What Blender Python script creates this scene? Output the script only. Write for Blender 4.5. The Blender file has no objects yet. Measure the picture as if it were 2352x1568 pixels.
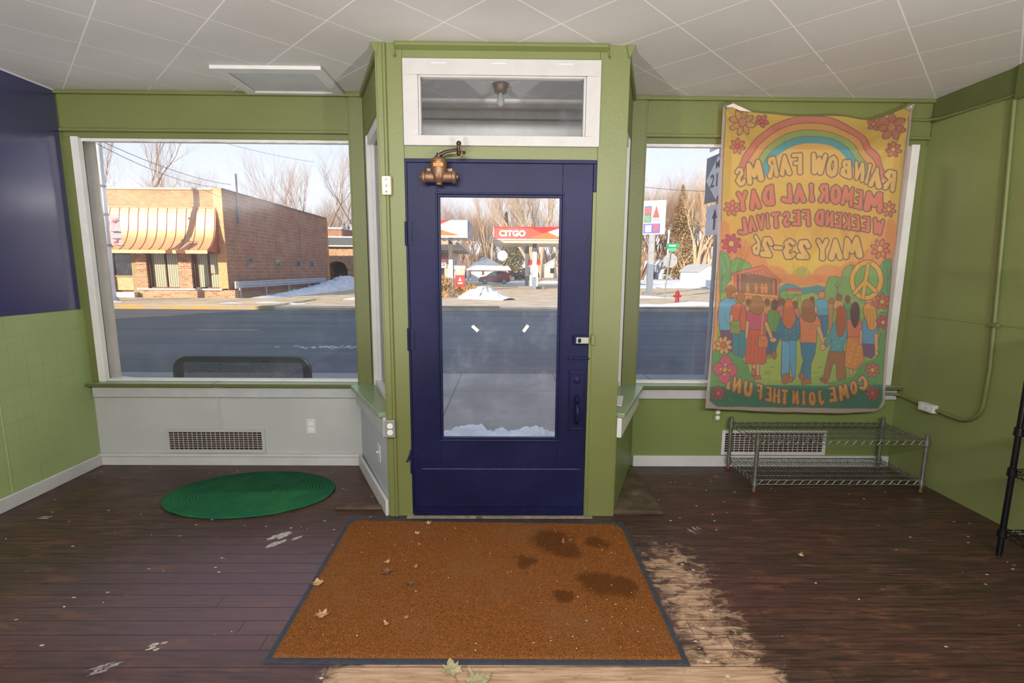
import bpy, bmesh, math, random
from mathutils import Vector, Matrix, noise
random.seed(7)
SC = bpy.context.scene
COL = SC.collection
PI = math.pi
# ---------- camera model: turns a pixel of the 2352x1568 frame into a point on a known plane ----------
F = 1120.0; H = 1.5
PT, YW, RL = (math.radians(v) for v in (8.4, .65, .4))
def _ax():
    cp, sp, cy, sy = math.cos(PT), math.sin(PT), math.cos(YW), math.sin(YW)
    fw = Vector((sy * cp, cy * cp, -sp)); r = Vector((cy, -sy, 0)); u = r.cross(fw)
    c, s = math.cos(RL), math.sin(RL)
    return r * c + u * s, u * c - r * s, fw
RX, UP, FW = _ax()
def ray(x, y): return RX * ((x - 1176) / F) + UP * ((784 - y) / F) + FW
def aty(x, y, Y):
    d = ray(x, y); t = Y / d.y; return Vector((d.x * t, Y, H + d.z * t))
def atz(x, y, z):
    d = ray(x, y); t = (z - H) / d.z; return Vector((d.x * t, d.y * t, z))
def atx(x, y, X):
    d = ray(x, y); t = X / d.x; return Vector((X, d.y * t, H + d.z * t))
def proj(p):
    q = Vector(p) - Vector((0, 0, H)); z = q.dot(FW); return 1176 + F * q.dot(RX) / z, 784 - F * q.dot(UP) / z
# ---------- colour and materials ----------
def lin(c):
    o = []
    for v in c[:3]:
        v = v / 255.0; o.append(v / 12.92 if v <= .04045 else ((v + .055) / 1.055) ** 2.4)
    return (o[0], o[1], o[2], 1)
class NT:
    def __init__(s, name):
        s.m = bpy.data.materials.new(name); s.m.use_nodes = True; s.t = s.m.node_tree; s.t.nodes.clear()
        s.out = s.n('ShaderNodeOutputMaterial')
    def n(s, ty, **k):
        nd = s.t.nodes.new(ty)
        for a, b in k.items(): setattr(nd, a, b)
        return nd
    def l(s, a, b): s.t.links.new(a, b)
    def inp(s, nd, key, v):
        if v is None: return
        if isinstance(v, bpy.types.NodeSocket): s.l(v, nd.inputs[key])
        else: nd.inputs[key].default_value = v
    def math(s, op, a, b=None, c=None, clamp=False):
        nd = s.n('ShaderNodeMath', operation=op, use_clamp=clamp)
        s.inp(nd, 0, a); s.inp(nd, 1, b); s.inp(nd, 2, c); return nd.outputs[0]
    def mix(s, fac, a, b, blend='MIX'):
        nd = s.n('ShaderNodeMix', data_type='RGBA', blend_type=blend)
        s.inp(nd, 0, fac); s.inp(nd, 6, a); s.inp(nd, 7, b); return nd.outputs[2]
    def coord(s, scale=(1, 1, 1), rot=(0, 0, 0), loc=(0, 0, 0), kind='Object'):
        tc = s.n('ShaderNodeTexCoord'); mp = s.n('ShaderNodeMapping'); s.l(tc.outputs[kind], mp.inputs[0])
        mp.inputs['Scale'].default_value = scale; mp.inputs['Rotation'].default_value = rot; mp.inputs['Location'].default_value = loc
        return mp.outputs[0]
    def noise(s, vec, scale, detail=4, rough=.55, dist=0, col=False):
        nd = s.n('ShaderNodeTexNoise'); s.l(vec, nd.inputs['Vector']); nd.inputs['Scale'].default_value = scale
        nd.inputs['Detail'].default_value = detail; nd.inputs['Roughness'].default_value = rough; nd.inputs['Distortion'].default_value = dist
        return nd.outputs['Color' if col else 'Fac']
    def ramp(s, fac, stops):
        nd = s.n('ShaderNodeValToRGB'); s.l(fac, nd.inputs[0]); e = nd.color_ramp.elements
        while len(e) < len(stops): e.new(.5)
        for i, (p, c) in enumerate(stops):
            e[i].position = p; e[i].color = c if len(c) == 4 else (*c, 1)
        return nd.outputs[0]
    def step(s, fac, a, b):
        nd = s.n('ShaderNodeMapRange', interpolation_type='SMOOTHSTEP'); s.l(fac, nd.inputs[0]); nd.inputs[1].default_value = a; nd.inputs[2].default_value = b
        return nd.outputs[0]
    def bump(s, h, strength=.2, dist=.01):
        nd = s.n('ShaderNodeBump'); s.l(h, nd.inputs['Height']); nd.inputs['Strength'].default_value = strength; nd.inputs['Distance'].default_value = dist
        return nd.outputs[0]
    def pbr(s, col, rough=.5, metal=0, normal=None, spec=.5, **k):
        b = s.n('ShaderNodeBsdfPrincipled'); s.inp(b, 'Base Color', col); s.inp(b, 'Roughness', rough); s.inp(b, 'Metallic', metal)
        s.inp(b, 'Specular IOR Level', spec)
        if normal is not None: s.l(normal, b.inputs['Normal'])
        for a, v in k.items(): s.inp(b, a.replace('_', ' '), v)
        s.l(b.outputs[0], s.out.inputs[0]); return b
def V3(c): return (c[0], c[1], c[2], 1)
def mul(c, k): return (min(1, c[0] * k), min(1, c[1] * k), min(1, c[2] * k), 1)
def mat(name, col, rough=.6, metal=0, var=.12, vs=6, bump=.15, bs=60, spec=.4, stain=None, bd=.004):
    N = NT(name); c = lin(col); v = N.coord()
    f = N.noise(v, vs, 5)
    base = N.mix(N.step(f, .3, .7), mul(c, 1 - var), mul(c, 1 + var))
    if stain: base = N.mix(N.step(N.noise(v, stain[1], 6, .7), stain[2], stain[2] + .08), base, lin(stain[0]))
    nb = N.bump(N.noise(v, bs, 3), bump, bd) if bump else None
    N.pbr(base, rough, metal, nb, spec); return N.m
def lines(N, co, size, width, off=0.0):
    # 1 on a thin line every `size`
    a = N.math('FRACT', N.math('ADD', N.math('DIVIDE', co, size), off))
    d = N.math('MINIMUM', a, N.math('SUBTRACT', 1.0, a))
    return N.math('SUBTRACT', 1.0, N.step(d, width / size * .5, width / size * 1.1))
def sep(N, v):
    s = N.n('ShaderNodeSeparateXYZ'); N.l(v, s.inputs[0]); return s.outputs
def tilewall(name, col, axis, size=.108, rough=.45, tile=True, mark=None):
    N = NT(name); v = N.coord(); o = sep(N, v); c = lin(col)
    f = N.noise(v, 1.3, 4)
    base = N.mix(N.step(f, .3, .75), mul(c, .93), mul(c, 1.07))
    h = N.noise(v, 140, 2)
    if tile:
        w = N.noise(v, 9, 2)
        L = N.math('MAXIMUM', lines(N, N.math('ADD', o[axis], N.math('MULTIPLY', w, .004)), size, .003), lines(N, o[2], size, .003, .2))
        L = N.math('MULTIPLY', L, N.step(N.noise(v, 2.7, 3), .25, .62))
        base = N.mix(N.math('MULTIPLY', L, .18), base, mul(c, .62 if mark is None else mark))
        h = N.math('SUBTRACT', N.math('MULTIPLY', h, .25), L)
    N.pbr(base, rough, 0, N.bump(h, .35, .0025), .4); return N.m
GREEN = (133, 139, 76); GREENR = (124, 136, 80)
M = {}
M['green'] = mat('green_paint', (104, 109, 62), .42, var=.05, vs=2, bump=.25, bs=45)
M['green_sill'] = mat('green_sill_paint', (122, 140, 104), .3, var=.06, vs=5, bump=.2, bs=30)  # sill-top green with the bluish daylight put into the colour
M['green_edge'] = mat('green_edge_paint', (88, 96, 52), .4, var=.06, bump=.2)
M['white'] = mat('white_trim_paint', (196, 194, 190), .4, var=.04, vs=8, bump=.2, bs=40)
M['white_old'] = mat('worn_white_paint', (206, 204, 198), .5, var=.06, bump=.4, bs=30, stain=((110, 100, 90), 14, .7))
M['base_white'] = mat('baseboard_white_paint', (182, 181, 178), .4, var=.05, bump=.2, stain=((120, 100, 84), 12, .72))
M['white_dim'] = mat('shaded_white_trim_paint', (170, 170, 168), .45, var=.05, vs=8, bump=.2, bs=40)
M['tile_white'] = tilewall('white_scored_wallboard', (170, 170, 166), 0, mark=1.2)
M['tile_white_side'] = tilewall('white_scored_wallboard_side', (172, 176, 182), 1, mark=1.2)
M['tile_green'] = tilewall('green_scored_wallboard', (142, 158, 104), 1)
M['wall_green'] = tilewall('green_wall_paint', (122, 131, 80), 1, tile=False)
M['apron_green'] = tilewall('green_apron_paint', (108, 120, 68), 0, tile=False)
def blue_wall():
    N = NT('glossy_navy_board'); v = N.coord(); c = lin((22, 20, 84))
    base = N.mix(N.step(N.noise(v, 1.5, 4), .35, .7), mul(c, .85), mul(c, 1.15))
    N.pbr(base, .36, 0, N.bump(N.noise(v, 170, 2), .08, .002), .5, Coat_Weight=1.0, Coat_Roughness=.17, Coat_IOR=2.0); return N.m
M['blue_board'] = blue_wall()
def door_blue():
    N = NT('navy_door_paint'); v = N.coord(); c = lin((24, 26, 58))
    base = N.mix(N.step(N.noise(v, 3, 5), .3, .7), mul(c, .8), mul(c, 1.2))
    sc = N.step(N.noise(N.coord((30, 30, 240)), 1.2, 5, .7), .70, .76)
    base = N.mix(N.math('MULTIPLY', sc, .45), base, lin((120, 120, 160)))
    h = N.math('ADD', N.noise(N.coord((1, 1, .12)), 150, 4), N.math('MULTIPLY', N.noise(v, 60, 3), .8))
    N.pbr(base, .4, 0, N.bump(h, .3, .003), .16); return N.m
M['door'] = door_blue()
def ceiling_mat():
    N = NT('diagonal_ceiling_tile'); v = N.coord(); o = sep(N, v)
    a = math.radians(45.6); ox, oy = -1.456, 2.585
    u = N.math('ADD', N.math('MULTIPLY', N.math('SUBTRACT', o[0], ox), math.cos(a)), N.math('MULTIPLY', N.math('SUBTRACT', o[1], oy), math.sin(a)))
    w = N.math('ADD', N.math('MULTIPLY', N.math('SUBTRACT', o[0], ox), -math.cos(a)), N.math('MULTIPLY', N.math('SUBTRACT', o[1], oy), math.sin(a)))
    L = N.math('MAXIMUM', lines(N, u, .4, .0045), lines(N, w, .4, .0045))
    base = N.mix(N.step(N.noise(v, 1.2, 4), .3, .7), lin((190, 186, 180)), lin((200, 196, 191)))
    dk = N.math('MULTIPLY', L, N.step(N.noise(v, 2.2, 4), .62, .68))
    base = N.mix(N.math('MULTIPLY', L, .75), base, lin((236, 232, 226)))
    base = N.mix(N.math('MULTIPLY', dk, .8), base, lin((120, 108, 96)))
    h = N.math('ADD', L, N.math('MULTIPLY', N.noise(N.coord((1, 1, 1)), 90, 3), .5))
    N.pbr(base, .6, 0, N.bump(h, .3, .003), .3); return N.m
M['ceiling'] = ceiling_mat()
def floor_mat():
    N = NT('worn_dark_plank_floor'); v = N.coord(); o = sep(N, v)
    PWD = .083
    row = N.math('FLOOR', N.math('DIVIDE', o[1], PWD))
    wn = N.n('ShaderNodeTexWhiteNoise', noise_dimensions='1D'); N.l(row, wn.inputs['W'])
    xo = N.math('ADD', o[0], N.math('MULTIPLY', wn.outputs['Value'], 3.1))
    cell = N.math('FLOOR', N.math('DIVIDE', xo, 1.9))
    wn2 = N.n('ShaderNodeTexWhiteNoise', noise_dimensions='2D'); cb = N.n('ShaderNodeCombineXYZ'); N.l(row, cb.inputs[0]); N.l(cell, cb.inputs[1]); N.l(cb.outputs[0], wn2.inputs['Vector'])
    gap = N.math('MAXIMUM', lines(N, o[1], PWD, .0022), lines(N, xo, 1.9, .002))
    grain = N.noise(N.coord((3, 46, 1)), 1.6, 8, .68, .6)
    big = N.noise(v, 1.1, 5, .6)
    c = N.mix(N.step(grain, .35, .68), lin((40, 28, 24)), lin((84, 58, 45)))
    c = N.mix(N.step(big, .42, .62), c, N.mix(N.step(grain, .3, .7), lin((44, 27, 24)), lin((88, 54, 46))))
    c = N.mix(N.math('MULTIPLY', wn2.outputs['Value'], .35), c, lin((40, 30, 26)))
    # violet-grey patch left of the mat: the window's lavender sheen put into the colour
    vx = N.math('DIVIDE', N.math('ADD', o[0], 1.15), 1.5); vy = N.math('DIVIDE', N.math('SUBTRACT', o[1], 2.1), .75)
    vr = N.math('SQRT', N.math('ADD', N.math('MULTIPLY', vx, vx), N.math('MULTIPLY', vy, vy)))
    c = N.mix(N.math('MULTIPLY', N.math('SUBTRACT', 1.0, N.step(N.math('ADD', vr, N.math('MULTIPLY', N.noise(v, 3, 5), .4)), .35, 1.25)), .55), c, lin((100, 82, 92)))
    # bare wood: around the mat's right edge and along its front
    # bare wood where feet have worn the stain away: right of the mat and in front of it
    dx = N.math('ABSOLUTE', N.math('SUBTRACT', o[0], .86)); dy = N.math('ABSOLUTE', N.math('SUBTRACT', o[1], 1.95))
    m1 = N.math('MULTIPLY', N.math('SUBTRACT', 1.0, N.step(dx, .02, .34)), N.math('SUBTRACT', 1.0, N.step(dy, .3, .85)))
    m2 = N.math('MULTIPLY', N.math('SUBTRACT', 1.0, N.step(o[1], 1.64, 1.74)), N.math('SUBTRACT', 1.0, N.step(N.math('ABSOLUTE', N.math('SUBTRACT', o[0], .18)), .72, 1.0)))
    mk = N.math('MAXIMUM', m1, N.math('MULTIPLY', m2, 1.35))
    wn3 = N.noise(N.coord((7, 13, 1)), 1.6, 10, .78, .5)
    wear = N.step(N.math('ADD', N.math('MULTIPLY', mk, .30), wn3), .66, .86)
    wear2 = N.math('MULTIPLY', N.step(N.noise(N.coord((2.6, 9, 1), loc=(4, 2, 0)), 1.4, 10, .78), .52, .66), .5)
    c = N.mix(wear2, c, lin((116, 78, 58)))
    c = N.mix(N.math('MULTIPLY', wear, .85), c, N.mix(N.step(grain, .3, .7), lin((146, 112, 84)), lin((190, 160, 130))))
    # paint drips and chips
    vo = N.n('ShaderNodeTexVoronoi'); N.l(N.coord((8, 14, 1)), vo.inputs['Vector']); vo.inputs['Scale'].default_value = 1.0
    sp = N.math('MULTIPLY', N.math('SUBTRACT', 1.0, N.step(vo.outputs['Distance'], .055, .085)), N.step(N.noise(v, 2.3, 3), .44, .52))
    c = N.mix(N.math('MULTIPLY', sp, .8), c, lin((196, 188, 172)))
    sm = N.step(N.noise(N.coord((4, 12, 1), loc=(1.3, 7.7, 0)), 1.1, 8, .8), .69, .75)
    c = N.mix(N.math('MULTIPLY', sm, .6), c, lin((188, 182, 174)))
    c = N.mix(N.math('MULTIPLY', gap, .75), c, lin((22, 16, 14)))
    h = N.math('SUBTRACT', N.math('MULTIPLY', grain, .35), gap)
    rg = N.math('ADD', .3, N.math('MULTIPLY', N.math('ADD', wear, N.noise(v, 6, 4)), .28))
    N.pbr(c, rg, 0, N.bump(h, .3, .002), .5); return N.m
M['floor'] = floor_mat()
def glass_mat(name, haze=.03, hz=(225, 232, 240)):
    N = NT(name)
    tr = N.n('ShaderNodeBsdfTransparent'); gl = N.n('ShaderNodeBsdfGlossy'); gl.inputs['Roughness'].default_value = .02
    df = N.n('ShaderNodeBsdfDiffuse'); df.inputs[0].default_value = lin(hz)
    fr = N.n('ShaderNodeFresnel'); fr.inputs[0].default_value = 1.45
    m1 = N.n('ShaderNodeMixShader'); N.l(fr.outputs[0], m1.inputs[0]); N.l(tr.outputs[0], m1.inputs[1]); N.l(gl.outputs[0], m1.inputs[2])
    v = N.coord(); dirt = N.math('MULTIPLY', N.math('ADD', .4, N.step(N.noise(v, 5, 8, .8), .45, .75)), haze)
    sp = N.step(N.noise(N.coord((1, 1, .5)), 70, 5, .8), .70, .74)
    dirt = N.math('ADD', dirt, N.math('MULTIPLY', sp, haze * 3))
    m2 = N.n('ShaderNodeMixShader'); N.l(dirt, m2.inputs[0]); N.l(m1.outputs[0], m2.inputs[1]); N.l(df.outputs[0], m2.inputs[2])
    N.l(m2.outputs[0], N.out.inputs[0]); return N.m
M['glass'] = glass_mat('window_glass', .03)
M['glass_door'] = glass_mat('dusty_door_glass', .06)
# ---------- mesh building ----------
class MB:
    def __init__(s): s.v = []; s.f = []; s.mi = []; s.cur = 0
    def m(s, i): s.cur = i; return s
    def add(s, vs, fs):
        b = len(s.v); s.v += [Vector(p) for p in vs]
        for f in fs: s.f.append([b + i for i in f]); s.mi.append(s.cur)
        return s
    def box(s, x0, x1, y0, y1, z0, z1):
        return s.hexa([(x0, y0, z0), (x1, y0, z0), (x1, y1, z0), (x0, y1, z0)], [(x0, y0, z1), (x1, y0, z1), (x1, y1, z1), (x0, y1, z1)])
    def hexa(s, b, t):
        n = len(b)
        return s.add(list(b) + list(t), [list(range(n))[::-1], list(range(n, 2 * n))] + [[i, (i + 1) % n, n + (i + 1) % n, n + i] for i in range(n)])
    def prism(s, pts, off):
        off = Vector(off); b = [Vector(p) for p in pts]; return s.hexa(b, [p + off for p in b])
    def quad(s, *p): return s.add(p, [list(range(len(p)))])
    def obox(s, p0, p1, w, h, up=(0, 0, 1)):
        p0, p1 = Vector(p0), Vector(p1); d = (p1 - p0).normalized(); up = Vector(up)
        sx = d.cross(up).normalized() * (w / 2); sy = sx.cross(d).normalized() * (h / 2)
        return s.hexa([p0 - sx - sy, p0 + sx - sy, p0 + sx + sy, p0 - sx + sy], [p1 - sx - sy, p1 + sx - sy, p1 + sx + sy, p1 - sx + sy])
    def tube(s, pts, r, n=8, cap=True, closed=False):
        pts = [Vector(p) for p in pts]; N = len(pts); rs = r if isinstance(r, (list, tuple)) else [r] * N
        b = len(s.v); pu = None
        for i, p in enumerate(pts):
            d = (pts[min(i + 1, N - 1)] - pts[max(i - 1, 0)]) if not closed else (pts[(i + 1) % N] - pts[i - 1])
            if d.length < 1e-9: d = Vector((0, 0, 1))
            d.normalize()
            if pu is None: pu = Vector((0, 0, 1)) if abs(d.z) < .9 else Vector((1, 0, 0))
            a = d.cross(pu)
            if a.length < 1e-6: a = d.cross(Vector((0, 1, 0)))
            a.normalize(); u = a.cross(d).normalized(); pu = u
            for k in range(n):
                t = 2 * PI * k / n; s.v.append(p + a * (math.cos(t) * rs[i]) + u * (math.sin(t) * rs[i]))
        for i in range(N if closed else N - 1):
            j = (i + 1) % N
            for k in range(n):
                q = (k + 1) % n; s.f.append([b + i * n + k, b + i * n + q, b + j * n + q, b + j * n + k]); s.mi.append(s.cur)
        if cap and not closed:
            s.f.append([b + k for k in range(n)][::-1]); s.mi.append(s.cur)
            s.f.append([b + (N - 1) * n + k for k in range(n)]); s.mi.append(s.cur)
        return s
    def cyl(s, a, b, r, n=16, r2=None): return s.tube([a, b], [r, r if r2 is None else r2], n)
    def lathe(s, prof, c=(0, 0, 0), ax=(0, 0, 1), n=24):
        # profile: (radius, distance along the axis)
        c = Vector(c); ax = Vector(ax).normalized(); return s.tube([c + ax * h for r, h in prof], [max(r, 1e-4) for r, h in prof], n) if True else s
    def ball(s, c, r, n=12, m=8, sc=(1, 1, 1)):
        c = Vector(c); b = len(s.v)
        for i in range(m + 1):
            t = PI * i / m
            for k in range(n):
                q = 2 * PI * k / n; s.v.append(c + Vector((math.sin(t) * math.cos(q) * r * sc[0], math.sin(t) * math.sin(q) * r * sc[1], math.cos(t) * r * sc[2])))
        for i in range(m):
            for k in range(n):
                s.f.append([b + i * n + k, b + (i + 1) * n + k, b + (i + 1) * n + (k + 1) % n, b + i * n + (k + 1) % n]); s.mi.append(s.cur)
        return s
    def grid(s, fn, nu, nv):
        b = len(s.v)
        for j in range(nv + 1):
            for i in range(nu + 1): s.v.append(Vector(fn(i / nu, j / nv)))
        for j in range(nv):
            for i in range(nu):
                a = b + j * (nu + 1) + i; s.f.append([a, a + 1, a + nu + 2, a + nu + 1]); s.mi.append(s.cur)
        return s
    def build(s, name, mats, parent=None, smooth=False, bevel=0, seg=2, angle=40):
        me = bpy.data.meshes.new(name)
        off = Vector(parent['_w']) if parent is not None and '_w' in parent.keys() else (Vector(parent.matrix_world.translation) if parent is not None else Vector())
        me.from_pydata([p - off for p in s.v], [], s.f)
        if not isinstance(mats, (list, tuple)): mats = [mats]
        for m in mats: me.materials.append(m)
        if len(mats) > 1: me.polygons.foreach_set('material_index', s.mi)
        bm = bmesh.new(); bm.from_mesh(me)
        bmesh.ops.remove_doubles(bm, verts=bm.verts, dist=1e-6) if len(s.v) < 60000 else None
        if len(s.v) < 60000: bmesh.ops.recalc_face_normals(bm, faces=bm.faces)
        bm.to_mesh(me); bm.free()
        if smooth:
            me.polygons.foreach_set('use_smooth', [True] * len(me.polygons)); me.set_sharp_from_angle(angle=math.radians(angle))
        o = bpy.data.objects.new(name, me); COL.objects.link(o)
        if parent is not None: o.parent = parent; o['_w'] = list(off)
        if bevel:
            b = o.modifiers.new('bevel', 'BEVEL'); b.width = bevel; b.segments = seg; b.limit_method = 'ANGLE'; b.angle_limit = math.radians(35)
            b.harden_normals = False
        return o
def thing(name, label, cat, loc=(0, 0, 0), group=None):
    o = bpy.data.objects.new(name, None); COL.objects.link(o); o.location = loc; o.empty_display_size = .1
    o['_w'] = list(loc); tag(o, label, cat, group); return o
def tag(o, label, cat, group=None):
    o['label'] = label; o['category'] = cat
    if group: o['group'] = group
    return o
def sthing(name, label=None, cat=None, loc=(0, 0, 0)):
    o = bpy.data.objects.new(name, None); COL.objects.link(o); o.location = loc; o['_w'] = list(loc); o['kind'] = 'structure'
    if label: o['label'] = label
    if cat: o['category'] = cat
    return o
def struct(o, label, cat='wall'):
    o['kind'] = 'structure'; o['label'] = label; o['category'] = cat; return o
def B(*a): return MB().box(*a)
def ktext(body, size, name, material, parent, origin, xdir=(1, 0, 0), zdir=(0, 0, 1), bold=0.0, extrude=.002, width=None, spacing=1.0, mirror=False):
    cu = bpy.data.curves.new('t', 'FONT'); cu.body = body; cu.size = size; cu.offset = bold; cu.extrude = extrude; cu.align_x = 'CENTER'; cu.align_y = 'CENTER'; cu.resolution_u = 4; cu.space_character = spacing
    ob = bpy.data.objects.new('t', cu); COL.objects.link(ob); dg = bpy.context.evaluated_depsgraph_get()
    me = bpy.data.meshes.new_from_object(ob.evaluated_get(dg)); bpy.data.objects.remove(ob); bpy.data.curves.remove(cu)
    vs = [v.co.copy() for v in me.vertices]
    if vs:
        x0 = min(v.x for v in vs); x1 = max(v.x for v in vs); y0 = min(v.y for v in vs); y1 = max(v.y for v in vs)
        k = (width / (x1 - x0)) if width else 1.0
        xd, zd, og = Vector(xdir).normalized(), Vector(zdir).normalized(), Vector(origin); nd = xd.cross(zd)
        off = Vector(parent['_w']) if parent is not None and '_w' in parent.keys() else Vector()
        for v in me.vertices:
            p = v.co; v.co = og + xd * ((p.x - (x0 + x1) / 2) * k) + zd * (p.y - (y0 + y1) / 2) + nd * p.z - off
    me.materials.clear(); me.materials.append(material)
    o = bpy.data.objects.new(name, me); COL.objects.link(o)
    if parent is not None: o.parent = parent; o['_w'] = list(parent['_w'])
    return o
def arc(c, r, a0, a1, n, f): return [f(c[0] + r * math.cos(a0 + (a1 - a0) * i / n), c[1] + r * math.sin(a0 + (a1 - a0) * i / n)) for i in range(n + 1)]
# ---------- banner artwork: a small painter working on a numpy canvas ----------
import numpy as np
AX0, AY0, AX1, AY1, AST = 40.0, 40.0, 2100.0, 3040.0, 3.2
class Canvas:
    def __init__(s, x0=AX0, y0=AY0, x1=AX1, y1=AY1, st=AST):
        s.x0, s.y0, s.st = x0, y0, st
        s.w = int((x1 - x0) / st); s.h = int((y1 - y0) / st)
        s.img = np.zeros((s.h, s.w, 3), np.float32)
    def box(s, a, b, c, d):
        i0 = max(0, int((a - s.x0) / s.st)); i1 = min(s.w, int((c - s.x0) / s.st) + 2)
        j0 = max(0, int((b - s.y0) / s.st)); j1 = min(s.h, int((d - s.y0) / s.st) + 2)
        if i1 <= i0 or j1 <= j0: return None
        X, Y = np.meshgrid(s.x0 + s.st * np.arange(i0, i1), s.y0 + s.st * np.arange(j0, j1))
        return (slice(j0, j1), slice(i0, i1)), X, Y
    def put(s, sl, d, col, ol=0, oc=None, alpha=1.0):
        if callable(col): col = col
        v = s.img[sl]
        if oc is not None and ol > 0:
            a = np.clip(.5 - (d - ol) / s.st, 0, 1)[..., None] * alpha
            v[...] = v * (1 - a) + np.array(oc, np.float32) / 255 * a
        if col is not None:
            a = np.clip(.5 - d / s.st, 0, 1)[..., None] * alpha
            v[...] = v * (1 - a) + np.array(col, np.float32) / 255 * a
    def poly(s, pts, col, ol=5, oc=(112, 88, 92), smooth=False, alpha=1.0):
        pts = np.array(pts, float)
        if smooth: pts = crom(pts)
        m = ol + 6
        r = s.box(pts[:, 0].min() - m, pts[:, 1].min() - m, pts[:, 0].max() + m, pts[:, 1].max() + m)
        if r is None: return
        sl, X, Y = r
        s.put(sl, sdpoly(pts, X, Y), col, ol, oc, alpha)
    def ell(s, cx, cy, rx, ry, col, ol=5, oc=(112, 88, 92), rot=0, alpha=1.0):
        m = max(rx, ry) + ol + 6
        r = s.box(cx - m, cy - m, cx + m, cy + m)
        if r is None: return
        sl, X, Y = r
        c, q = np.cos(rot), np.sin(rot)
        x = (X - cx) * c + (Y - cy) * q; y = -(X - cx) * q + (Y - cy) * c
        k = np.sqrt((x / rx) ** 2 + (y / ry) ** 2)
        s.put(sl, (k - 1) * min(rx, ry), col, ol, oc, alpha)
    def strokes(s, lines, col, ol=6, oc=(112, 88, 92), alpha=1.0):
        P = np.concatenate([np.array(l, float) for l in lines])
        m = P[:, 2].max() + ol + 6
        r = s.box(P[:, 0].min() - m, P[:, 1].min() - m, P[:, 0].max() + m, P[:, 1].max() + m)
        if r is None: return
        sl, X, Y = r
        d = np.full(X.shape, 1e9)
        for l in lines:
            if len(l) == 1:
                d = np.minimum(d, np.hypot(X - l[0][0], Y - l[0][1]) - l[0][2])
            for (ax, ay, ar), (bx, by, br) in zip(l[:-1], l[1:]):
                dx, dy = bx - ax, by - ay
                t = np.clip(((X - ax) * dx + (Y - ay) * dy) / (dx * dx + dy * dy + 1e-9), 0, 1)
                d = np.minimum(d, np.hypot(X - ax - t * dx, Y - ay - t * dy) - (ar + (br - ar) * t))
        s.put(sl, d, col, ol, oc, alpha)
    def line(s, pts, w=4, col=(112, 88, 92), alpha=1.0):
        s.strokes([[(p[0], p[1], w / 2) for p in pts]], col, 0, None, alpha)
    def flower(s, x, y, r, n, col, cc, rot=0.3, ol=6):
        for k in range(n):
            a = rot + 2 * np.pi * k / n
            s.ell(x + np.cos(a) * r * .62, y + np.sin(a) * r * .66, r * .42, r * min(.34, 1.75 / n), col, ol, rot=a)
        s.ell(x, y, r * .3, r * .32, cc, ol)
def crom(P, n=6):
    Q = []; N = len(P)
    for i in range(N):
        a, b, c, d = P[i - 1], P[i], P[(i + 1) % N], P[(i + 2) % N]
        for k in range(n):
            t = k / n
            Q.append(.5 * (2 * b + (c - a) * t + (2 * a - 5 * b + 4 * c - d) * t * t + (3 * b - a - 3 * c + d) * t ** 3))
    return np.array(Q)
def sdpoly(P, X, Y):
    d = np.full(X.shape, 1e18); ins = np.zeros(X.shape, bool); N = len(P)
    for i in range(N):
        ax, ay = P[i]; bx, by = P[i - 1]
        ex, ey = bx - ax, by - ay; wx, wy = X - ax, Y - ay
        t = np.clip((wx * ex + wy * ey) / (ex * ex + ey * ey + 1e-12), 0, 1)
        d = np.minimum(d, (wx - ex * t) ** 2 + (wy - ey * t) ** 2)
        c = ((ay > Y) != (by > Y))
        if abs(ey) > 1e-9: ins ^= c & (X < ax + (Y - ay) / ey * ex)
    return np.where(ins, -1, 1) * np.sqrt(d)
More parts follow.
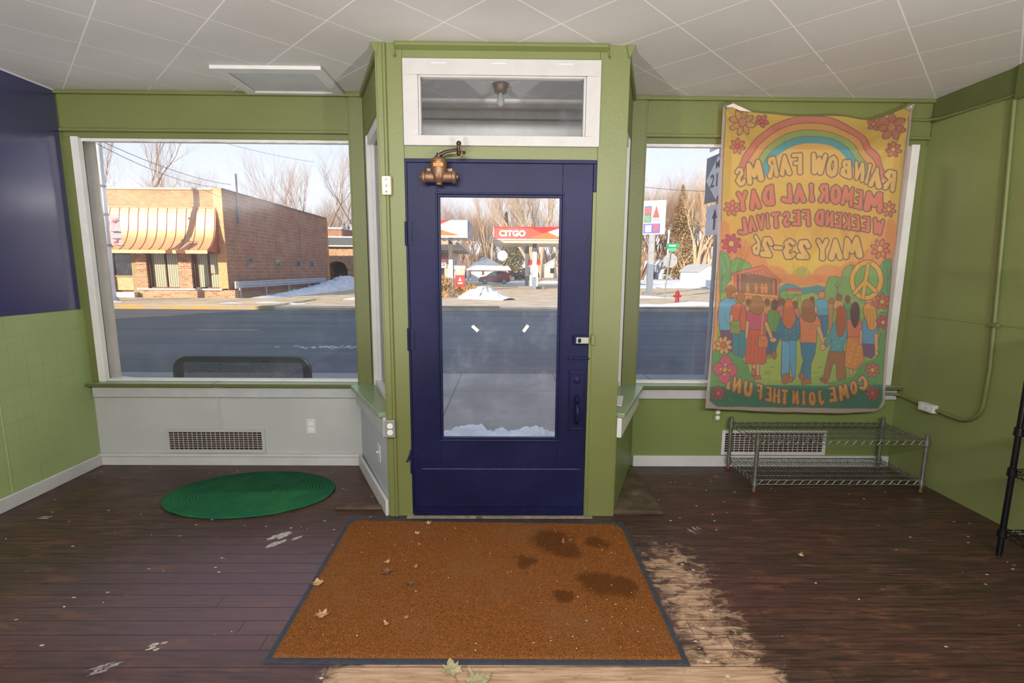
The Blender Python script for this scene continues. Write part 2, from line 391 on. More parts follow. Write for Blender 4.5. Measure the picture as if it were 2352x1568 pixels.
# stroke letters, cell 0..1, y down; third value = radius factor
T, M_, B_ = .10, .13, .17
GL = {
 'A': [[(.5, .05, T), (.16, .95, B_)], [(.5, .05, T), (.84, .95, B_)], [(.3, .66, .09), (.7, .66, .09)]],
 'B': [[(.2, .06, M_), (.2, .95, B_)], [(.2, .07, T), (.62, .12, M_), (.7, .28, M_), (.55, .44, T), (.25, .48, T)], [(.5, .48, T), (.78, .6, M_), (.78, .82, B_), (.55, .95, M_), (.25, .95, T)]],
 'C': [[(.82, .22, M_), (.62, .06, T), (.35, .1, M_), (.18, .35, M_), (.18, .65, B_), (.38, .93, B_), (.66, .93, M_), (.84, .78, M_)]],
 'D': [[(.2, .06, M_), (.2, .95, B_)], [(.2, .06, T), (.55, .1, M_), (.8, .35, M_), (.82, .66, B_), (.6, .9, B_), (.25, .95, M_)]],
 'E': [[(.2, .06, M_), (.16, .95, B_)], [(.2, .06, T), (.8, .06, T)], [(.2, .48, T), (.68, .48, T)], [(.2, .95, M_), (.86, .92, B_)]],
 'F': [[(.2, .06, M_), (.18, .97, B_)], [(.2, .07, T), (.84, .06, M_)], [(.2, .5, T), (.66, .48, M_)]],
 'H': [[(.18, .05, T), (.15, .95, B_)], [(.82, .05, T), (.85, .95, B_)], [(.2, .52, T), (.8, .52, T)]],
 'I': [[(.5, .05, .3), (.5, .5, .2), (.5, .95, .36)]],
 'J': [[(.72, .05, T), (.72, .7, B_), (.5, .94, B_), (.18, .82, M_)], [(.5, .06, T), (.86, .06, T)]],
 'K': [[(.2, .05, T), (.16, .95, B_)], [(.8, .06, T), (.3, .5, T), (.84, .95, B_)]],
 'L': [[(.24, .05, M_), (.2, .93, B_), (.6, .93, M_), (.86, .82, B_)]],
 'M': [[(.22, .06, T), (.12, .95, M_)], [(.22, .06, T), (.5, .7, T)], [(.78, .06, T), (.5, .7, T)], [(.78, .06, T), (.88, .95, M_)]],
 'N': [[(.2, .06, T), (.15, .95, B_)], [(.22, .08, T), (.78, .92, T)], [(.82, .06, T), (.82, .95, M_)]],
 'O': [[(.5, .06, T), (.24, .22, M_), (.16, .55, M_), (.28, .86, B_), (.5, .95, B_), (.72, .86, B_), (.84, .55, M_), (.76, .22, M_), (.5, .06, T)]],
 'R': [[(.2, .06, M_), (.16, .95, B_)], [(.2, .06, T), (.6, .08, M_), (.76, .26, M_), (.6, .46, T), (.25, .52, T)], [(.5, .5, T), (.84, .95, B_)]],
 'S': [[(.8, .2, M_), (.55, .05, T), (.25, .14, M_), (.26, .36, M_), (.6, .5, M_), (.8, .7, B_), (.6, .93, B_), (.3, .94, M_), (.14, .8, M_)]],
 'T': [[(.14, .08, M_), (.86, .08, M_)], [(.5, .08, T), (.5, .95, .19)]],
 'U': [[(.18, .06, T), (.16, .66, M_), (.32, .93, B_), (.62, .93, B_), (.82, .66, M_), (.82, .06, T)]],
 'V': [[(.14, .06, M_), (.5, .93, B_)], [(.86, .06, M_), (.5, .93, B_)]],
 'W': [[(.1, .06, T), (.3, .93, M_)], [(.5, .25, T), (.3, .93, M_)], [(.5, .25, T), (.7, .93, M_)], [(.9, .06, T), (.7, .93, M_)]],
 'Y': [[(.14, .06, M_), (.5, .52, M_)], [(.86, .06, M_), (.5, .52, M_)], [(.5, .5, M_), (.5, .96, B_)]],
 '2': [[(.16, .3, M_), (.35, .08, M_), (.7, .12, M_), (.76, .38, M_), (.3, .88, B_)], [(.22, .92, M_), (.86, .9, B_)]],
 '3': [[(.18, .2, M_), (.5, .06, T), (.78, .22, M_), (.7, .42, M_), (.42, .48, T)], [(.5, .48, T), (.82, .66, B_), (.66, .93, B_), (.36, .95, M_), (.14, .8, M_)]],
 '6': [[(.7, .06, M_), (.3, .3, M_), (.2, .66, M_), (.38, .93, B_), (.68, .9, M_), (.8, .66, M_), (.6, .5, T), (.3, .6, T)]],
 '-': [[(.1, .5, .2), (.9, .5, .2)]],
 '!': [[(.5, .05, .5), (.5, .6, .35)], [(.5, .95, .5)]],
}
def banner_art():
    cv = Canvas(); S = cv.img; Z = 1486
    OC = (112, 88, 92)
    S[...] = np.array((214, 196, 188), np.float32) / 255
    # panel with rounded corners
    ed = [(290, 110), (1960, 110), (2000, 150), (1965, 600), (1880, 1400), (1845, Z + 60), (1800, Z + 700), (1755, Z + 1400), (1715, Z + 1470), (190, Z + 1450), (125, Z + 1400), (150, Z + 900), (200, Z + 200), (235, 1400), (262, 700), (280, 160)]
    J, I = np.meshgrid(cv.y0 + cv.st * np.arange(cv.h), cv.x0 + cv.st * np.arange(cv.w), indexing='ij')
    dp = sdpoly(np.array(ed, float), I, J)
    def mix(a, b, t): return np.array(a, np.float32)[None, None] * (1 - t[..., None]) + np.array(b, np.float32)[None, None] * t[..., None]
    t = np.clip((J - 900) / 900, 0, 1)
    sky = mix((236, 188, 84), (240, 160, 86), t)
    g = np.exp(-(((I - 1050) / 420) ** 2 + ((J - 1560) / 200) ** 2))
    sky = sky * (1 - g[..., None]) + np.array((248, 204, 84), np.float32) * g[..., None]
    base = sky / 255
    a = np.clip(.5 - (dp - 7) / cv.st, 0, 1)[..., None]; S[...] = S * (1 - a) + np.array(OC, np.float32) / 255 * a
    a = np.clip(.5 - dp / cv.st, 0, 1)[..., None]; S[...] = S * (1 - a) + base * a
    # orange side clouds
    for x, y, rx, ry in [(265, 1290, 55, 110), (300, 1420, 120, 110), (430, 1500, 90, 140), (520, 1620, 160, 130), (300, 1560, 140, 160), (1830, 1260, 60, 90), (1800, 1400, 110, 120), (1700, 1560, 170, 120), (1500, 1660, 150, 90), (1250, 1690, 150, 90), (700, 1700, 170, 90), (1000, 1740, 200, 60)]:
        cv.ell(x, y, rx, ry, (240, 138, 86), 0, None, alpha=.75)
    # rainbow
    r = cv.box(300, 150, 1900, 790); sl, X, Y = r
    def ring(k): return np.sqrt(((X - 1085) / (720 - k)) ** 2 + ((Y - 900) / (710 - k)) ** 2)
    ks = [0, 62, 128, 190, 258]; cols = [(232, 124, 104), (240, 166, 88), (156, 182, 96), (84, 168, 180)]
    for i in range(4):
        d = np.maximum((ring(ks[i]) - 1) * 600, -(ring(ks[i + 1]) - 1) * 600)
        cv.put(sl, d, cols[i], 6, OC)
    d = (ring(258) - 1) * 450
    cv.put(sl, d, (248, 188, 92), 0, None)
    # scenery
    def P(l): return [(x, y + Z) for x, y in l]
    cv.poly(P([(780, 440), (790, 320), (850, 290), (930, 300), (990, 330), (1080, 320), (1150, 305), (1220, 330), (1240, 460), (1800, 480), (1800, 700), (220, 700), (220, 420)]), (88, 146, 150), 0, None, smooth=False)
    cv.poly(P([(920, 190), (1000, 130), (1080, 190), (1010, 230), (1000, 280), (985, 230)]), (190, 186, 92), 0, None, smooth=True)
    cv.poly(P([(1230, 470), (1240, 260), (1300, 225), (1370, 240), (1400, 160), (1480, 120), (1560, 200), (1600, 480)]), (124, 172, 96), 5, OC, smooth=True)
    cv.poly(P([(1720, 500), (1740, 120), (1790, 60), (1835, 60), (1830, 300), (1800, 600)]), (100, 160, 96), 5, OC)
    cv.poly(P([(225, 430), (225, 20), (270, 5), (310, 40), (330, 110), (320, 180), (330, 250), (290, 300), (250, 420)]), (112, 164, 100), 5, OC, smooth=True)
    cv.poly(P([(330, 200), (330, 110), (360, 60), (410, 55), (450, 80), (500, 110), (505, 180), (420, 210)]), (118, 172, 92), 5, OC, smooth=True)
    for l in ([(238, 380), (240, 130)], [(238, 250), (275, 190)], [(1330, 400), (1335, 280)], [(1335, 330), (1370, 290)], [(1335, 340), (1300, 300)], [(1800, 380), (1805, 150)], [(1803, 270), (1825, 210)]): cv.line(P(l), 5)
    # ground
    cv.poly([(215, Z + 560), (240, Z + 385), (300, Z + 390), (380, Z + 440), (800, Z + 460), (900, Z + 420), (1100, Z + 380), (1200, Z + 430), (1500, Z + 470), (1800, Z + 520), (1755, Z + 1400), (1715, Z + 1470), (190, Z + 1450), (125, Z + 1400)], (150, 182, 84), 0, None)
    cv.ell(850, Z + 880, 600, 330, (176, 196, 84), 0, None, alpha=.7)
    cv.ell(860, Z + 400, 70, 45, (120, 176, 96), 5, OC)
    # stage
    cv.poly(P([(370, 200), (760, 260), (770, 430), (370, 400)]), (128, 96, 84), 5, OC)
    cv.poly(P([(430, 380), (440, 250), (560, 200), (700, 260), (715, 400)]), (150, 112, 88), 4, OC, smooth=True)
    for x in (480, 560, 620, 655):
        cv.ell(x, Z + 305, 11, 13, (240, 150, 84), 0, None); cv.poly(P([(x - 18, 320), (x + 20, 322), (x + 12, 385), (x - 10, 385)]), (236, 142, 80), 0, None)
    cv.poly(P([(345, 195), (630, 120), (800, 265), (795, 282), (632, 160), (350, 215)]), (238, 120, 90), 5, OC)
    cv.poly(P([(470, 195), (632, 162), (735, 245), (600, 215)]), (232, 128, 96), 4, OC)
    for x in (540, 575, 610, 645): cv.line(P([(x, 185), (x, 212)]), 4)
    for a, b in ((362, 384), (405, 420), (720, 736), (762, 780)):
        y0 = 200 if a < 500 else 260
        cv.poly(P([(a, y0), (b, y0), (b, 430), (a, 420)]), (236, 122, 92), 4, OC)
    cv.poly(P([(360, 372), (770, 405), (770, 432), (360, 398)]), (240, 166, 88), 4, OC)
    cv.poly(P([(380, 400), (770, 432), (770, 470), (380, 450)]), (240, 144, 88), 4, OC)
    cv.poly(P([(865, 342), (992, 342), (992, 362), (865, 362)]), (226, 92, 98), 4, OC)
    cv.poly(P([(850, 396), (870, 364), (990, 364), (1006, 396)]), (158, 176, 88), 4, OC)
    for x in (868, 962, 982): cv.line(P([(x, 396), (x, 470)]), 5)
    # peace sign
    cv.ell(1612, Z + 262, 152, 188, (242, 178, 76), 6, OC, rot=.1)
    cv.ell(1612, Z + 262, 108, 140, (124, 172, 92), 6, OC, rot=.1)
    pk = [[(1628, Z + 110, 16), (1580, Z + 430, 16)], [(1600, Z + 270, 16), (1500, Z + 380, 16)], [(1600, Z + 270, 16), (1700, Z + 365, 16)]]
    cv.strokes(pk, (242, 178, 76), 6, OC)
    # crowd at the back
    SK = (242, 172, 104)
    for x, y, c in ((490, 520, (238, 150, 90)), (665, 520, (232, 150, 92)), (820, 520, (110, 150, 130)), (940, 540, (230, 120, 90)), (1095, 500, (96, 140, 150)), (1345, 470, (240, 170, 90)), (1435, 490, (90, 150, 100)), (785, 520, (228, 120, 88))):
        cv.poly(P([(x - 34, y + 130), (x - 30, y), (x, y - 18), (x + 30, y), (x + 34, y + 130)]), c, 5, OC, smooth=True)
        cv.ell(x, Z + y - 48, 22, 32, (130, 84, 60), 5, OC)
    def limb(l, c): cv.strokes([[(x, y + Z, r) for x, y, r in l]], c, 5, OC)
    def hair(l, c):
        cv.poly(P(l), c, 6, OC, smooth=True)
        q = np.array(l, float); cx = q[:, 0].mean(); y0, y1 = q[:, 1].min(), q[:, 1].max(); w = (q[:, 0].max() - q[:, 0].min())
        for k in (-.22, 0.02, .24):
            cv.line([(cx + k * w * .7, Z + y0 + (y1 - y0) * .25), (cx + k * w * 1.1, Z + y0 + (y1 - y0) * .6), (cx + k * w * .8, Z + y0 + (y1 - y0) * .88)], 3, alpha=.8)
    # man far middle in blue shirt
    limb([(1180, 590, 30), (1190, 780, 18)], (70, 128, 150)); limb([(1210, 590, 26), (1214, 780, 16)], (70, 128, 150))
    cv.poly(P([(1130, 590), (1125, 480), (1150, 440), (1215, 440), (1245, 480), (1240, 590)]), (92, 170, 200), 5, OC); cv.ell(1183, Z + 400, 26, 34, (230, 140, 80), 5, OC)
    limb([(1132, 520, 10), (1130, 590, 9)], SK)
    limb([(1262, 480, 22), (1262, 720, 16)], (190, 140, 88)); cv.ell(1272, Z + 455, 24, 26, (172, 112, 72), 5, OC)
    cv.ell(1342, Z + 500, 52, 50, (214, 160, 96), 5, OC); cv.ell(1350, Z + 425, 30, 30, (150, 100, 72), 5, OC)
    # far left man blue shirt
    cv.poly(P([(220, 720), (350, 720), (345, 960), (300, 920), (240, 830)]), (112, 84, 112), 5, OC)
    limb([(212, 560, 14), (206, 680, 10)], SK)
    cv.poly(P([(205, 590), (220, 470), (280, 430), (345, 430), (385, 480), (370, 620), (345, 735), (218, 730)]), (104, 174, 204), 6, OC)
    cv.ell(340, Z + 385, 24, 42, SK, 5, OC); hair([(285, 350), (325, 312), (370, 345), (362, 380), (340, 372), (335, 430), (300, 420)], (176, 112, 66))
    cv.line(P([(260, 590), (300, 670)]), 3)
    # second: coral top with bag
    limb([(385, 740, 40), (380, 960, 32)], (70, 136, 146)); limb([(440, 740, 36), (430, 970, 28)], (70, 136, 146))
    cv.poly(P([(322, 600), (345, 510), (400, 475), (455, 500), (470, 600), (465, 735), (340, 735)]), (226, 104, 74), 6, OC)
    limb([(335, 600, 13), (330, 680, 10)], SK)
    hair([(388, 420), (415, 372), (445, 390), (450, 440), (425, 475), (395, 460)], (190, 118, 70))
    cv.line(P([(432, 490), (400, 650)]), 8); cv.poly(P([(325, 760), (328, 670), (350, 645), (415, 650), (412, 770)]), (144, 158, 74), 6, OC); cv.line(P([(330, 690), (370, 705), (414, 690)]), 4)
    # boy in green
    limb([(690, 740, 30), (680, 960, 20)], (64, 110, 130)); limb([(760, 740, 28), (725, 940, 20)], (64, 110, 130)); cv.ell(680, Z + 980, 22, 18, (190, 120, 70), 5, OC); cv.ell(735, Z + 970, 20, 34, (180, 104, 62), 5, OC)
    cv.poly(P([(665, 745), (660, 600), (680, 555), (730, 540), (780, 565), (790, 620), (765, 745)]), (104, 156, 84), 6, OC)
    hair([(705, 480), (730, 445), (765, 465), (768, 510), (740, 540), (710, 525)], (100, 72, 60))
    # girl with pink top and red skirt
    limb([(545, 1020, 14), (548, 1150, 11)], SK); limb([(580, 1020, 14), (578, 1165, 11)], SK); cv.poly(P([(550, 1165), (600, 1165), (606, 1195), (552, 1198)]), (226, 92, 60), 5, OC); cv.ell(540, Z + 1135, 13, 30, (214, 112, 64), 5, OC)
    cv.poly(P([(500, 720), (640, 720), (655, 800), (650, 1040), (620, 1055), (590, 1045), (560, 1055), (470, 1050), (468, 1000)]), (230, 96, 68), 6, OC)
    for x in (510, 545, 580, 615): cv.line(P([(x + 12, 780), (x, 1030)]), 3)
    cv.poly(P([(470, 640), (478, 560), (530, 540), (620, 550), (665, 600), (665, 650), (640, 655), (630, 730), (495, 725), (500, 650)]), (212, 92, 110), 6, OC)
    limb([(483, 660, 14), (474, 800, 11)], SK); limb([(655, 670, 15), (710, 820, 12), (745, 815, 10)], SK)
    hair([(508, 500), (530, 430), (575, 412), (615, 440), (628, 520), (610, 570), (560, 580), (512, 550)], (176, 118, 72))
    cv.line(P([(630, 560), (612, 780)]), 12, (232, 160, 88)); cv.poly(P([(582, 880), (588, 790), (650, 785), (672, 820), (665, 895), (600, 895)]), (232, 128, 78), 6, OC); cv.line(P([(590, 810), (630, 845), (665, 815)]), 4)
    # long red hair, dark floral top, flared jeans
    for q in ([(812, 820), (800, 1170), (880, 1185), (870, 960), (870, 830)], [(870, 830), (870, 960), (915, 1200), (860, 1190), (935, 1190), (940, 990), (942, 820)]): cv.poly(P(q), (84, 166, 206), 6, OC)
    cv.poly(P([(870, 850), (812, 830), (805, 1175), (868, 1180), (880, 1000), (880, 870)]), (96, 172, 210), 5, OC)
    cv.ell(842, Z + 1192, 34, 48, (176, 104, 64), 6, OC, rot=.35); cv.ell(888, Z + 1200, 28, 20, (190, 112, 66), 6, OC)
    cv.poly(P([(740, 800), (790, 640), (830, 590), (940, 590), (985, 650), (990, 770), (962, 830), (805, 830), (790, 760), (760, 850)]), (64, 124, 144), 6, OC)
    for i in range(26):
        x = 820 + (i * 37) % 150; y = 640 + (i * 53) % 175
        cv.ell(x, Z + y, 5, 4, (200, 140, 110), 0, None)
    limb([(775, 790, 20), (740, 880, 18), (730, 920, 15)], (64, 118, 140))
    hair([(830, 560), (845, 480), (880, 440), (910, 470), (925, 560), (940, 620), (915, 690), (880, 720), (850, 700), (820, 650)], (226, 112, 66))
    cv.ell(722, Z + 825, 32, 20, SK, 5, OC)
    # brown hair, orange shirt, jeans
    cv.poly(P([(990, 850), (1060, 860), (1135, 850), (1120, 960), (1085, 1060), (1080, 1210), (1020, 1200), (1030, 1060), (1000, 960)]), (66, 128, 150), 6, OC); cv.poly(P([(1030, 1020), (1020, 1180), (985, 1150), (1012, 1040)]), (66, 122, 146), 5, OC)
    cv.ell(1000, Z + 1175, 24, 32, (180, 106, 64), 6, OC, rot=-.4); cv.poly(P([(1005, 1250), (1000, 1225), (1070, 1195), (1085, 1220), (1080, 1240)]), (190, 104, 62), 6, OC)
    cv.poly(P([(978, 640), (990, 590), (1050, 560), (1130, 580), (1165, 640), (1180, 710), (1140, 720), (1135, 855), (985, 850), (990, 700)]), (238, 132, 84), 6, OC)
    limb([(1155, 715, 18), (1200, 860, 13), (1195, 900, 12)], SK)
    hair([(1000, 560), (1005, 480), (1045, 445), (1090, 460), (1115, 540), (1125, 630), (1090, 655), (1050, 650), (1005, 620)], (166, 106, 70))
    cv.line(P([(1100, 680), (1070, 740)]), 3)
    # teal top, brown flares
    cv.poly(P([(1255, 930), (1390, 930), (1410, 1180), (1385, 1210), (1330, 1200), (1322, 1040), (1290, 1050), (1250, 1200), (1200, 1200), (1225, 1070)]), (164, 108, 66), 6, OC); cv.poly(P([(1168, 1205), (1180, 1185), (1230, 1205), (1240, 1235), (1220, 1240)]), (176, 96, 58), 6, OC)
    cv.poly(P([(1290, 680), (1320, 640), (1400, 640), (1420, 700), (1418, 840), (1395, 845), (1380, 935), (1260, 935), (1280, 800), (1235, 890), (1205, 860), (1250, 780)]), (84, 160, 160), 6, OC)
    for i in range(16): cv.ell(1290 + (i * 29) % 90, Z + 800 + (i * 41) % 120, 4, 3, (210, 180, 110), 0, None)
    cv.ell(1192, Z + 895, 24, 28, SK, 5, OC)
    hair([(1325, 600), (1330, 530), (1370, 508), (1410, 540), (1418, 620), (1400, 720), (1370, 790), (1340, 780), (1325, 700)], (190, 92, 60))
    # dark hair, coral top, patterned skirt
    limb([(1460, 1080, 14), (1462, 1150, 11)], SK)
    cv.poly(P([(1432, 790), (1545, 795), (1575, 880), (1592, 1035), (1550, 1060), (1520, 1110), (1400, 1080), (1405, 950)]), (238, 138, 72), 6, OC)
    for i in range(22): cv.ell(1430 + (i * 47) % 130, Z + 840 + (i * 61) % 220, 9, 7, (246, 176, 84), 0, None)
    cv.poly(P([(1425, 700), (1432, 640), (1480, 610), (1560, 640), (1580, 740), (1555, 745), (1545, 800), (1430, 795)]), (232, 122, 84), 6, OC)
    limb([(1565, 745, 15), (1560, 860, 11)], SK)
    hair([(1460, 590), (1470, 500), (1510, 470), (1540, 510), (1545, 600), (1535, 660), (1500, 710), (1470, 660)], (92, 66, 66))
    # blonde, blue tee, dark bottoms
    cv.poly(P([(1580, 860), (1690, 860), (1690, 960), (1660, 1000), (1600, 980)]), (112, 84, 112), 6, OC)
    cv.poly(P([(1578, 680), (1600, 620), (1690, 620), (1718, 700), (1712, 770), (1690, 780), (1685, 865), (1582, 860)]), (92, 158, 196), 6, OC)
    limb([(1702, 780, 14), (1708, 960, 14)], SK)
    hair([(1590, 560), (1600, 500), (1645, 475), (1690, 500), (1705, 580), (1710, 680), (1680, 735), (1640, 720), (1615, 640)], (240, 158, 72))
    # bushes in front
    cv.poly(P([(150, 930), (240, 920), (330, 940), (370, 985), (420, 980), (450, 1040), (490, 1080), (500, 1140), (545, 1190), (560, 1260), (380, 1300), (120, 1300)]), (98, 160, 86), 5, OC, smooth=False)
    cv.poly(P([(1800, 760), (1740, 780), (1720, 860), (1730, 950), (1700, 1010), (1620, 1040), (1560, 1080), (1520, 1150), (1480, 1180), (1400, 1200), (1260, 1240), (1240, 1300), (1760, 1320)]), (98, 160, 86), 5, OC)
    cv.poly(P([(1790, 560), (1740, 570), (1715, 620), (1730, 760), (1790, 800)]), (104, 164, 92), 5, OC)
    cv.poly(P([(125, 1270), (500, 1250), (1240, 1262), (1770, 1250), (1760, 1400), (1715, 1470), (190, 1450), (125, 1400)]), (62, 126, 104), 0, None)
    for l in ([(330, 1020), (360, 1030)], [(430, 1100), (460, 1110)], [(170, 1210), (210, 1230)], [(1700, 920), (1740, 960)], [(640, 1150), (655, 1120)], [(665, 1155), (668, 1120)], [(690, 1155), (682, 1125)], [(1110, 1140), (1150, 1135)], [(1150, 1090), (1190, 1080)], [(700, 1085), (740, 1080)]): cv.line(P(l), 5, (70, 110, 70))
    # lettering, seen from the back (mirrored)
    def word(items, col, k=1.0, ws=.86):
        for i, (ch, cx, yt, yb, w) in enumerate(items):
            nb = items[min(i + 1, len(items) - 1)]; pb = items[max(i - 1, 0)]
            sl = ((nb[2] + nb[3]) - (pb[2] + pb[3])) / 2 / (nb[1] - pb[1] + 1e-6)
            sl = float(np.clip(sl, -.45, .45))
            L = []
            h = yb - yt; w *= ws; rr = min(w, h * .75) * k * 1.42
            for st in GL[ch]:
                L.append([(cx - (x - .5) * w + (y - .5) * h * -sl * .35, (yt + yb) / 2 + (y - .5) * (h * .79) - (x - .5) * w * sl, q * rr) for x, y, q in st])
            cv.strokes(L, col, 10, OC)
    Yl = (246, 190, 100); Co = (234, 124, 96); Or = (238, 160, 78)
    word([('R', 1820, 690, 910, 120), ('A', 1708, 655, 880, 110), ('I', 1630, 625, 845, 42), ('N', 1545, 600, 820, 105), ('B', 1420, 585, 790, 115), ('O', 1285, 552, 775, 130), ('W', 1150, 532, 758, 150)], Yl)
    word([('F', 955, 528, 752, 110), ('A', 845, 540, 762, 120), ('R', 712, 562, 785, 120), ('M', 545, 605, 835, 155), ('S', 408, 665, 868, 100)], Yl)
    word([('M', 1680, 895, 1105, 165), ('E', 1545, 872, 1080, 95), ('M', 1432, 848, 1052, 135), ('O', 1315, 828, 1032, 115), ('R', 1200, 820, 1022, 100), ('I', 1092, 818, 1015, 48), ('A', 980, 818, 1018, 120), ('L', 858, 820, 1030, 110)], Co)
    word([('D', 680, 838, 1052, 125), ('A', 548, 868, 1085, 115), ('Y', 428, 892, 1100, 110)], Co)
    word([('W', 1715, 1150, 1325, 110), ('E', 1605, 1128, 1300, 72), ('E', 1522, 1110, 1290, 72), ('K', 1432, 1098, 1275, 88), ('E', 1345, 1092, 1262, 72), ('N', 1258, 1080, 1250, 88), ('D', 1158, 1068, 1238, 92)], Co)
    word([('F', 1035, 1066, 1245, 78), ('E', 948, 1072, 1240, 82), ('S', 855, 1084, 1250, 75), ('T', 758, 1092, 1256, 88), ('I', 678, 1102, 1264, 38), ('V', 608, 1112, 1282, 82), ('A', 518, 1130, 1298, 82), ('L', 432, 1148, 1328, 90)], Co)
    word([('M', 1480, 1325, 1545, 190), ('A', 1315, 1338, 1560, 140), ('Y', 1190, 1340, 1565, 130)], Yl)
    word([('2', 1015, 1348, 1562, 130), ('3', 885, 1335, 1555, 130), ('-', 775, 1400, 1480, 80), ('2', 668, 1318, 1545, 130), ('6', 562, 1303, 1525, 95)], Yl)
    q = lambda L: [(c, x, a + Z, b + Z, w) for c, x, a, b, w in L]
    word(q([('C', 1580, 1158, 1312, 95), ('O', 1488, 1198, 1352, 82), ('M', 1388, 1232, 1400, 110), ('E', 1285, 1258, 1422, 78)]), Or, 1, .80)
    word(q([('J', 1180, 1290, 1452, 80), ('O', 1095, 1300, 1455, 82), ('I', 1018, 1296, 1450, 38), ('N', 938, 1290, 1445, 84)]), Or, 1, .74)
    word(q([('T', 830, 1280, 1442, 82), ('H', 755, 1268, 1432, 82), ('E', 680, 1256, 1420, 72)]), Or, 1, .74)
    word(q([('F', 590, 1230, 1390, 70), ('U', 490, 1205, 1370, 95), ('N', 385, 1165, 1335, 100), ('!', 300, 1200, 1290, 34)]), Or, 1, .80)
    # flowers
    pk, co, ye = (214, 92, 98), (234, 122, 88), (240, 180, 84)
    for x, y, rr, n, c, cc in [(435, 250, 112, 8, (226, 162, 104), (224, 138, 100)), (620, 240, 58, 5, (214, 104, 96), pk), (388, 478, 66, 7, (232, 124, 92), (226, 96, 80)), (335, 1065, 66, 7, co, co), (330, 1400, 82, 8, (212, 76, 92), ye),
                               (1695, 258, 62, 6, (206, 112, 88), co), (1848, 292, 118, 7, (206, 116, 90), (226, 146, 90)), (1860, 510, 64, 7, (226, 116, 90), ye), (1815, 1075, 66, 7, co, ye), (1738, 1450, 82, 8, co, ye),
                               (1755, Z + 465, 66, 7, (232, 98, 72), ye), (1765, Z + 660, 58, 6, (206, 78, 88), ye), (1670, Z + 1112, 62, 7, (232, 106, 78), ye), (1670, Z + 1332, 66, 7, (196, 92, 80), co), (205, Z + 1332, 60, 7, (196, 84, 92), co), (257, Z + 878, 80, 8, (242, 172, 84), (232, 104, 70)), (1690, Z + 480, 30, 5, co, co)]:
        cv.flower(x, y, rr, n, c, cc)
    for k in range(4):
        an = .1 + k * np.pi / 2
        cv.ell(270 + 62 * np.sin(an), Z + 1108 - 72 * np.cos(an), 54, 56, (222, 92, 112), 6)
    for k in range(4):
        an = .1 + k * np.pi / 2
        cv.ell(270 + 42 * np.sin(an), Z + 1108 - 46 * np.cos(an), 13, 14, (242, 178, 84), 5)
    cv.ell(270, Z + 1108, 22, 24, (240, 156, 70), 5)
    cv.poly(P([(290, 1360), (340, 1380), (370, 1420), (320, 1410)]), (84, 140, 88), 4, (60, 90, 70), smooth=True)
    S[...] = np.clip(S, 0, 1) ** .9 * .78 + np.array((244, 222, 198), np.float32) / 255 * .22
    # anything outside the panel back to cream cloth
    a = np.clip(.5 + (dp - 7) / cv.st, 0, 1)[..., None]
    S[...] = S * (1 - a) + np.array((214, 196, 188), np.float32) / 255 * a
    return cv
# =================== THE ROOM ===================
XL, XR, YB, YF, ZC = -3.10, 2.98, -3.4, 3.6, 2.69
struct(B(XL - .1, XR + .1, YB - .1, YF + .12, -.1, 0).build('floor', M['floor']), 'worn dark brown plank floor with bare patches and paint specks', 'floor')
struct(B(XL - .1, XR + .1, YB - .1, YF + .1, ZC, ZC + .06).build('ceiling', M['ceiling']), 'off-white ceiling of square tiles laid diagonally', 'ceiling')
wl = MB(); wl.m(1).box(XL - .12, XL, YB, YF + .1, 0, 1.193); wl.m(0).box(XL - .12, XL - .004, YB, YF + .1, 1.193, ZC)
struct(wl.build('wall_left', [M['tile_green'], M['tile_green']]), 'left wall of green scored wallboard below a navy board')
struct(B(XL - .006, XL + .006, YB + .02, 3.57, 1.193, 2.683).build('trim_1', M['blue_board'], bevel=.003), 'glossy navy board covering the upper left wall', 'panel')
struct(MB().tube([(XL, 2.93, .09), (XL, 2.93, 1.19)], .003, 6).build('trim_2', M['tile_green']), 'vertical seam strip on the green left wall', 'trim')
struct(MB().tube([(XL + .008, YB, 2.687), (XL + .008, 3.58, 2.687)], .007, 6).build('trim_3', M['white']), 'thin white bead between navy board and ceiling', 'trim')
wr = MB().box(XR, XR + .12, YB, YF + .1, 0, ZC)
struct(wr.build('wall_right', M['wall_green']), 'plain green right wall')
struct(B(XL, XR, YB - .12, YB, 0, ZC).build('wall_back', mat('back_wall_paint', (188, 184, 174), .6)), 'pale back wall')
band = MB().box(XR - .012, XR, YB, 3.57, 2.53, ZC).box(XR - .03, XR - .004, YB, 2.99, 2.50, 2.70)
struct(band.build('trim_4', M['green_edge'], bevel=.003), 'green frieze board along the top of the right wall', 'trim')
seam = MB().obox((XR - .001, YB, 1.19), (XR - .001, 3.6, 1.19), .006, .01)
struct(seam.build('trim_5', M['wall_green']), 'faint horizontal seam on the green right wall', 'trim')
# front wall, left bay and right bay: lower wall, header, posts
struct(B(XL, -1.10, YF, YF + .1, 0, .64).build('wall_front_left', M['tile_white']), 'white scored wallboard below the left shop window')
struct(B(.96, XR, YF, YF + .1, 0, .64).build('wall_front_right', M['apron_green']), 'green wall below the right shop window')
def header(n, x0, x1, lab):
    h = MB().box(x0, x1, YF - .02, YF + .14, 2.425, ZC).box(x0, x1, YF - .045, YF - .02, 2.665, ZC).box(x0, x1, YF - .032, YF - .02, 2.425, 2.445).box(x0, x1, YF, YF + .14, 2.39, 2.43)
    struct(h.build(n, M['green'], bevel=.004), lab, 'trim')
struct(B(XL, -3.043, 3.598, 3.70, .651, 2.389).build('trim_24', M['green']), 'narrow green strip left of the left shop window', 'trim')
struct(B(2.926, XR, 3.598, 3.70, .651, 2.389).build('trim_25', M['green']), 'narrow green strip right of the right shop window', 'trim')
header('trim_6', XL + .003, -1.10, 'green header beam above the left shop window')
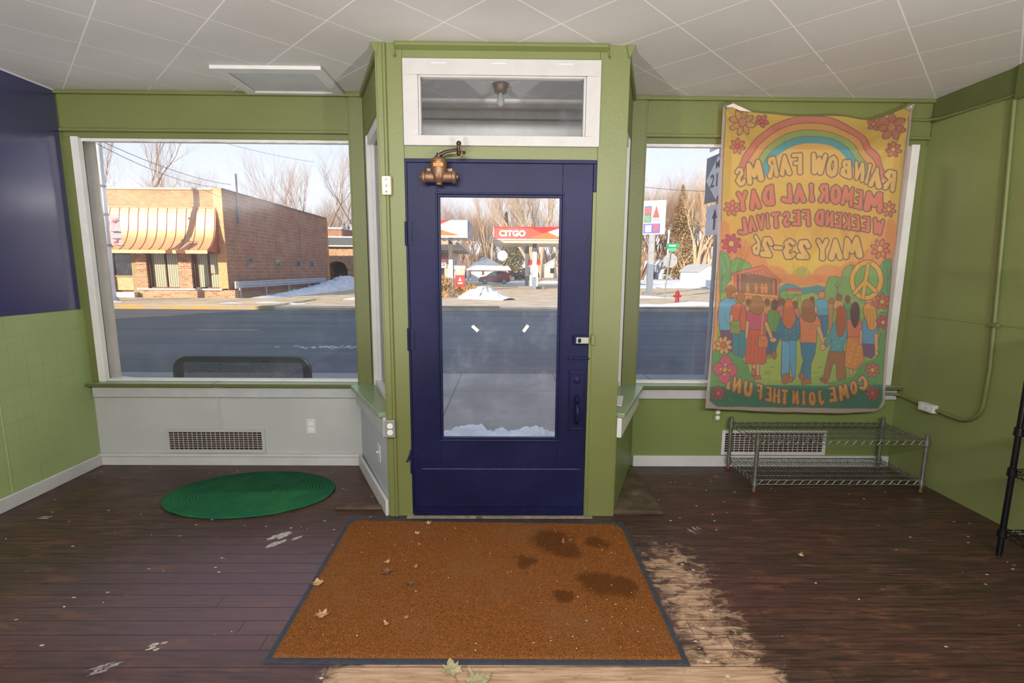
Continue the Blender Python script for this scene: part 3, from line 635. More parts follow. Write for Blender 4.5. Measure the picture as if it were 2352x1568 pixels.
header('trim_7', .965, XR - .002, 'green header beam above the right shop window')
def post(n, x0, x1, lab, w):
    h = MB().box(x0, x1, YF - .03, YF + .15, .64, ZC)
    h.box(x0 + (.014 if w < 0 else .0), x1 - (.014 if w > 0 else 0), YF - .042, YF - .03, .64, 2.67).box(x0 - .01, x1 + .01, YF - .06, YF - .03, 2.66, ZC)
    struct(h.build(n, M['green'], bevel=.004), lab, 'post')
post('trim_8', -1.108, -.998, 'green post between left shop window and entry side window', -1)
post('trim_9', .862, .975, 'green post between right shop window and entry side window', 1)
# splayed entry walls
LA, LB = Vector((-1.105, 3.6, 0)), Vector((-.715, 2.815, 0))
RA, RB = Vector((.972, 3.6, 0)), Vector((.665, 2.815, 0))
def wallseg(a, b, off, th, z0, z1, mb=None):
    mb = mb or MB(); d = (b - a).normalized(); n = Vector((d.y, -d.x, 0)) * (1 if off >= 0 else -1)
    o1 = n * abs(off); p = [a + n * 0, b + n * 0, b + n * th, a + n * th]
    return mb.hexa([q + Vector((0, 0, z0)) for q in p], [q + Vector((0, 0, z1)) for q in p])
# inner normal (towards the room) for the two splays
def splay(a, b, side, z0, z1, t0, t1, mb):
    # slab lying from offset t0 to t1 towards the room side
    d = (b - a).normalized(); n = Vector((-d.y, d.x, 0)); n = n if n.x * side > 0 else -n
    return mb.hexa([a + n * t0 + Vector((0, 0, z0)), b + n * t0 + Vector((0, 0, z0)), b + n * t1 + Vector((0, 0, z0)), a + n * t1 + Vector((0, 0, z0))],
                   [a + n * t0 + Vector((0, 0, z1)), b + n * t0 + Vector((0, 0, z1)), b + n * t1 + Vector((0, 0, z1)), a + n * t1 + Vector((0, 0, z1))])
struct(splay(LA, LB, -1, 0, .63, -.1, 0, MB()).build('wall_entry_left', M['tile_white_side']), 'short splayed white wall beside the entry, left')
struct(splay(RA, RB, 1, 0, .63, -.1, 0, MB()).build('wall_entry_right', M['apron_green']), 'short splayed green wall beside the entry, right')
struct(splay(LA + Vector((.1, -.02, 0)), LB + Vector((.03, 0, 0)), -1, 2.4, ZC, -.1, 0, splay(LA + Vector((.1, -.02, 0)), LB + Vector((.03, 0, 0)), -1, 2.655, ZC, 0, .02, MB())).build('trim_10', M['green'], bevel=.003), 'green header over the left entry side window', 'trim')
struct(splay(RA - Vector((.1, .02, 0)), RB - Vector((.03, 0, 0)), 1, 2.4, ZC, -.1, 0, splay(RA - Vector((.1, .02, 0)), RB - Vector((.03, 0, 0)), 1, 2.655, ZC, 0, .02, MB())).build('trim_11', M['green'], bevel=.003), 'green header over the right entry side window', 'trim')
# sills, aprons, baseboards
s = MB().box(XL, -2.168, YF - .065, YF + .1, .628, .65).box(-2.158, -1.105, YF - .065, YF + .1, .628, .65).m(1).box(XL, -2.170, YF - .067, YF - .065, .626, .648).box(-2.156, -1.107, YF - .067, YF - .065, .626, .648)
struct(s.build('trim_12', [M['green_sill'], M['green_edge']]), 'green painted sill of the left shop window, cracked near its middle', 'sill')
struct(B(.965, XR + .0, YF - .065, YF + .1, .628, .65).m(1).box(.965, XR, YF - .067, YF - .065, .626, .648).build('trim_13', [M['green_sill'], M['green_edge']]), 'green painted sill of the right shop window', 'sill')
struct(splay(LA + Vector((0, -.06, 0)), LB + Vector((0, .02, 0)), -1, .622, .65, -.12, .05, MB()).build('trim_14', M['green_sill'], bevel=.004), 'green sill of the left entry side window', 'sill')
struct(splay(RA + Vector((0, -.06, 0)), RB + Vector((0, .02, 0)), 1, .622, .65, -.12, .05, MB()).build('trim_15', M['green_sill'], bevel=.004), 'green sill of the right entry side window', 'sill')
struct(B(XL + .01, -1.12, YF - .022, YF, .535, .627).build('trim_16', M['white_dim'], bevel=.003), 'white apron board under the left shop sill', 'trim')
struct(B(.99, XR - .01, YF - .022, YF, .538, .627).build('trim_17', M['white_dim'], bevel=.003), 'white apron board under the right shop sill', 'trim')
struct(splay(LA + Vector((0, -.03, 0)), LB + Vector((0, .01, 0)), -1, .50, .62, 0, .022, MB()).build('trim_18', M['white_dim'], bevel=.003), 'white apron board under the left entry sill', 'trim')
struct(splay(RA + Vector((0, -.03, 0)), RB + Vector((0, .01, 0)), 1, .50, .62, 0, .03, MB()).build('trim_19', M['white'], bevel=.003), 'white apron board under the right entry sill', 'trim')
struct(B(XL, XL + .022, YB, YF - .02, 0, .088).build('baseboard_left', M['base_white'], bevel=.006), 'white baseboard along the left wall', 'baseboard')
bb = MB().box(XL, -1.12, YF - .022, YF, 0, .078).box(XL, -1.12, YF - .032, YF, .072, .092)
struct(bb.build('baseboard_front_left', M['base_white'], bevel=.004), 'white baseboard under the left shop window', 'baseboard')
struct(B(.98, XR - .01, YF - .022, YF, 0, .085).build('baseboard_front_right', M['base_white'], bevel=.004), 'scuffed white baseboard under the right shop window', 'baseboard')
struct(splay(LA + Vector((0, -.03, 0)), LB, -1, 0, .1, 0, .02, MB()).build('baseboard_entry', M['base_white'], bevel=.004), 'white baseboard on the short entry wall', 'baseboard')
struct(MB().tube([(-2.172, YF - .002, .535), (-2.165, YF - .002, .29)], .008, 8).build('trim_20', M['tile_white']), 'vertical white seam bead above the left vent', 'trim')
# door wall: posts, rail over door, header, cove
DY = 2.81
dw = MB().box(-.715, -.568, DY, DY + .12, 0, ZC).box(.497, .66, DY, DY + .12, 0, ZC)
dw.box(-.568, .497, DY, DY + .12, 2.098, 2.17).box(-.568, .497, DY, DY + .12, 2.61, ZC)
dw.box(-.705, -.672, DY - .006, DY, 0, ZC)
struct(dw.build('wall_entry', M['green'], bevel=.003), 'green painted door wall between the two shop windows')
cv_ = MB().prism([(-.60, DY - .028, ZC), (-.60, DY - .03, 2.672), (-.60, DY, 2.655), (-.60, DY, ZC)], (1.135, 0, 0))
cv_.prism([(-.735, DY - .01, ZC), (-.69, DY - .01, ZC), (-.70, DY - .01, 2.62)], (0, .05, 0)).prism([(.635, DY - .01, ZC), (.685, DY - .01, ZC), (.65, DY - .01, 2.62)], (0, .05, 0))
struct(cv_.build('trim_21', M['green'], bevel=.003), 'green cove strip where the door wall meets the ceiling', 'trim')
struct(MB().box(.4785, .4972, DY - .005, DY + .03, .011, 1.929).box(.485, .4972, DY - .012, DY - .005, .0, .2).build('trim_22', M['green'], bevel=.002), 'green door stop strip right of the navy door', 'trim')
# ---------- windows ----------
def ragged(mb, x0, x1, y, z, amp, up=True, n=90, th=.004):
    pts = [(x0 + (x1 - x0) * i / n, y, z + (amp * (noise.noise(Vector((i * .37, z * 9, 3))) + .5 * noise.noise(Vector((i * 1.3, z, 1))))) * (1)) for i in range(n + 1)]
    zz = z + (.03 if up else -.03)
    return mb.prism(pts + [(x1, y, zz), (x0, y, zz)], (0, th, 0))
w1 = sthing('window_1', 'large left shop window with worn white jamb', 'window', (-2.07, 3.65, .65))
fr = MB().box(-3.042, -2.992, 3.59, 3.632, .65, 2.395).box(-3.0, -1.105, 3.62, 3.68, .65, .664).box(-3.0, -1.105, 3.62, 3.68, 2.375, 2.40)
ragged(fr, -3.0, -1.105, 3.622, 2.372, .004)
fr.build('window_frame', M['white_old'], w1, bevel=.002)
B(-3.08, -1.1, 3.658, 3.662, .66, 2.38).build('pane', M['glass'], w1)
w2 = sthing('window_2', 'large right shop window behind the festival banner', 'window', (1.94, 3.65, .65))
fr = MB().box(2.868, 2.925, 3.59, 3.632, .65, 2.395).box(.975, 2.87, 3.62, 3.68, .65, .664).box(.975, 2.87, 3.62, 3.68, 2.375, 2.40)
ragged(fr, .975, 2.87, 3.622, 2.372, .004)
fr.build('window_frame', M['white_old'], w2, bevel=.002)
B(.97, 2.96, 3.658, 3.662, .66, 2.38).build('pane', M['glass'], w2)
for nm, a, b, sd, lab in (('window_3', LA + Vector((.125, -.01, 0)), LB + Vector((.045, .03, 0)), -1, 'narrow side window of the entry, left of the door'), ('window_4', RA - Vector((.125, .01, 0)), RB - Vector((.045, -.03, 0)), 1, 'narrow side window of the entry, right of the door')):
    w = sthing(nm, lab, 'window', (a.x, a.y, .65)); d = (b - a).normalized(); L = (b - a).length
    f = MB(); splay(a, a + d * .07, sd, .65, 2.41, -.045, .02, f); splay(b - d * .07, b, sd, .65, 2.41, -.045, .012, f)
    splay(a, b, sd, .65, .69, -.045, .012, f); splay(a, b, sd, 2.34, 2.41, -.045, .012, f)
    splay(a + d * .07, a + d * .095, sd, .68, 2.35, -.045, -.01, f)
    f.build('window_frame', M['white'], w, bevel=.003)
    splay(a + d * .05, b - d * .05, sd, .67, 2.36, -.034, -.03, MB()).build('pane', M['glass'], w)
w5 = sthing('window_5', 'white framed transom window above the navy door', 'window', (-.03, DY, 2.17))
tf = MB()
for q in ((-.566, .502, 2.530, 2.612), (-.566, .502, 2.168, 2.220)): tf.box(q[0], q[1], DY - .014, DY + .05, q[2], q[3])
tf.box(-.566, -.484, DY - .014, DY + .05, 2.220, 2.530).box(.424, .502, DY - .014, DY + .05, 2.220, 2.530)
tf.box(-.472, .412, DY - .006, DY + .04, 2.520, 2.5302).box(-.4842, -.472, DY - .006, DY + .04, 2.2198, 2.5302).box(.412, .4242, DY - .006, DY + .04, 2.2198, 2.5302)
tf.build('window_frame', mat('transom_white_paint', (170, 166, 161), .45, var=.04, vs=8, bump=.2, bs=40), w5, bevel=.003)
ps = MB()
for x in (-.37, -.05, .31): ps.box(x - .04, x + .04, DY - .0158, DY - .013, 2.586, 2.5895)
ps.build('painted_hinge', M['white_old'], w5)
B(-.49, .43, DY + .015, DY + .019, 2.21, 2.54).build('pane', M['glass'], w5)
# ---------- the door ----------
d1 = sthing('door_1', 'navy painted wooden door with one tall glass pane', 'door', (-.035, DY, 0))
DX0, DX1, GX0, GX1, GZ0, GZ1 = -.566, .478, -.390, .309, .487, 1.912
dl = MB().box(DX0, GX0, DY + .004, DY + .048, .012, 2.092).box(GX1, DX1, DY + .004, DY + .048, .012, 2.092)
dl.box(GX0, GX1, DY + .0045, DY + .0475, .012, GZ0).box(GX0, GX1, DY + .0045, DY + .0475, GZ1, 2.092)
dl.build('door_leaf', M['door'], d1, bevel=.002)
bd = MB()
for a, b, c, d_ in ((GX0, GX1, GZ0, GZ0 + .014), (GX0, GX1, GZ1 - .014, GZ1), (GX0, GX0 + .014, GZ0 + .0142, GZ1 - .0142), (GX1 - .014, GX1, GZ0 + .0142, GZ1 - .0142)): bd.box(a, b, DY + .008, DY + .03, c, d_)
for a, b, c, d_ in ((GX0 - .012, GX1 + .012, GZ0 - .012, GZ0 - .002), (GX0 - .012, GX1 + .012, GZ1 + .002, GZ1 + .012), (GX0 - .012, GX0 - .002, GZ0 - .0018, GZ1 + .0018), (GX1 + .002, GX1 + .012, GZ0 - .0018, GZ1 + .0018)): bd.box(a, b, DY - .001, DY + .006, c, d_)
bd.build('glazing_bead', M['door'], d1, bevel=.002)
B(GX0 + .004, GX1 - .004, DY + .022, DY + .027, GZ0 + .004, GZ1 - .004).build('pane', M['glass_door'], d1)
fr = MB().box(-.568, -.556, DY - .006, DY + .01, .06, 2.098).box(-.568, .496, DY - .008, DY + .01, 2.080, 2.100).box(.478, .4968, DY - .006, DY + .01, 1.93, 2.0799)
fr.build('door_frame_edge', M['door'], d1, bevel=.003)
kp = MB().box(DX0 + .02, DX1 - .008, DY, DY + .005, .06, .303)
for i in range(15): kp.ball((DX0 + .05 + i * .069, DY - .0005, .293), .0035, 6, 4)
for i in range(14): kp.ball((DX0 + .05 + i * .074, DY - .0005, .068), .0035, 6, 4)
kp.build('kick_plate', M['door'], d1)
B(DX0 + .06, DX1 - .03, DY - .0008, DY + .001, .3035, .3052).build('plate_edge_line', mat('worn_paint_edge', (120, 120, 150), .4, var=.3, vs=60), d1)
sw = MB()
for i in range(6): sw.box(DX0 + .008, DX1 - .004, DY - .012 + (i % 2) * .005, DY + .006, .008 + i * .0085, .0155 + i * .0085)
for i in range(5): sw.ball((DX0 + .17 + i * .17, DY - .012, .035), .007, 8, 5)
sw.build('door_sweep', M['door'], d1)
for z0, z1 in ((1.63, 1.76), (1.03, 1.16), (.28, .40)):
    hg = MB().cyl((-.5665, DY - .008, z0), (-.5665, DY - .008, z1), .008, 10).box(-.566, -.535, DY - .002, DY + .005, z0, z1)
    hg.build('hinge', M['door'], d1, smooth=True)
hp = MB().box(.372, .462, DY - .004, DY + .005, .555, .918)
hp.box(.366, .468, DY - .01, DY + .004, .905, .918).box(.374, .460, DY - .008, DY + .004, .890, .905).box(.372, .378, DY - .007, DY + .004, .555, .905).box(.456, .462, DY - .007, DY + .004, .555, .905).box(.372, .462, DY - .007, DY + .004, .555, .562)
hp.build('handle_plate', M['door'], d1, bevel=.002)
MB().lathe([(.0215, 0), (.0215, .006), (.016, .010), (.010, .011), (.009, .018), (.004, .02)], (.416, DY - .004, .858), (0, -1, 0)).build('lock_cylinder', M['door'], d1, smooth=True)
MB().tube([(.417, DY - .004, .755), (.417, DY - .03, .75), (.417, DY - .045, .735)], [.014, .013, .009], 10).ball((.417, DY - .043, .742), .015, 10, 6, (1, 1, .4)).build('thumb_latch', M['door'], d1, smooth=True)
hd = MB().tube([(.417, DY - .004, .722), (.417, DY - .03, .72), (.417, DY - .052, .70), (.417, DY - .058, .665), (.417, DY - .052, .63), (.417, DY - .03, .607), (.417, DY - .004, .603)], [.010, .011, .012, .013, .012, .011, .010], 12)
hd.build('door_handle', M['door'], d1, smooth=True)
st = MB().box(.39, .47, DY - .022, DY + .005, 1.072, 1.122).box(.385, .47, DY - .004, DY + .005, 1.066, 1.128)
st.build('rim_lock', M['door'], d1, bevel=.003)
fc = mat('worn_steel_latch_face', (150, 150, 138), .4, .6)
f_ = MB().box(.403, .476, DY - .0245, DY - .021, 1.078, 1.114); f_.build('latch_face', fc, d1, bevel=.002)
MB().ball((.422, DY - .026, 1.096), .010, 12, 6, (1, .4, 1.4)).build('latch_knob', M['door'], d1, smooth=True)
B(.490, .512, DY - .02, DY - .001, 1.068, 1.128).build('strike_plate', M['green'], d1, bevel=.003)
sb = MB().box(.37, .472, DY - .003, DY + .005, .975, 1.0).cyl((.39, DY - .009, .9875), (.486, DY - .009, .9875), .005, 8).box(.40, .41, DY - .016, DY, .98, .995).box(.44, .45, DY - .016, DY, .98, .995)
sb.ball((.372, DY + .001, .9875), .0125, 8, 5, (1, .3, 1))
sb.build('slide_bolt', M['door'], d1, smooth=True)
th = MB().box(-.60, .53, DY - .035, DY + .12, 0, .010)
struct(th.build('trim_23', mat('weathered_threshold_wood', (120, 110, 92), .8, var=.25, vs=18, bump=.5), bevel=.003), 'weathered wooden threshold under the navy door', 'threshold')
# bronze door closer: rests on door, carries the arm
BR = mat('aged_bronze', (120, 92, 72), .42, .6, var=.25, vs=16, bump=.15)
BRD = mat('dark_bronze_arm', (74, 56, 50), .38, .8, var=.25, vs=30)
cx, cz, cyy = -.372, 1.995, DY - .052
dc = thing('door_closer', 'bronze hydraulic door closer with raised arm on the navy door top', 'door closer', (cx, DY, cz))
b = MB().lathe([(.0, -.103), (.012, -.103), (.014, -.096), (.030, -.094), (.036, -.088), (.036, -.074), (.029, -.070), (.029, .070), (.036, .074), (.036, .088), (.030, .094), (.014, .096), (.012, .104), (0, .104)], (cx, cyy, cz), (1, 0, 0), 28)
b.lathe([(.0, -.044), (.017, -.042), (.018, -.034), (.024, -.028), (.038, -.01), (.043, .01), (.045, .03), (.045, .076), (.048, .078), (.048, .084), (.043, .092), (.030, .099), (.016, .102), (0, .102)], (cx, cyy, cz), (0, 0, 1), 28)
b.box(cx - .07, cx + .07, DY - .02, DY + .004, cz - .02, cz + .05)
b.build('closer_body', BR, dc, smooth=True, angle=50)
B(cx - .025, cx + .03, cyy - .0475, cyy - .044, cz + .045, cz + .066).build('name_plate', mat('yellowed_brass_plate', (150, 96, 42), .4, .6, var=.4, vs=90), dc, bevel=.002)
q0 = Vector((cx, cyy, cz + .100)); q1 = Vector((cx + .112, cyy - .03, cz + .137))
ar = MB().lathe([(.020, 0), (.020, .010), (.012, .012), (.012, .024)], q0, (0, 0, 1), 12)
ar.tube([q0 + Vector((0, 0, .014)), q0 + Vector((.04, -.008, .03)), q1], [.010, .009, .007], 8)
ar.build('closer_arm', BRD, dc, smooth=True)
el = MB().cyl(q1 + Vector((0, 0, -.028)), q1 + Vector((-.002, 0, .032)), .010, 10).ball(q1 + Vector((0, 0, .03)), .014, 10, 6).ball(q1 + Vector((0, 0, -.02)), .013, 10, 6)
el.obox(q1 + Vector((.006, 0, .025)), q1 + Vector((.014, 0, -.036)), .014, .01, (0, 1, 0)).cyl(q1 + Vector((.008, 0, -.012)), q1 + Vector((.03, 0, -.016)), .006, 8).ball(q1 + Vector((.028, 0, -.016)), .009, 8, 5)
el.build('arm_joint', BRD, dc, smooth=True)
# conduits, outlets and switches
def conduit(name, pts, r, label, m, cat='conduit'):
    return tag(MB().tube(pts, r, 10).build(name, m, smooth=True), label, cat)
def outlet(name, label, c, xd, nd, plate=(.07, .115), cols=None, depth=.006, box=0, horiz=False, group=None, toggle=False, plate_mat=None):
    c, xd, nd = Vector(c), Vector(xd).normalized(), Vector(nd).normalized(); zd = Vector((0, 0, 1))
    if horiz: xd, zd = zd, xd
    t = thing(name, label, 'light switch' if toggle else 'outlet', c, group)
    pm = plate_mat or M['white']
    def bx(mb, u0, u1, w0, w1, n0, n1):
        P = lambda u, w, n: c + xd * u + zd * w + nd * n
        return mb.hexa([P(u0, w0, n0), P(u1, w0, n0), P(u1, w1, n0), P(u0, w1, n0)], [P(u0, w0, n1), P(u1, w0, n1), P(u1, w1, n1), P(u0, w1, n1)])
    if box: bx(MB(), -plate[0] / 2, plate[0] / 2, -plate[1] / 2, plate[1] / 2, 0, box).build('back_box', pm, t, bevel=.004)
    bx(MB(), -plate[0] / 2, plate[0] / 2, -plate[1] / 2, plate[1] / 2, box, box + depth).build('cover_plate', pm, t, bevel=.003)
    n0 = box + depth
    if toggle:
        bx(bx(MB(), -.006, .006, -.013, .013, n0, n0 + .002), -.004, .004, 0, .011, n0, n0 + .016).build('toggle', M['white'], t, bevel=.001)
    else:
        f = MB()
        for s_ in (-1, 1):
            cc = c + zd * (s_ * plate[1] * .19) + nd * n0
            f.tube([cc, cc + nd * .002], [.0165, .0165], 20)
        f.build('socket_face', M['outlet_face'], t)
        f = MB()
        for s_ in (-1, 1):
            w = s_ * plate[1] * .19
            bx(f, -.0075, -.0055, w - .001, w + .007, n0 + .0015, n0 + .003); bx(f, .0055, .0075, w - .001, w + .007, n0 + .0015, n0 + .003); bx(f, -.002, .002, w - .009, w - .005, n0 + .0015, n0 + .003)
        bx(f, -.002, .002, -.002, .002, n0, n0 + .002)
        f.build('slot', M['black'], t)
    return t
M['outlet_face'] = mat('white_outlet_plastic', (226, 222, 212), .3, var=.02, bump=0)
M['black'] = mat('dark_slot', (28, 26, 26), .6, var=.05, bump=0)
M['grey_box'] = mat('grey_metal_box', (140, 138, 132), .45, .3, var=.1)
conduit('wall_conduit', [(-.664, DY - .004, .003), (-.664, DY - .004, .52)], .011, 'short green painted conduit from the floor to the grey outlet box', M['green'])
conduit('wall_conduit', [(-.664, DY - .004, .62), (-.664, DY - .004, 1.9)], .011, 'green painted conduit between grey outlet box and cream switch', M['green'])
conduit('wall_conduit', [(-.664, DY - .004, 2.0), (-.664, DY - .004, 2.688)], .011, 'green painted conduit from the cream switch up to the ceiling', M['green'])
outlet('duplex_outlet', 'grey boxed double outlet on the post left of the navy door', (-.683, DY - .003, .565), (1, 0, 0), (0, -1, 0), (.058, .105), box=.03, plate_mat=M['grey_box'])
sw = thing('light_switch', 'cream surface switch on the post left of the navy door', 'light switch', (-.664, DY - .005, 1.952))
B(-.689, -.639, DY - .035, DY, 1.902, 2.002).build('switch_body', mat('cream_bakelite', (222, 208, 176), .4, var=.06), sw, bevel=.007, seg=3)
MB().ball((-.664, DY - .036, 1.983), .0045, 8, 4).build('screw', M['grey_box'], sw); MB().ball((-.664, DY - .036, 1.918), .006, 8, 4).build('screw', M['grey_box'], sw)
B(-.669, -.659, DY - .04, DY - .034, 1.942, 1.957).build('push_button', M['grey_box'], sw, bevel=.001)
outlet('wall_outlet', 'white double outlet on the white wall below the left window', (-1.485, YF, .307), (1, 0, 0), (0, -1, 0))
d_ = (LB - LA).normalized(); pw = LA + d_ * .66
nL = Vector((d_.y, -d_.x, 0)); nL = nL if nL.x < 0 else -nL
outlet('wall_switch', 'white toggle switch on the short white entry wall', (pw.x + nL.x * .001, pw.y + nL.y * .001, .33), d_, nL, toggle=True)
outlet('painted_outlet', 'green painted outlet half hidden behind the banner hem', (1.62, YF, .41), (1, 0, 0), (0, -1, 0), plate_mat=M['apron_green'])
rc = [(XR - .014, 3.585, .585), (XR - .014, 3.50, .578), (XR - .014, 3.40, .566)]
conduit('wall_conduit', [(2.80, YF - .03, .588), (2.94, YF - .035, .588), (XR - .014, 3.54, .583), (XR - .014, 3.43, .572), (XR - .014, 3.345, .567)], .010, 'green conduit running from below the right sill to the white outlet', M['green'])
outlet('conduit_outlet', 'white double outlet on the conduit of the green right wall', (XR - .002, 3.285, .563), (0, -1, 0), (-1, 0, 0), (.056, .12), box=.035, horiz=True)
cp = [(XR - .014, 3.225, .560), (XR - .014, 3.14, .552)] + [(XR - .014, 3.06 - .15 * math.sin(a), .70 - .15 * math.cos(a)) for a in [i * PI / 2 / 8 for i in range(9)]] + [(XR - .014, 2.905, .9), (XR - .014, 2.92, 1.2), (XR - .014, 2.955, 1.8), (XR - .014, 3.0, 2.5)]
conduit('wall_conduit', cp, .012, 'long green conduit that turns up the right wall from the white outlet', M['green'])
tag(MB().tube([(2.82, YF - .03, 2.555), (2.93, YF - .04, 2.55), (XR - .014, 3.5, 2.545), (XR - .014, 3.2, 2.535), (XR - .014, 2.99, 2.528)], .007, 8).build('wall_cable', M['green'], smooth=True), 'thin green painted cable turning the corner at the top right', 'cable')
cl = MB().obox((XR - .03, 2.93, 1.19), (XR - .03, 2.88, 1.188), .02, .02)
cl.build('pipe_clip', M['green']); tag(bpy.data.objects['pipe_clip'], 'green painted clip holding the long conduit at the wall seam', 'clip')
# hooks, nail
for x, z, lab in ((-.605, 2.648, 'small green painted hook on the post left of the transom'), (.545, 2.655, 'small green painted hook on the post right of the transom')):
    hk = MB().tube([(x, DY - .001, z + .02), (x, DY - .004, z - .018), (x, DY - .012, z - .03), (x, DY - .022, z - .026), (x, DY - .024, z - .016)], .0032, 8)
    tag(hk.build('wall_hook', M['green'], smooth=True), lab, 'hook')
hk = MB().tube([(-.568, DY - .008, .43), (-.572, DY - .014, .40), (-.583, DY - .03, .37), (-.592, DY - .03, .36)], [.005, .007, .006, .004], 8).tube([(-.575, DY - .012, .378), (-.55, DY - .012, .388)], .004, 6)
tag(hk.build('door_catch', M['door'], smooth=True), 'small bent navy door catch low on the left door edge', 'catch')
# ceiling hatch
ht = thing('ceiling_hatch', 'white framed access hatch in the ceiling above the left window', 'hatch', (-1.45, 3.4, ZC))
def quadring(mb, P, Q, z0, z1):
    for i in range(4):
        j = (i + 1) % 4; mb.hexa([(P[i][0], P[i][1], z0), (P[j][0], P[j][1], z0), (Q[j][0], Q[j][1], z0), (Q[i][0], Q[i][1], z0)], [(P[i][0], P[i][1], z1), (P[j][0], P[j][1], z1), (Q[j][0], Q[j][1], z1), (Q[i][0], Q[i][1], z1)])
    return mb
hx = [(-1.775, 3.12), (-1.115, 3.12), (-1.115, 3.565), (-1.775, 3.565)]; hq = [(-1.705, 3.19), (-1.185, 3.19), (-1.185, 3.52), (-1.705, 3.52)]
quadring(MB(), hx, hq, ZC - .022, ZC).build('hatch_frame', M['white'], ht, bevel=.003)
B(-1.702, -1.188, 3.193, 3.517, ZC - .010, ZC - .002).build('hatch_panel', mat('hatch_grey_paint', (176, 178, 178), .6, var=.05), ht)
# vents
def vent(label, x0, x1, z0, z1, fm):
    t = thing('vent_grille', label, 'vent', ((x0 + x1) / 2, YF, z0))
    g = .024
    f = MB().box(x0, x1, YF - .008, YF - .001, z0, z0 + g).box(x0, x1, YF - .008, YF - .001, z1 - g, z1).box(x0, x0 + g, YF - .008, YF - .001, z0 + g, z1 - g).box(x1 - g, x1, YF - .008, YF - .001, z0 + g, z1 - g)
    f.build('vent_frame', fm, t)
    gb = MB(); nx = 20; nz = 8
    for i in range(1, nx): gb.box(x0 + g + (x1 - x0 - 2 * g) * i / nx - .0016, x0 + g + (x1 - x0 - 2 * g) * i / nx + .0016, YF - .007, YF - .003, z0 + g, z1 - g)
    for i in range(1, nz): gb.box(x0 + g, x1 - g, YF - .006, YF - .002, z0 + g + (z1 - z0 - 2 * g) * i / nz - .0018, z0 + g + (z1 - z0 - 2 * g) * i / nz + .0018)
    gb.build('grille_bars', fm, t)
    B(x0 + .01, x1 - .01, YF - .0015, YF - .0005, z0 + .01, z1 - .01).build('vent_backing', M['rust'], t)
M['rust'] = mat('rusty_duct', (52, 30, 24), .8, var=.7, vs=25, bump=.4)
vent('white vent grille in the white wall under the left window', -2.59, -1.84, .098, .285, M['tile_white'])
vent('white vent grille in the green wall behind the chrome shelf', 1.665, 2.475, .092, .288, M['white'])
# ---------- rugs and the doormat ----------
def rug_mat():
    N = NT('green_braided_rope'); v = N.coord((1 / .5, 1 / .335, 1)); o = sep(N, v)
    r = N.math('SQRT', N.math('ADD', N.math('MULTIPLY', o[0], o[0]), N.math('MULTIPLY', o[1], o[1])))
    rr = N.math('FRACT', N.math('MULTIPLY', r, 24.0)); hh = N.math('SUBTRACT', 1.0, N.math('ABSOLUTE', N.math('SUBTRACT', N.math('MULTIPLY', rr, 2.0), 1.0)))
    a = N.math('ARCTAN2', o[1], o[0]); br = N.math('FRACT', N.math('MULTIPLY', a, 22.0))
    c = N.mix(N.step(hh, 0, .5), lin((22, 66, 44)), lin((32, 92, 62)))
    c = N.mix(N.math('MULTIPLY', N.step(N.noise(N.coord(), 5, 4), .4, .7), .5), c, lin((46, 108, 58)))
    h = N.math('ADD', hh, N.math('MULTIPLY', N.noise(N.coord(), 160, 2), .7))
    N.pbr(c, .9, 0, N.bump(h, .8, .006), .1); return N.m
rg = thing('oval_rug', 'dark green oval braided rug on the floor under the left window', 'rug', (-1.705, 3.105, 0))
rg.rotation_euler = (0, 0, .06)
g = MB()
g.lathe([(1, 0), (1.012, .004), (1.012, .011), (1, .015), (.9, .014), (.5, .013), (.02, .013)], (0, 0, 0), (0, 0, 1), 96)
for v in g.v: v.x *= .535; v.y *= .335
for v in g.v: v.x += -1.705; v.y += 3.105
g.build('braided_top', rug_mat(), rg, smooth=True, angle=60)
def coir():
    N = NT('brown_coir_pile'); v = N.coord(loc=(-.11, 2.2, 0))
    f = N.noise(v, 260, 3, .7); c = N.mix(N.step(f, .35, .7), lin((92, 55, 25)), lin((172, 108, 56)))
    c = N.mix(N.math('MULTIPLY', N.step(N.noise(v, 3, 5), .45, .7), .4), c, lin((132, 94, 62)))
    ws = [(.26, 2.52, .15), (.33, 2.42, .1), (.45, 2.15, .13), (.55, 2.12, .1), (.10, 2.32, .07), (.5, 2.5, .08), (.27, 2.05, .06)]
    o = sep(N, v); tot = None
    for x, y, r in ws:
        d = N.math('SQRT', N.math('ADD', N.math('POWER', N.math('SUBTRACT', o[0], x), 2.0), N.math('POWER', N.math('SUBTRACT', o[1], y), 2.0)))
        d = N.math('ADD', d, N.math('MULTIPLY', N.math('SUBTRACT', N.noise(v, 14, 4), .5), .12))
        k = N.math('SUBTRACT', 1.0, N.step(d, r * .45, r)); tot = k if tot is None else N.math('MAXIMUM', tot, k)
    c = N.mix(N.math('MULTIPLY', tot, .6), c, lin((66, 38, 18)))
    N.pbr(c, .95, 0, N.bump(f, 1.0, .008), .05); return N.m
mt = thing('doormat', 'brown coir doormat with black rubber edge in front of the navy door', 'doormat', (-.11, 2.2, 0))
P0, P1, P2, P3 = Vector((-.925, 1.675, 0)), Vector((.712, 1.66, 0)), Vector((.705, 2.735, 0)), Vector((-.945, 2.775, 0))
def lerp4(u, v): return (P0 * (1 - u) + P1 * u) * (1 - v) + (P3 * (1 - u) + P2 * u) * v
bd = MB().hexa([P0, P1, P2, P3], [p + Vector((0, 0, .006)) for p in (P0, P1, P2, P3)])
bd.build('rubber_backing', mat('black_rubber', (48, 52, 60), .5, var=.2, vs=30, stain=((120, 120, 120), 60, .72)), mt, bevel=.002)
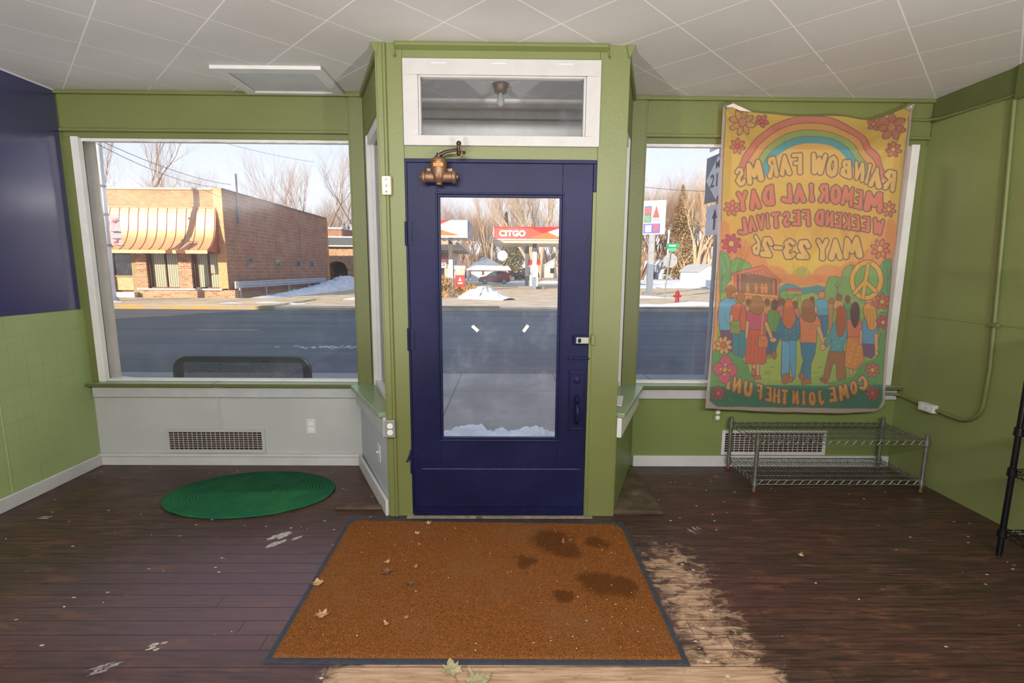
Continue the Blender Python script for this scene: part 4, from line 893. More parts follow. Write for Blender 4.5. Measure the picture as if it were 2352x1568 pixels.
def matpt(u, v):
    m = .022; p = lerp4(m / 1.6 + u * (1 - 2 * m / 1.6), m + v * (1 - 2 * m - .01)); e = min(u, 1 - u, v, 1 - v)
    p.z = .0135 + .003 * noise.noise(p * 60) if e > .004 else .0065
    if v > .93:   # worn rounded far corners
        k = (v - .93) / .07; w = .06 * (1 - math.sqrt(max(0, 1 - k * k)))
        p.x += w if u < .5 else -w; p.x = p.x
    return p
MB().grid(matpt, 160, 120).build('coir_pile', coir(), mt, smooth=True)
# dry leaves: a lobed outline, slightly cupped
LEAF = [(0, -.5), (.12, -.28), (.36, -.36), (.30, -.14), (.52, -.02), (.34, .06), (.44, .30), (.20, .22), (.14, .42), (0, .55), (-.14, .40), (-.22, .20), (-.42, .30), (-.32, .06), (-.5, -.04), (-.28, -.14), (-.34, -.34), (-.1, -.26)]
def leaf(x, y, sz, rot, col, label, z=.016, stem=True, curl=.35, st=1.0, seed=0, group=None, flat=1.0):
    t = thing('dry_leaf', label, 'leaf', (x, y, z), group)
    rnd = random.Random(seed); mb = MB(); c, s = math.cos(rot), math.sin(rot)
    def tr(px, py, k=1.0):
        px *= sz * k * (1 + .25 * rnd.uniform(-1, 1) * (1 if k == 1 else 0)); py *= sz * k * st
        h = .002 + curl * sz * ((px / sz) ** 2 + .5 * (py / sz) ** 2) * 2 * (1 + .5 * math.sin(px * 300 + seed)) * flat
        return Vector((x + px * c - py * s, y + px * s + py * c, z + h))
    o = [tr(a, b_) for a, b_ in LEAF]; i_ = [tr(a, b_, .5) for a, b_ in LEAF]; n = len(o); cc = tr(0, 0, 0.01)
    mb.add(o + i_ + [cc], [[k, (k + 1) % n, n + (k + 1) % n, n + k] for k in range(n)] + [[n + k, n + (k + 1) % n, 2 * n] for k in range(n)])
    mb.build('leaf_blade', mat('dry_leaf', col, .75, var=.3, vs=60), t, smooth=True, angle=80)
    if stem:
        a = tr(0, -.45); e = a + Vector((math.sin(rot) * sz * .7 + .01, -math.cos(rot) * sz * .7, 0)); e.z = z + .003
        MB().tube([a, (a + e) / 2 + Vector((.004, 0, .004)), e], [.0012, .001, .0008], 5).build('leaf_stem', mat('leaf_stem', (110, 70, 44), .7), t)
leaf(-.893, 2.135, .062, .4, (178, 134, 98), 'tan lobed leaf near the left edge of the doormat', seed=1)
leaf(-.79, 1.92, .058, -.2, (170, 128, 92), 'tan leaf with long stem near the front left of the doormat', seed=2)
leaf(-.603, 2.30, .036, 1.2, (176, 130, 86), 'small curled tan leaf above the brown leaf on the doormat', stem=False, curl=.7, seed=3)
leaf(-.584, 2.22, .064, 2.5, (112, 72, 50), 'darker brown crumpled leaf on the left half of the doormat', curl=.6, seed=4)
leaf(-.45, 2.262, .036, 1.6, (158, 112, 78), 'small brown leaf scrap between the big leaves and the doormat centre', stem=False, st=.5, seed=5)
leaf(-.45, 2.125, .05, .6, (86, 66, 52), 'dark shredded leaf left of the doormat centre', stem=True, curl=.8, st=.6, seed=6)
leaf(-.50, 2.58, .036, .9, (172, 148, 116), 'pale grey-tan leaf near the far edge of the doormat', stem=False, seed=7)
leaf(-.47, 2.47, .034, 2.2, (184, 110, 66), 'reddish scrap of leaf just nearer than the pale one at the far edge', stem=False, st=.5, seed=8)
leaf(-.455, 2.69, .04, .2, (186, 150, 96), 'yellowish leaf scrap against the far edge of the doormat', stem=False, seed=9)
leaf(.317, 2.49, .06, 1.4, (128, 84, 52), 'flat brown leaf by the dark stains on the right of the doormat', stem=True, st=.4, seed=10)
leaf(-.50, 1.865, .04, -.7, (190, 132, 84), 'small folded tan leaf near the front of the doormat', stem=False, st=.45, curl=.8, seed=11)
leaf(-.425, 1.905, .03, .5, (180, 112, 72), 'tiny reddish leaf scrap near the front of the doormat', stem=False, st=.6, seed=12)
leaf(-.20, 1.645, .085, .3, (150, 140, 104), 'pale yellow-green leaf on the floor against the doormat front', z=.003, seed=13, curl=.25)
leaf(-.10, 1.585, .11, -1.0, (142, 132, 98), 'largest pale yellow-green leaf on the floor at the bottom edge', z=.003, seed=14, curl=.25)
leaf(1.575, 2.387, .03, .8, (196, 158, 112), 'small tan leaf alone on the dark floor at right', z=.002, stem=False, seed=15)
leaf(-.16, 2.765, .04, .2, (120, 70, 48), 'reddish brown leaf on the threshold at the door foot', z=.012, stem=False, seed=16)
# tiny chips and grit on mat and floor
ch = MB()
for i in range(190):
    if i < 110: x, y, z = random.uniform(-.85, .65), random.uniform(1.72, 2.68), .0165; k = 1
    else: x, y, z = random.uniform(-2.9, 2.9), random.uniform(1.6, 3.5), .0012; k = 1.4
    if i >= 110 and -1.0 < x < .75 and y < 2.8: continue
    if (x + 1.685) ** 2 / .3 + (y - 3.1) ** 2 / .12 < 1: continue
    if i < 110 and random.random() < .35: x = random.uniform(.15, .65)
    r = random.uniform(.0008, .0028) * k; a = random.uniform(0, PI)
    ch.hexa([(x + r * math.cos(a + q * PI / 2) * (1.6 if q % 2 else .8), y + r * math.sin(a + q * PI / 2), z) for q in range(4)], [(x + r * math.cos(a + q * PI / 2) * (1.6 if q % 2 else .8), y + r * math.sin(a + q * PI / 2), z + .0015) for q in range(4)])
o = tag(ch.build('paint_chips', mat('pale_paint_chip', (200, 196, 184), .7)), 'pale paint chips and grit scattered on doormat and floor', 'debris'); o['kind'] = 'stuff'
# old smears of white paint on the boards
def smear(name, label, px_, py_, L_, W_, ang, m, seed):
    c = atz(px_, py_, .0008); rnd = random.Random(seed); mb = MB()
    for k in range(5):
        o_ = Vector((rnd.gauss(0, W_ * .5), rnd.gauss(0, W_ * .5), 0)); n = 14; l = L_ * rnd.uniform(.35, .6); w = W_ * rnd.uniform(.15, .35); sh = rnd.uniform(-.5, .5) * L_ * .5
        P = []
        for i in range(n):
            t = 2 * PI * i / n; r = 1 + .35 * rnd.uniform(-1, 1); x = math.cos(t) * l * r + sh; y = math.sin(t) * w * r
            P.append(c + o_ + Vector((x * math.cos(ang) - y * math.sin(ang), x * math.sin(ang) + y * math.cos(ang), k * .0002)))
        mb.prism(P, (0, 0, .0005))
    tag(mb.build(name, m), label, 'paint smear')
M['smear'] = mat('scuffed_white_paint', (160, 152, 142), .8, var=.25, vs=70, stain=((100, 76, 66), 45, .56))
M['smear_dim'] = mat('faint_scuffed_paint', (128, 120, 122), .8, var=.3, vs=70, stain=((80, 60, 54), 40, .5))
smear('paint_smear', 'whitish paint smear on the floor between green rug and doormat', 650, 1233, .085, .06, .75, M['smear'], 2)
smear('paint_smear', 'faint bluish paint smear on the floor in front of the triangular patch', 1590, 1214, .06, .03, -1.1, M['smear_dim'], 5)
smear('paint_smear', 'small white paint smear on the floor near the left baseboard', 98, 1190, .05, .015, .1, M['smear'], 8)
smear('paint_smear', 'scattered white paint smear at the lower left of the floor', 362, 1482, .03, .03, .4, M['smear'], 11)
smear('paint_smear', 'long grey paint scrape at the bottom left of the floor', 240, 1535, .07, .03, .5, M['smear_dim'], 14)
# loose floor pieces beside the entry
M['old_board'] = mat('old_green_stained_board', (74, 62, 46), .7, var=.35, vs=9, bump=.4, stain=((150, 150, 120), 9, .62))
tag(MB().hexa([(.668, 2.83, .001), (.985, 2.83, .001), (.975, 3.56, .001), (.955, 3.56, .001)], [(.668, 2.83, .028), (.975, 2.83, .022), (.972, 3.55, .024), (.957, 3.55, .024)]).build('floor_wedge', M['old_board'], bevel=.003), 'triangular paint-stained floorboard patch right of the entry', 'floor patch')
tag(MB().hexa([(-1.07, 2.885, .001), (-.76, 2.885, .001), (-.78, 2.925, .001), (-1.08, 2.925, .001)], [(-1.07, 2.888, .02), (-.77, 2.888, .017), (-.78, 2.922, .017), (-1.075, 2.922, .02)]).build('floor_strip', M['old_board'], bevel=.002), 'raised dark floor strip left of the entry wall', 'floor patch')
# tape bits on the glass, card on the sill
M['tape'] = mat('masking_tape', (224, 218, 204), .6, var=.05)
for (x, z, a, lab) in ((-.183, 1.157, -.75, 'torn strip of tape on the door glass, left one'), (.112, 1.16, .95, 'torn strip of tape on the door glass, right one')):
    u = Vector((math.cos(a), 0, math.sin(a))); w = Vector((-math.sin(a), 0, math.cos(a))); c = Vector((x, DY + .0195, z)); L_, W_ = .023, .0095
    pts = [c - u * L_ - w * W_, c + u * L_ * .9 - w * W_, c + u * L_ * 1.1 - w * W_ * .3, c + u * L_ * .85 + w * 0, c + u * L_ * 1.08 + w * W_, c - u * L_ * .95 + w * W_, c - u * L_ * 1.1]
    tag(MB().prism(pts, (0, .002, 0)).build('tape_strip', M['tape']), lab, 'tape')
cd = thing('paint_chip_flake', 'peeled white paint piece with reddish rim on the right entry sill', 'paint flake', (.70, 2.93, .651))
q = [atz(1407, 912, .653), atz(1432, 910, .653), atz(1428, 933, .653), atz(1405, 931, .653)]
MB().hexa(q, [p + Vector((0, 0, .006)) for p in q]).build('flake_sheet', mat('peeled_paint', (206, 206, 204), .6, var=.15, vs=90, stain=((190, 90, 60), 60, .66)), cd, bevel=.001)
# ---------- chrome wire shelf ----------
CH = mat('dull_chrome_wire', (150, 150, 142), .32, .85, var=.15, vs=40, bump=0)
RU = mat('rusty_foot', (120, 72, 50), .8, .2, var=.3, vs=60)
def wire_shelf(t, x0, x1, y0, y1, z, m, pitch=.026, wr=.0022, truss=.032, nstiff=4):
    w = MB()
    for zz in (z, z - truss):
        w.tube([(x0, y0, zz), (x1, y0, zz), (x1, y1, zz), (x0, y1, zz)], .0032, 6, closed=True)
    def zig(a, b, n):
        pts = []
        for i in range(n + 1): p = a.lerp(b, i / n); pts.append((p.x, p.y, z - (truss if i % 2 else 0)))
        w.tube(pts, .0022, 5)
    n = max(6, int((x1 - x0) / .028)); m2 = max(4, int((y1 - y0) / .028))
    zig(Vector((x0, y0, 0)), Vector((x1, y0, 0)), n); zig(Vector((x0, y1, 0)), Vector((x1, y1, 0)), n)
    zig(Vector((x0, y0, 0)), Vector((x0, y1, 0)), m2); zig(Vector((x1, y0, 0)), Vector((x1, y1, 0)), m2)
    w.build('shelf_edge', m, t)
    w = MB(); k = int((x1 - x0) / pitch)
    if (x1 - x0) > (y1 - y0):
        for i in range(1, k): x = x0 + (x1 - x0) * i / k; w.tube([(x, y0, z + .002), (x, y1, z + .002)], wr, 5)
        for i in range(1, nstiff): y = y0 + (y1 - y0) * i / nstiff; w.tube([(x0, y, z - .003), (x1, y, z - .003)], .003, 5)
    else:
        k = int((y1 - y0) / pitch)
        for i in range(1, k): y = y0 + (y1 - y0) * i / k; w.tube([(x0, y, z + .002), (x1, y, z + .002)], wr, 5)
        for i in range(1, nstiff): x = x0 + (x1 - x0) * i / nstiff; w.tube([(x, y0, z - .003), (x, y1, z - .003)], .003, 5)
    w.build('shelf_deck', m, t)
def shelf_post(t, x, y, z0, z1, r, m, foot, collars, rings=True):
    p = MB(); pr = []
    z = z0
    p.cyl((x, y, z0), (x, y, z1), r, 12)
    k = int((z1 - z0) / .025)
    for i in range(1, k): zz = z0 + (z1 - z0) * i / k; p.tube([(x, y, zz - .0012), (x, y, zz + .0012)], r * 1.06, 12)
    o = p.build('post', m, t, smooth=True)
    MB().lathe([(r * .7, z1 - .002), (r * 1.1, z1), (r * 1.1, z1 + .008), (r * .5, z1 + .012)], (x, y, 0), (0, 0, 1), 12).build('post_cap', m, t, smooth=True)
    MB().lathe([(r * .9, 0.001), (r * .8, .02), (r * .5, z0)], (x, y, 0), (0, 0, 1), 10).build('foot', foot, t, smooth=True)
    for zc in collars: MB().lathe([(r * 1.25, zc - .04), (r * 1.6, zc - .036), (r * 1.45, zc + .006), (r * 1.2, zc + .008)], (x, y, 0), (0, 0, 1), 14).build('collar', m, t, smooth=True)
cs = thing('wire_shelf', 'low two-tier chrome wire shelf under the festival banner', 'shelf', (2.28, 3.35, 0))
sx0, sx1, sy0, sy1 = 1.705, 2.862, 3.15, 3.545
for zz in (.37, .085): wire_shelf(cs, sx0, sx1, sy0, sy1, zz, CH, nstiff=5)
for x in (sx0, sx1):
    for y in (sy0, sy1): shelf_post(cs, x, y, .03, .40, .0135, CH, RU, (.37, .085))
# black wire rack at the right edge
BK = mat('black_epoxy_wire', (16, 16, 20), .3, .3, var=.1, bump=0, spec=.6)
br = thing('wire_rack', 'tall black wire shelving rack cut by the right edge', 'rack', (2.78, 1.95, 0))
for zz in (.145, .485, .705, 1.25): wire_shelf(br, 2.648, 2.95, 1.50, 2.395, zz, BK, nstiff=3)
for x in (2.648, 2.95):
    for y in (1.50, 2.395): shelf_post(br, x, y, .02, 1.75, .0135, BK, BK, (.145, .485, .705))
# =================== FESTIVAL BANNER ===================
def build_banner():
    art = banner_art()
    NX, NY = 400, 640
    YT = 3.50
    # outline of the hanging cloth on its plane (x, z)
    top = [(1661, 247), (1668, 240), (1685, 238), (1704, 247), (1726, 257), (1760, 262), (1818, 267), (1880, 266), (1939, 268), (1975, 275), (2000, 276), (2040, 264), (2070, 252), (2096, 239)]
    bot = [(1618, 936), (1660, 939), (1720, 942), (1800, 945), (1880, 947), (1950, 947), (2008, 944), (2022, 938), (2030, 926)]
    lef = [(1661, 247), (1658, 340), (1652, 460), (1646, 600), (1638, 720), (1628, 840), (1618, 936)]
    rig = [(2096, 239), (2090, 300), (2082, 400), (2068, 500), (2054, 600), (2046, 700), (2041, 800), (2035, 880), (2030, 926)]
    def W(l): return np.array([tuple(aty(x, y, YT))[0::2] for x, y in l])
    def samp(P, n):
        d = np.r_[0, np.cumsum(np.hypot(*np.diff(P, axis=0).T))]; t = np.linspace(0, d[-1], n)
        return np.stack([np.interp(t, d, P[:, 0]), np.interp(t, d, P[:, 1])], 1)
    T, Bt, L, R = samp(W(top), NX), samp(W(bot), NX), samp(W(lef), NY), samp(W(rig), NY)
    u = np.linspace(0, 1, NX)[None, :, None]; v = np.linspace(0, 1, NY)[:, None, None]
    P = (1 - v) * T[None] + v * Bt[None] + (1 - u) * L[:, None] + u * R[:, None] - ((1 - u) * (1 - v) * T[0] + u * (1 - v) * T[-1] + (1 - u) * v * Bt[0] + u * v * Bt[-1])
    X, Zc = P[..., 0], P[..., 1]; U = np.broadcast_to(u[..., 0], X.shape); Vv = np.broadcast_to(v[..., 0], X.shape)
    # soft folds: hanging creases from the two pinned corners, faint vertical waves, lower hem curl
    dY = .007 * np.sin(U * 17 + 1.5 * np.sin(Vv * 5)) * (1 - .4 * Vv) + .003 * np.sin(U * 41 + Vv * 6)
    for (cu, cvv, s, a) in ((0, 0, 1, 1), (1, 0, -1, 1)):
        ang = np.arctan2(Vv * 1.6, np.abs(U - cu) + 1e-6); r = np.hypot((U - cu) * .9, Vv * 1.3)
        dY += .011 * np.sin(ang * 13) * np.exp(-((r - .28) / .24) ** 2)
    cre = np.abs((U - .985) * 1.0 + (Vv - .02) * .62 + .02 * np.sin(Vv * 20)); dY += -.016 * np.exp(-(cre / .012) ** 2) * np.exp(-(Vv / .33) ** 2)
    cre = np.abs((U - .06) - (Vv - .02) * .38); dY += -.010 * np.exp(-(cre / .014) ** 2) * np.exp(-(Vv / .3) ** 2)
    for k in (.22, .47, .72): dY += -.002 * np.exp(-((Vv - k) / .004) ** 2)
    for k in (.33, .66): dY += -.002 * np.exp(-((U - k) / .005) ** 2)
    dY += -.01 * np.exp(-((Vv - 1) / .04) ** 2)
    # artwork lookup, in the plane coordinates of the cloth
    fwv = np.array(FW); rx = np.array(RX); up = np.array(UP)
    q = np.stack([X, np.full_like(X, YT), Zc - H], -1); z = q @ fwv
    px = 1176 + F * (q @ rx) / z; py = 784 - F * (q @ up) / z
    ax = (px - 1600) / .24231; ay = (py - 220) / .24231
    i = np.clip((ax - art.x0) / art.st, 0, art.w - 1.001); j = np.clip((ay - art.y0) / art.st, 0, art.h - 1.001)
    i0, j0 = i.astype(int), j.astype(int); fi, fj = (i - i0)[..., None], (j - j0)[..., None]; I = art.img
    C_ = I[j0, i0] * (1 - fi) * (1 - fj) + I[j0, i0 + 1] * fi * (1 - fj) + I[j0 + 1, i0] * (1 - fi) * fj + I[j0 + 1, i0 + 1] * fi * fj
    C_ = np.where(C_ <= .04045, C_ / 12.92, ((C_ + .055) / 1.055) ** 2.4)
    t = thing('festival_banner', 'large fabric festival banner with rainbow, lettering and crowd, pinned over the right window', 'banner', (2.2, YT, .45))
    co = np.stack([X - 2.2, dY - .0, Zc - .45], -1).reshape(-1, 3).astype(np.float32)
    me = bpy.data.meshes.new('printed_cloth')
    idx = np.arange(NX * NY).reshape(NY, NX); fc = np.stack([idx[:-1, :-1], idx[1:, :-1], idx[1:, 1:], idx[:-1, 1:]], -1).reshape(-1, 4)
    me.vertices.add(len(co)); me.vertices.foreach_set('co', co.ravel())
    me.loops.add(fc.size); me.loops.foreach_set('vertex_index', fc.ravel().astype(np.int32))
    me.polygons.add(len(fc)); me.polygons.foreach_set('loop_start', (np.arange(len(fc)) * 4).astype(np.int32)); me.polygons.foreach_set('loop_total', np.full(len(fc), 4, np.int32))
    me.update(); me.polygons.foreach_set('use_smooth', [True] * len(fc))
    ca = me.color_attributes.new('print', 'FLOAT_COLOR', 'POINT')
    ca.data.foreach_set('color', np.concatenate([C_.reshape(-1, 3), np.ones((NX * NY, 1))], 1).astype(np.float32).ravel())
    N = NT('printed_thin_fabric'); at = N.n('ShaderNodeAttribute', attribute_name='print'); c = at.outputs['Color']
    v3 = N.coord(); nb = N.bump(N.noise(N.coord((1, 1, .3)), 30, 4), .25, .004)
    df = N.n('ShaderNodeBsdfDiffuse'); tl = N.n('ShaderNodeBsdfTranslucent'); tp = N.n('ShaderNodeBsdfTransparent')
    N.l(c, df.inputs[0]); N.l(c, tl.inputs[0]); N.l(nb, df.inputs['Normal']); N.l(c, tp.inputs[0])
    m1 = N.n('ShaderNodeMixShader'); m1.inputs[0].default_value = .64; N.l(df.outputs[0], m1.inputs[1]); N.l(tl.outputs[0], m1.inputs[2])
    m2 = N.n('ShaderNodeMixShader'); m2.inputs[0].default_value = .13; N.l(m1.outputs[0], m2.inputs[1]); N.l(tp.outputs[0], m2.inputs[2])
    N.l(m2.outputs[0], N.out.inputs[0])
    me.materials.append(N.m)
    o = bpy.data.objects.new('printed_cloth', me); COL.objects.link(o); o.parent = t
    # folded-over corner and hem flaps
    M['cream_cloth'] = mat('cream_banner_cloth', (206, 190, 178), .8, var=.05, vs=20)
    a = [aty(1663, 247, YT - .012), aty(1684, 237, YT - .014), aty(1706, 247, YT - .012), aty(1727, 257, YT - .008), aty(1700, 254, YT - .012), aty(1682, 246, YT - .014)]
    MB().prism(a, (0, .0015, 0)).build('folded_corner', M['cream_cloth'], t)
    pin = MB().lathe([(.004, 0), (.005, .004), (.003, .008), (.005, .011)], aty(1666, 247, YT - .006), (0, -1, 0), 10)
    tag(pin.build('push_pin', mat('green_plastic_pin', (30, 110, 70), .4), smooth=True), 'green push pin in the upper left corner of the banner', 'pin')
    pin = MB().lathe([(.004, 0), (.005, .004), (.003, .008), (.005, .011)], aty(2090, 246, YT - .006), (0, -1, 0), 10)
    tag(pin.build('push_pin', bpy.data.materials['cream_banner_cloth'], smooth=True), 'pale push pin in the upper right corner of the banner', 'pin')
build_banner()
# =================== OUTSIDE ===================
GZ = -.12
def ground(name, col, x0, x1, y0, y1, z, label, m, th=.15, cat='ground'):
    return struct(B(x0, x1, y0, y1, z - th, z).build(name, m), label, cat)
def concrete(name, col, joints=None, stain=.0):
    N = NT(name); v = N.coord(); o = sep(N, v); c = lin(col)
    b = N.mix(N.step(N.noise(v, .9, 6, .65), .35, .65), mul(c, .78), mul(c, 1.15))
    b = N.mix(N.math('MULTIPLY', N.step(N.noise(v, 26, 5), .35, .7), .35), b, mul(c, .7))
    h = N.noise(v, 60, 4)
    if joints:
        L = N.math('MAXIMUM', lines(N, N.math('ADD', o[0], joints[0]), joints[1], .010), lines(N, N.math('ADD', o[1], joints[2]), joints[3], .007))
        b = N.mix(N.math('MULTIPLY', L, .75), b, lin((50, 50, 50))); h = N.math('SUBTRACT', h, N.math('MULTIPLY', L, 2.0))
    N.pbr(b, .8, 0, N.bump(h, .2, .004), .25); return N.m
M['walk'] = concrete('sidewalk_concrete', (150, 146, 140), (.70, 1.43, 0.0, 6.4))
M['tan_conc'] = concrete('sunlit_tan_concrete', (206, 186, 156))
def asphalt():
    N = NT('worn_asphalt'); v = N.coord()
    b = N.mix(N.step(N.noise(N.coord((.06, .8, 1)), 1.6, 6, .7), .3, .7), lin((72, 76, 82)), lin((98, 101, 106)))
    b = N.mix(N.math('MULTIPLY', N.step(N.noise(v, 40, 4, .8), .45, .65), .4), b, lin((64, 66, 70)))
    sn = N.step(N.noise(N.coord((1, 3, 1)), 9, 5, .8), .76, .79); b = N.mix(sn, b, lin((200, 205, 212)))
    N.pbr(b, .75, 0, N.bump(N.noise(v, 90, 3), .4, .004), .3); return N.m
M['asphalt'] = asphalt()
def snow_mat(name='snow', dirt=.15):
    N = NT(name); v = N.coord()
    b = N.mix(N.step(N.noise(v, 3, 6, .7), .35, .7), lin((206, 208, 212)), lin((236, 238, 242)))
    b = N.mix(N.math('MULTIPLY', N.step(N.noise(v, 5, 8, .8), .58, .70), dirt), b, lin((92, 84, 76)))
    N.pbr(b, .7, 0, N.bump(N.noise(v, 22, 6, .7), .5, .02), .3); return N.m
M['snow'] = snow_mat(); M['dirty_snow'] = snow_mat('dirty_snow', .75)
ground('ground_near_sidewalk', None, -40, 40, 2.86, 7.5, GZ, 'near concrete sidewalk with dark joints outside the door', M['walk'])
ground('ground_road', None, -90, 90, 7.5, 20.2, GZ - .10, 'wide grey asphalt road in shade', M['asphalt'], .1)
ground('ground_far_side', None, -150, 150, 20.2, 260, -.12, 'tan concrete and pavement across the road', M['tan_conc'])
MB()
# kerbs
M['kerb'] = concrete('kerb_concrete', (160, 154, 144)); 
def yellow_kerb():
    N = NT('worn_yellow_kerb'); v = N.coord(); b = N.mix(N.step(N.noise(v, 1.6, 7, .8), .42, .58), lin((176, 144, 78)), lin((150, 142, 128)))
    N.pbr(b, .7, 0, None, .3); return N.m
M['ykerb'] = yellow_kerb()
struct(B(-60, -9.6, 20.15, 20.4, -.22, -.06).build('trim_30', M['ykerb'], bevel=.02), 'worn yellow painted kerb in front of the brick shop', 'kerb')
struct(B(-6.2, -.3, 20.3, 20.6, -.22, -.03).build('trim_31', M['ykerb'], bevel=.02), 'worn yellow kerb in front of the gas station shrubs', 'kerb')
struct(B(5.0, 26, 20.4, 20.7, -.22, -.03).build('trim_32', M['kerb'], bevel=.02), 'grey kerb by the hydrant', 'kerb')
struct(B(-60, -9.8, 20.3, 25.2, -.14, -.045).build('ground_shop_sidewalk', M['tan_conc']), 'sunlit sidewalk in front of the brick shop', 'ground')
st = MB()
for x in np.arange(-8.6, -6.2, 3.2): st.box(x, x + 1.7, 13.5, 13.62, -.219, -.215)
struct(st.build('ground_lane_line', mat('faded_yellow_paint', (168, 150, 90), .7, var=.2)), 'faded yellow lane dash on the road', 'road marking')
# snow heaps
def heap(name, label, pts, hgt, m, nu=60, nv=20, seed=0, base=-.12, rough=.5, fr=2.2, kind=None):
    # pts: four ground corners; a mound with noisy surface, tapering to the edges
    A, B_, C_, D_ = [Vector((p[0], p[1], base)) for p in pts]
    def fn(u, v):
        p = (A * (1 - u) + B_ * u) * (1 - v) + (D_ * (1 - u) + C_ * u) * v
        e = min(1, 4.5 * min(u, 1 - u)) * (math.sin(PI * min(1, max(0, v)))) ** .7
        n1 = noise.noise(Vector((p.x * fr, p.y * fr, seed))); n2 = noise.noise(Vector((p.x * fr * 3.3, p.y * fr * 3.3, seed + 9))); n3 = noise.noise(Vector((p.x * fr * 9, p.y * fr * 9, seed)))
        ed = 1 if (u in (0, 1) or v in (0, 1)) else 0
        hh = hgt(u) if callable(hgt) else hgt
        z = base - .02 + (0 if ed else max(0, e * hh * (1 + rough * (n1 * 1.2 + n2 * .6 + n3 * .3))))
        return (p.x + .12 * n1 * (1 if hh < .5 else 2), p.y + .1 * n2, z)
    o = MB().grid(fn, nu, nv).build(name, m, smooth=True, angle=80)
    tag(o, label, 'snow'); o['kind'] = kind or 'stuff'; return o
heap('snow_drift', 'trampled snow drift just outside the navy door', [(-.78, 3.1), (.75, 3.1), (1.0, 4.72), (-1.0, 4.72)], .20, M['snow'], 120, 60, 3, GZ, .45, 2.6)
heap('snow_bank', 'dirty snow bank piled along the guardrail and brick side wall', [(-14.4, 25.6), (-12.6, 25.2), (-12.2, 41), (-14.2, 41)], 0.5, M['dirty_snow'], 70, 160, 5, -.1, .5, 1.3) if 0 else None
def along(name, label, path, m, seed=0, base=-.12, n=120, kx=18):
    # ridge of snow along a path of (x, y, half width, height)
    def fn(u, v):
        t = u * (len(path) - 1); i = min(int(t), len(path) - 2); k = t - i; a, b = path[i], path[i + 1]
        x, y, w, h = [a[q] * (1 - k) + b[q] * k for q in range(4)]
        dx, dy = b[0] - a[0], b[1] - a[1]; L = math.hypot(dx, dy); nx, ny = -dy / L, dx / L
        s = (v - .5) * 2; n1 = noise.noise(Vector((x * 1.1 + s * w, y * 1.1, seed))); n2 = noise.noise(Vector((x * 3.5 + s * 4, y * 3.5, seed + 5))); n3 = noise.noise(Vector((x * 7 + s * 7, y * 7, seed + 5)))
        z = base - .03 + (0 if v in (0, 1) else max(0, (1 - s * s) ** .8 * h * (1 + .4 * n1 + .28 * n2 + .12 * n3)))
        return (x + nx * s * w * (1 + .25 * n1), y + ny * s * w * (1 + .25 * n2), z)
    o = MB().grid(fn, n, kx).build(name, m, smooth=True, angle=80); tag(o, label, 'snow'); o['kind'] = 'stuff'; return o
along('snow_bank', 'long dirty snow bank along the brick side wall', [(-13.3, 24.6, .3, .04), (-13.1, 26.5, .6, .12), (-12.9, 29, .7, .24), (-12.9, 33, .9, .42), (-13.2, 38, 1.2, .75), (-13.5, 41, 1.3, .95), (-13.6, 43.5, 1.2, .7), (-13.2, 45, .7, .2)], M['dirty_snow'], 3)
along('snow_patch', 'thin snow along the kerb left of the bench', [(-7.2, 7.0, .2, .04), (-6.0, 6.9, .4, .07), (-5.0, 6.75, .35, .06), (-3.6, 6.95, .2, .05), (-2.9, 7.0, .1, .03)], M['snow'], 8, GZ)
along('snow_pile', 'white snow pile beside the gas station shrubs', [(-2.7, 27.6, .7, .15), (-2.0, 27.6, 1.0, .48), (-1.2, 27.4, 1.1, .62), (-.5, 26.7, .9, .28), (.15, 26.0, .5, .12)], M['snow'], 11)
along('snow_patch', 'low snow patch along the far kerb by the brick shop corner', [(-13.6, 21.2, .15, .05), (-12, 21.5, .35, .12), (-10.5, 22.0, .4, .12), (-9.2, 22.4, .2, .06)], M['snow'], 13)
along('snow_patch', 'snow strip on the island right of the brick side wall', [(-8.6, 25.8, .2, .06), (-7.0, 26.3, .6, .2), (-4.5, 26.6, .6, .2)], M['snow'], 15)
along('snow_patch', 'small snow patch at the foot of the white lamp pole', [(-18.2, 21.9, .2, .05), (-17.6, 21.8, .4, .1), (-17.0, 21.8, .2, .04)], M['snow'], 16, -.05)
along('snow_patch', 'snow heaped around the red hydrant and kerb', [(5.0, 22.3, .5, .08), (7.4, 22.6, .6, .1), (8.8, 23.4, .6, .2), (9.8, 23.3, .6, .12), (14, 23.8, .8, .1)], M['snow'], 18)
along('snow_patch', 'snow wedge at the foot of the price sign pole', [(4.5, 29.5, .9, .1), (8, 29.5, 1.0, .12), (10.0, 29.3, .4, .05)], M['snow'], 19)
along('snow_patch', 'snowy lot behind the gas station pumps', [(-1.0, 60, 2.5, .12), (6, 63, 5, .2), (16, 66, 8, .3), (30, 70, 10, .3)], M['snow'], 21)
along('snow_patch', 'snow covered yard around the white shed', [(11, 47, 2.5, .15), (18, 50, 4.5, .25), (28, 52, 6, .3)], M['snow'], 22)
sk = MB()
for i in range(60):
    x, y = -3.9 + random.gauss(0, .45), 10.6 + random.gauss(0, .12); r = random.uniform(.008, .03)
    sk.hexa([(x - r * 2, y - r, GZ - .10), (x + r * 2, y - r, GZ - .10), (x + r, y + r, GZ - .10), (x - r, y + r, GZ - .10)], [(x - r * 2, y - r, GZ - .094), (x + r * 2, y - r, GZ - .094), (x + r, y + r, GZ - .094), (x - r, y + r, GZ - .094)])
o = tag(sk.build('snow_crumbs', M['snow']), 'crumbs of snow scattered on the near lane', 'snow'); o['kind'] = 'stuff'
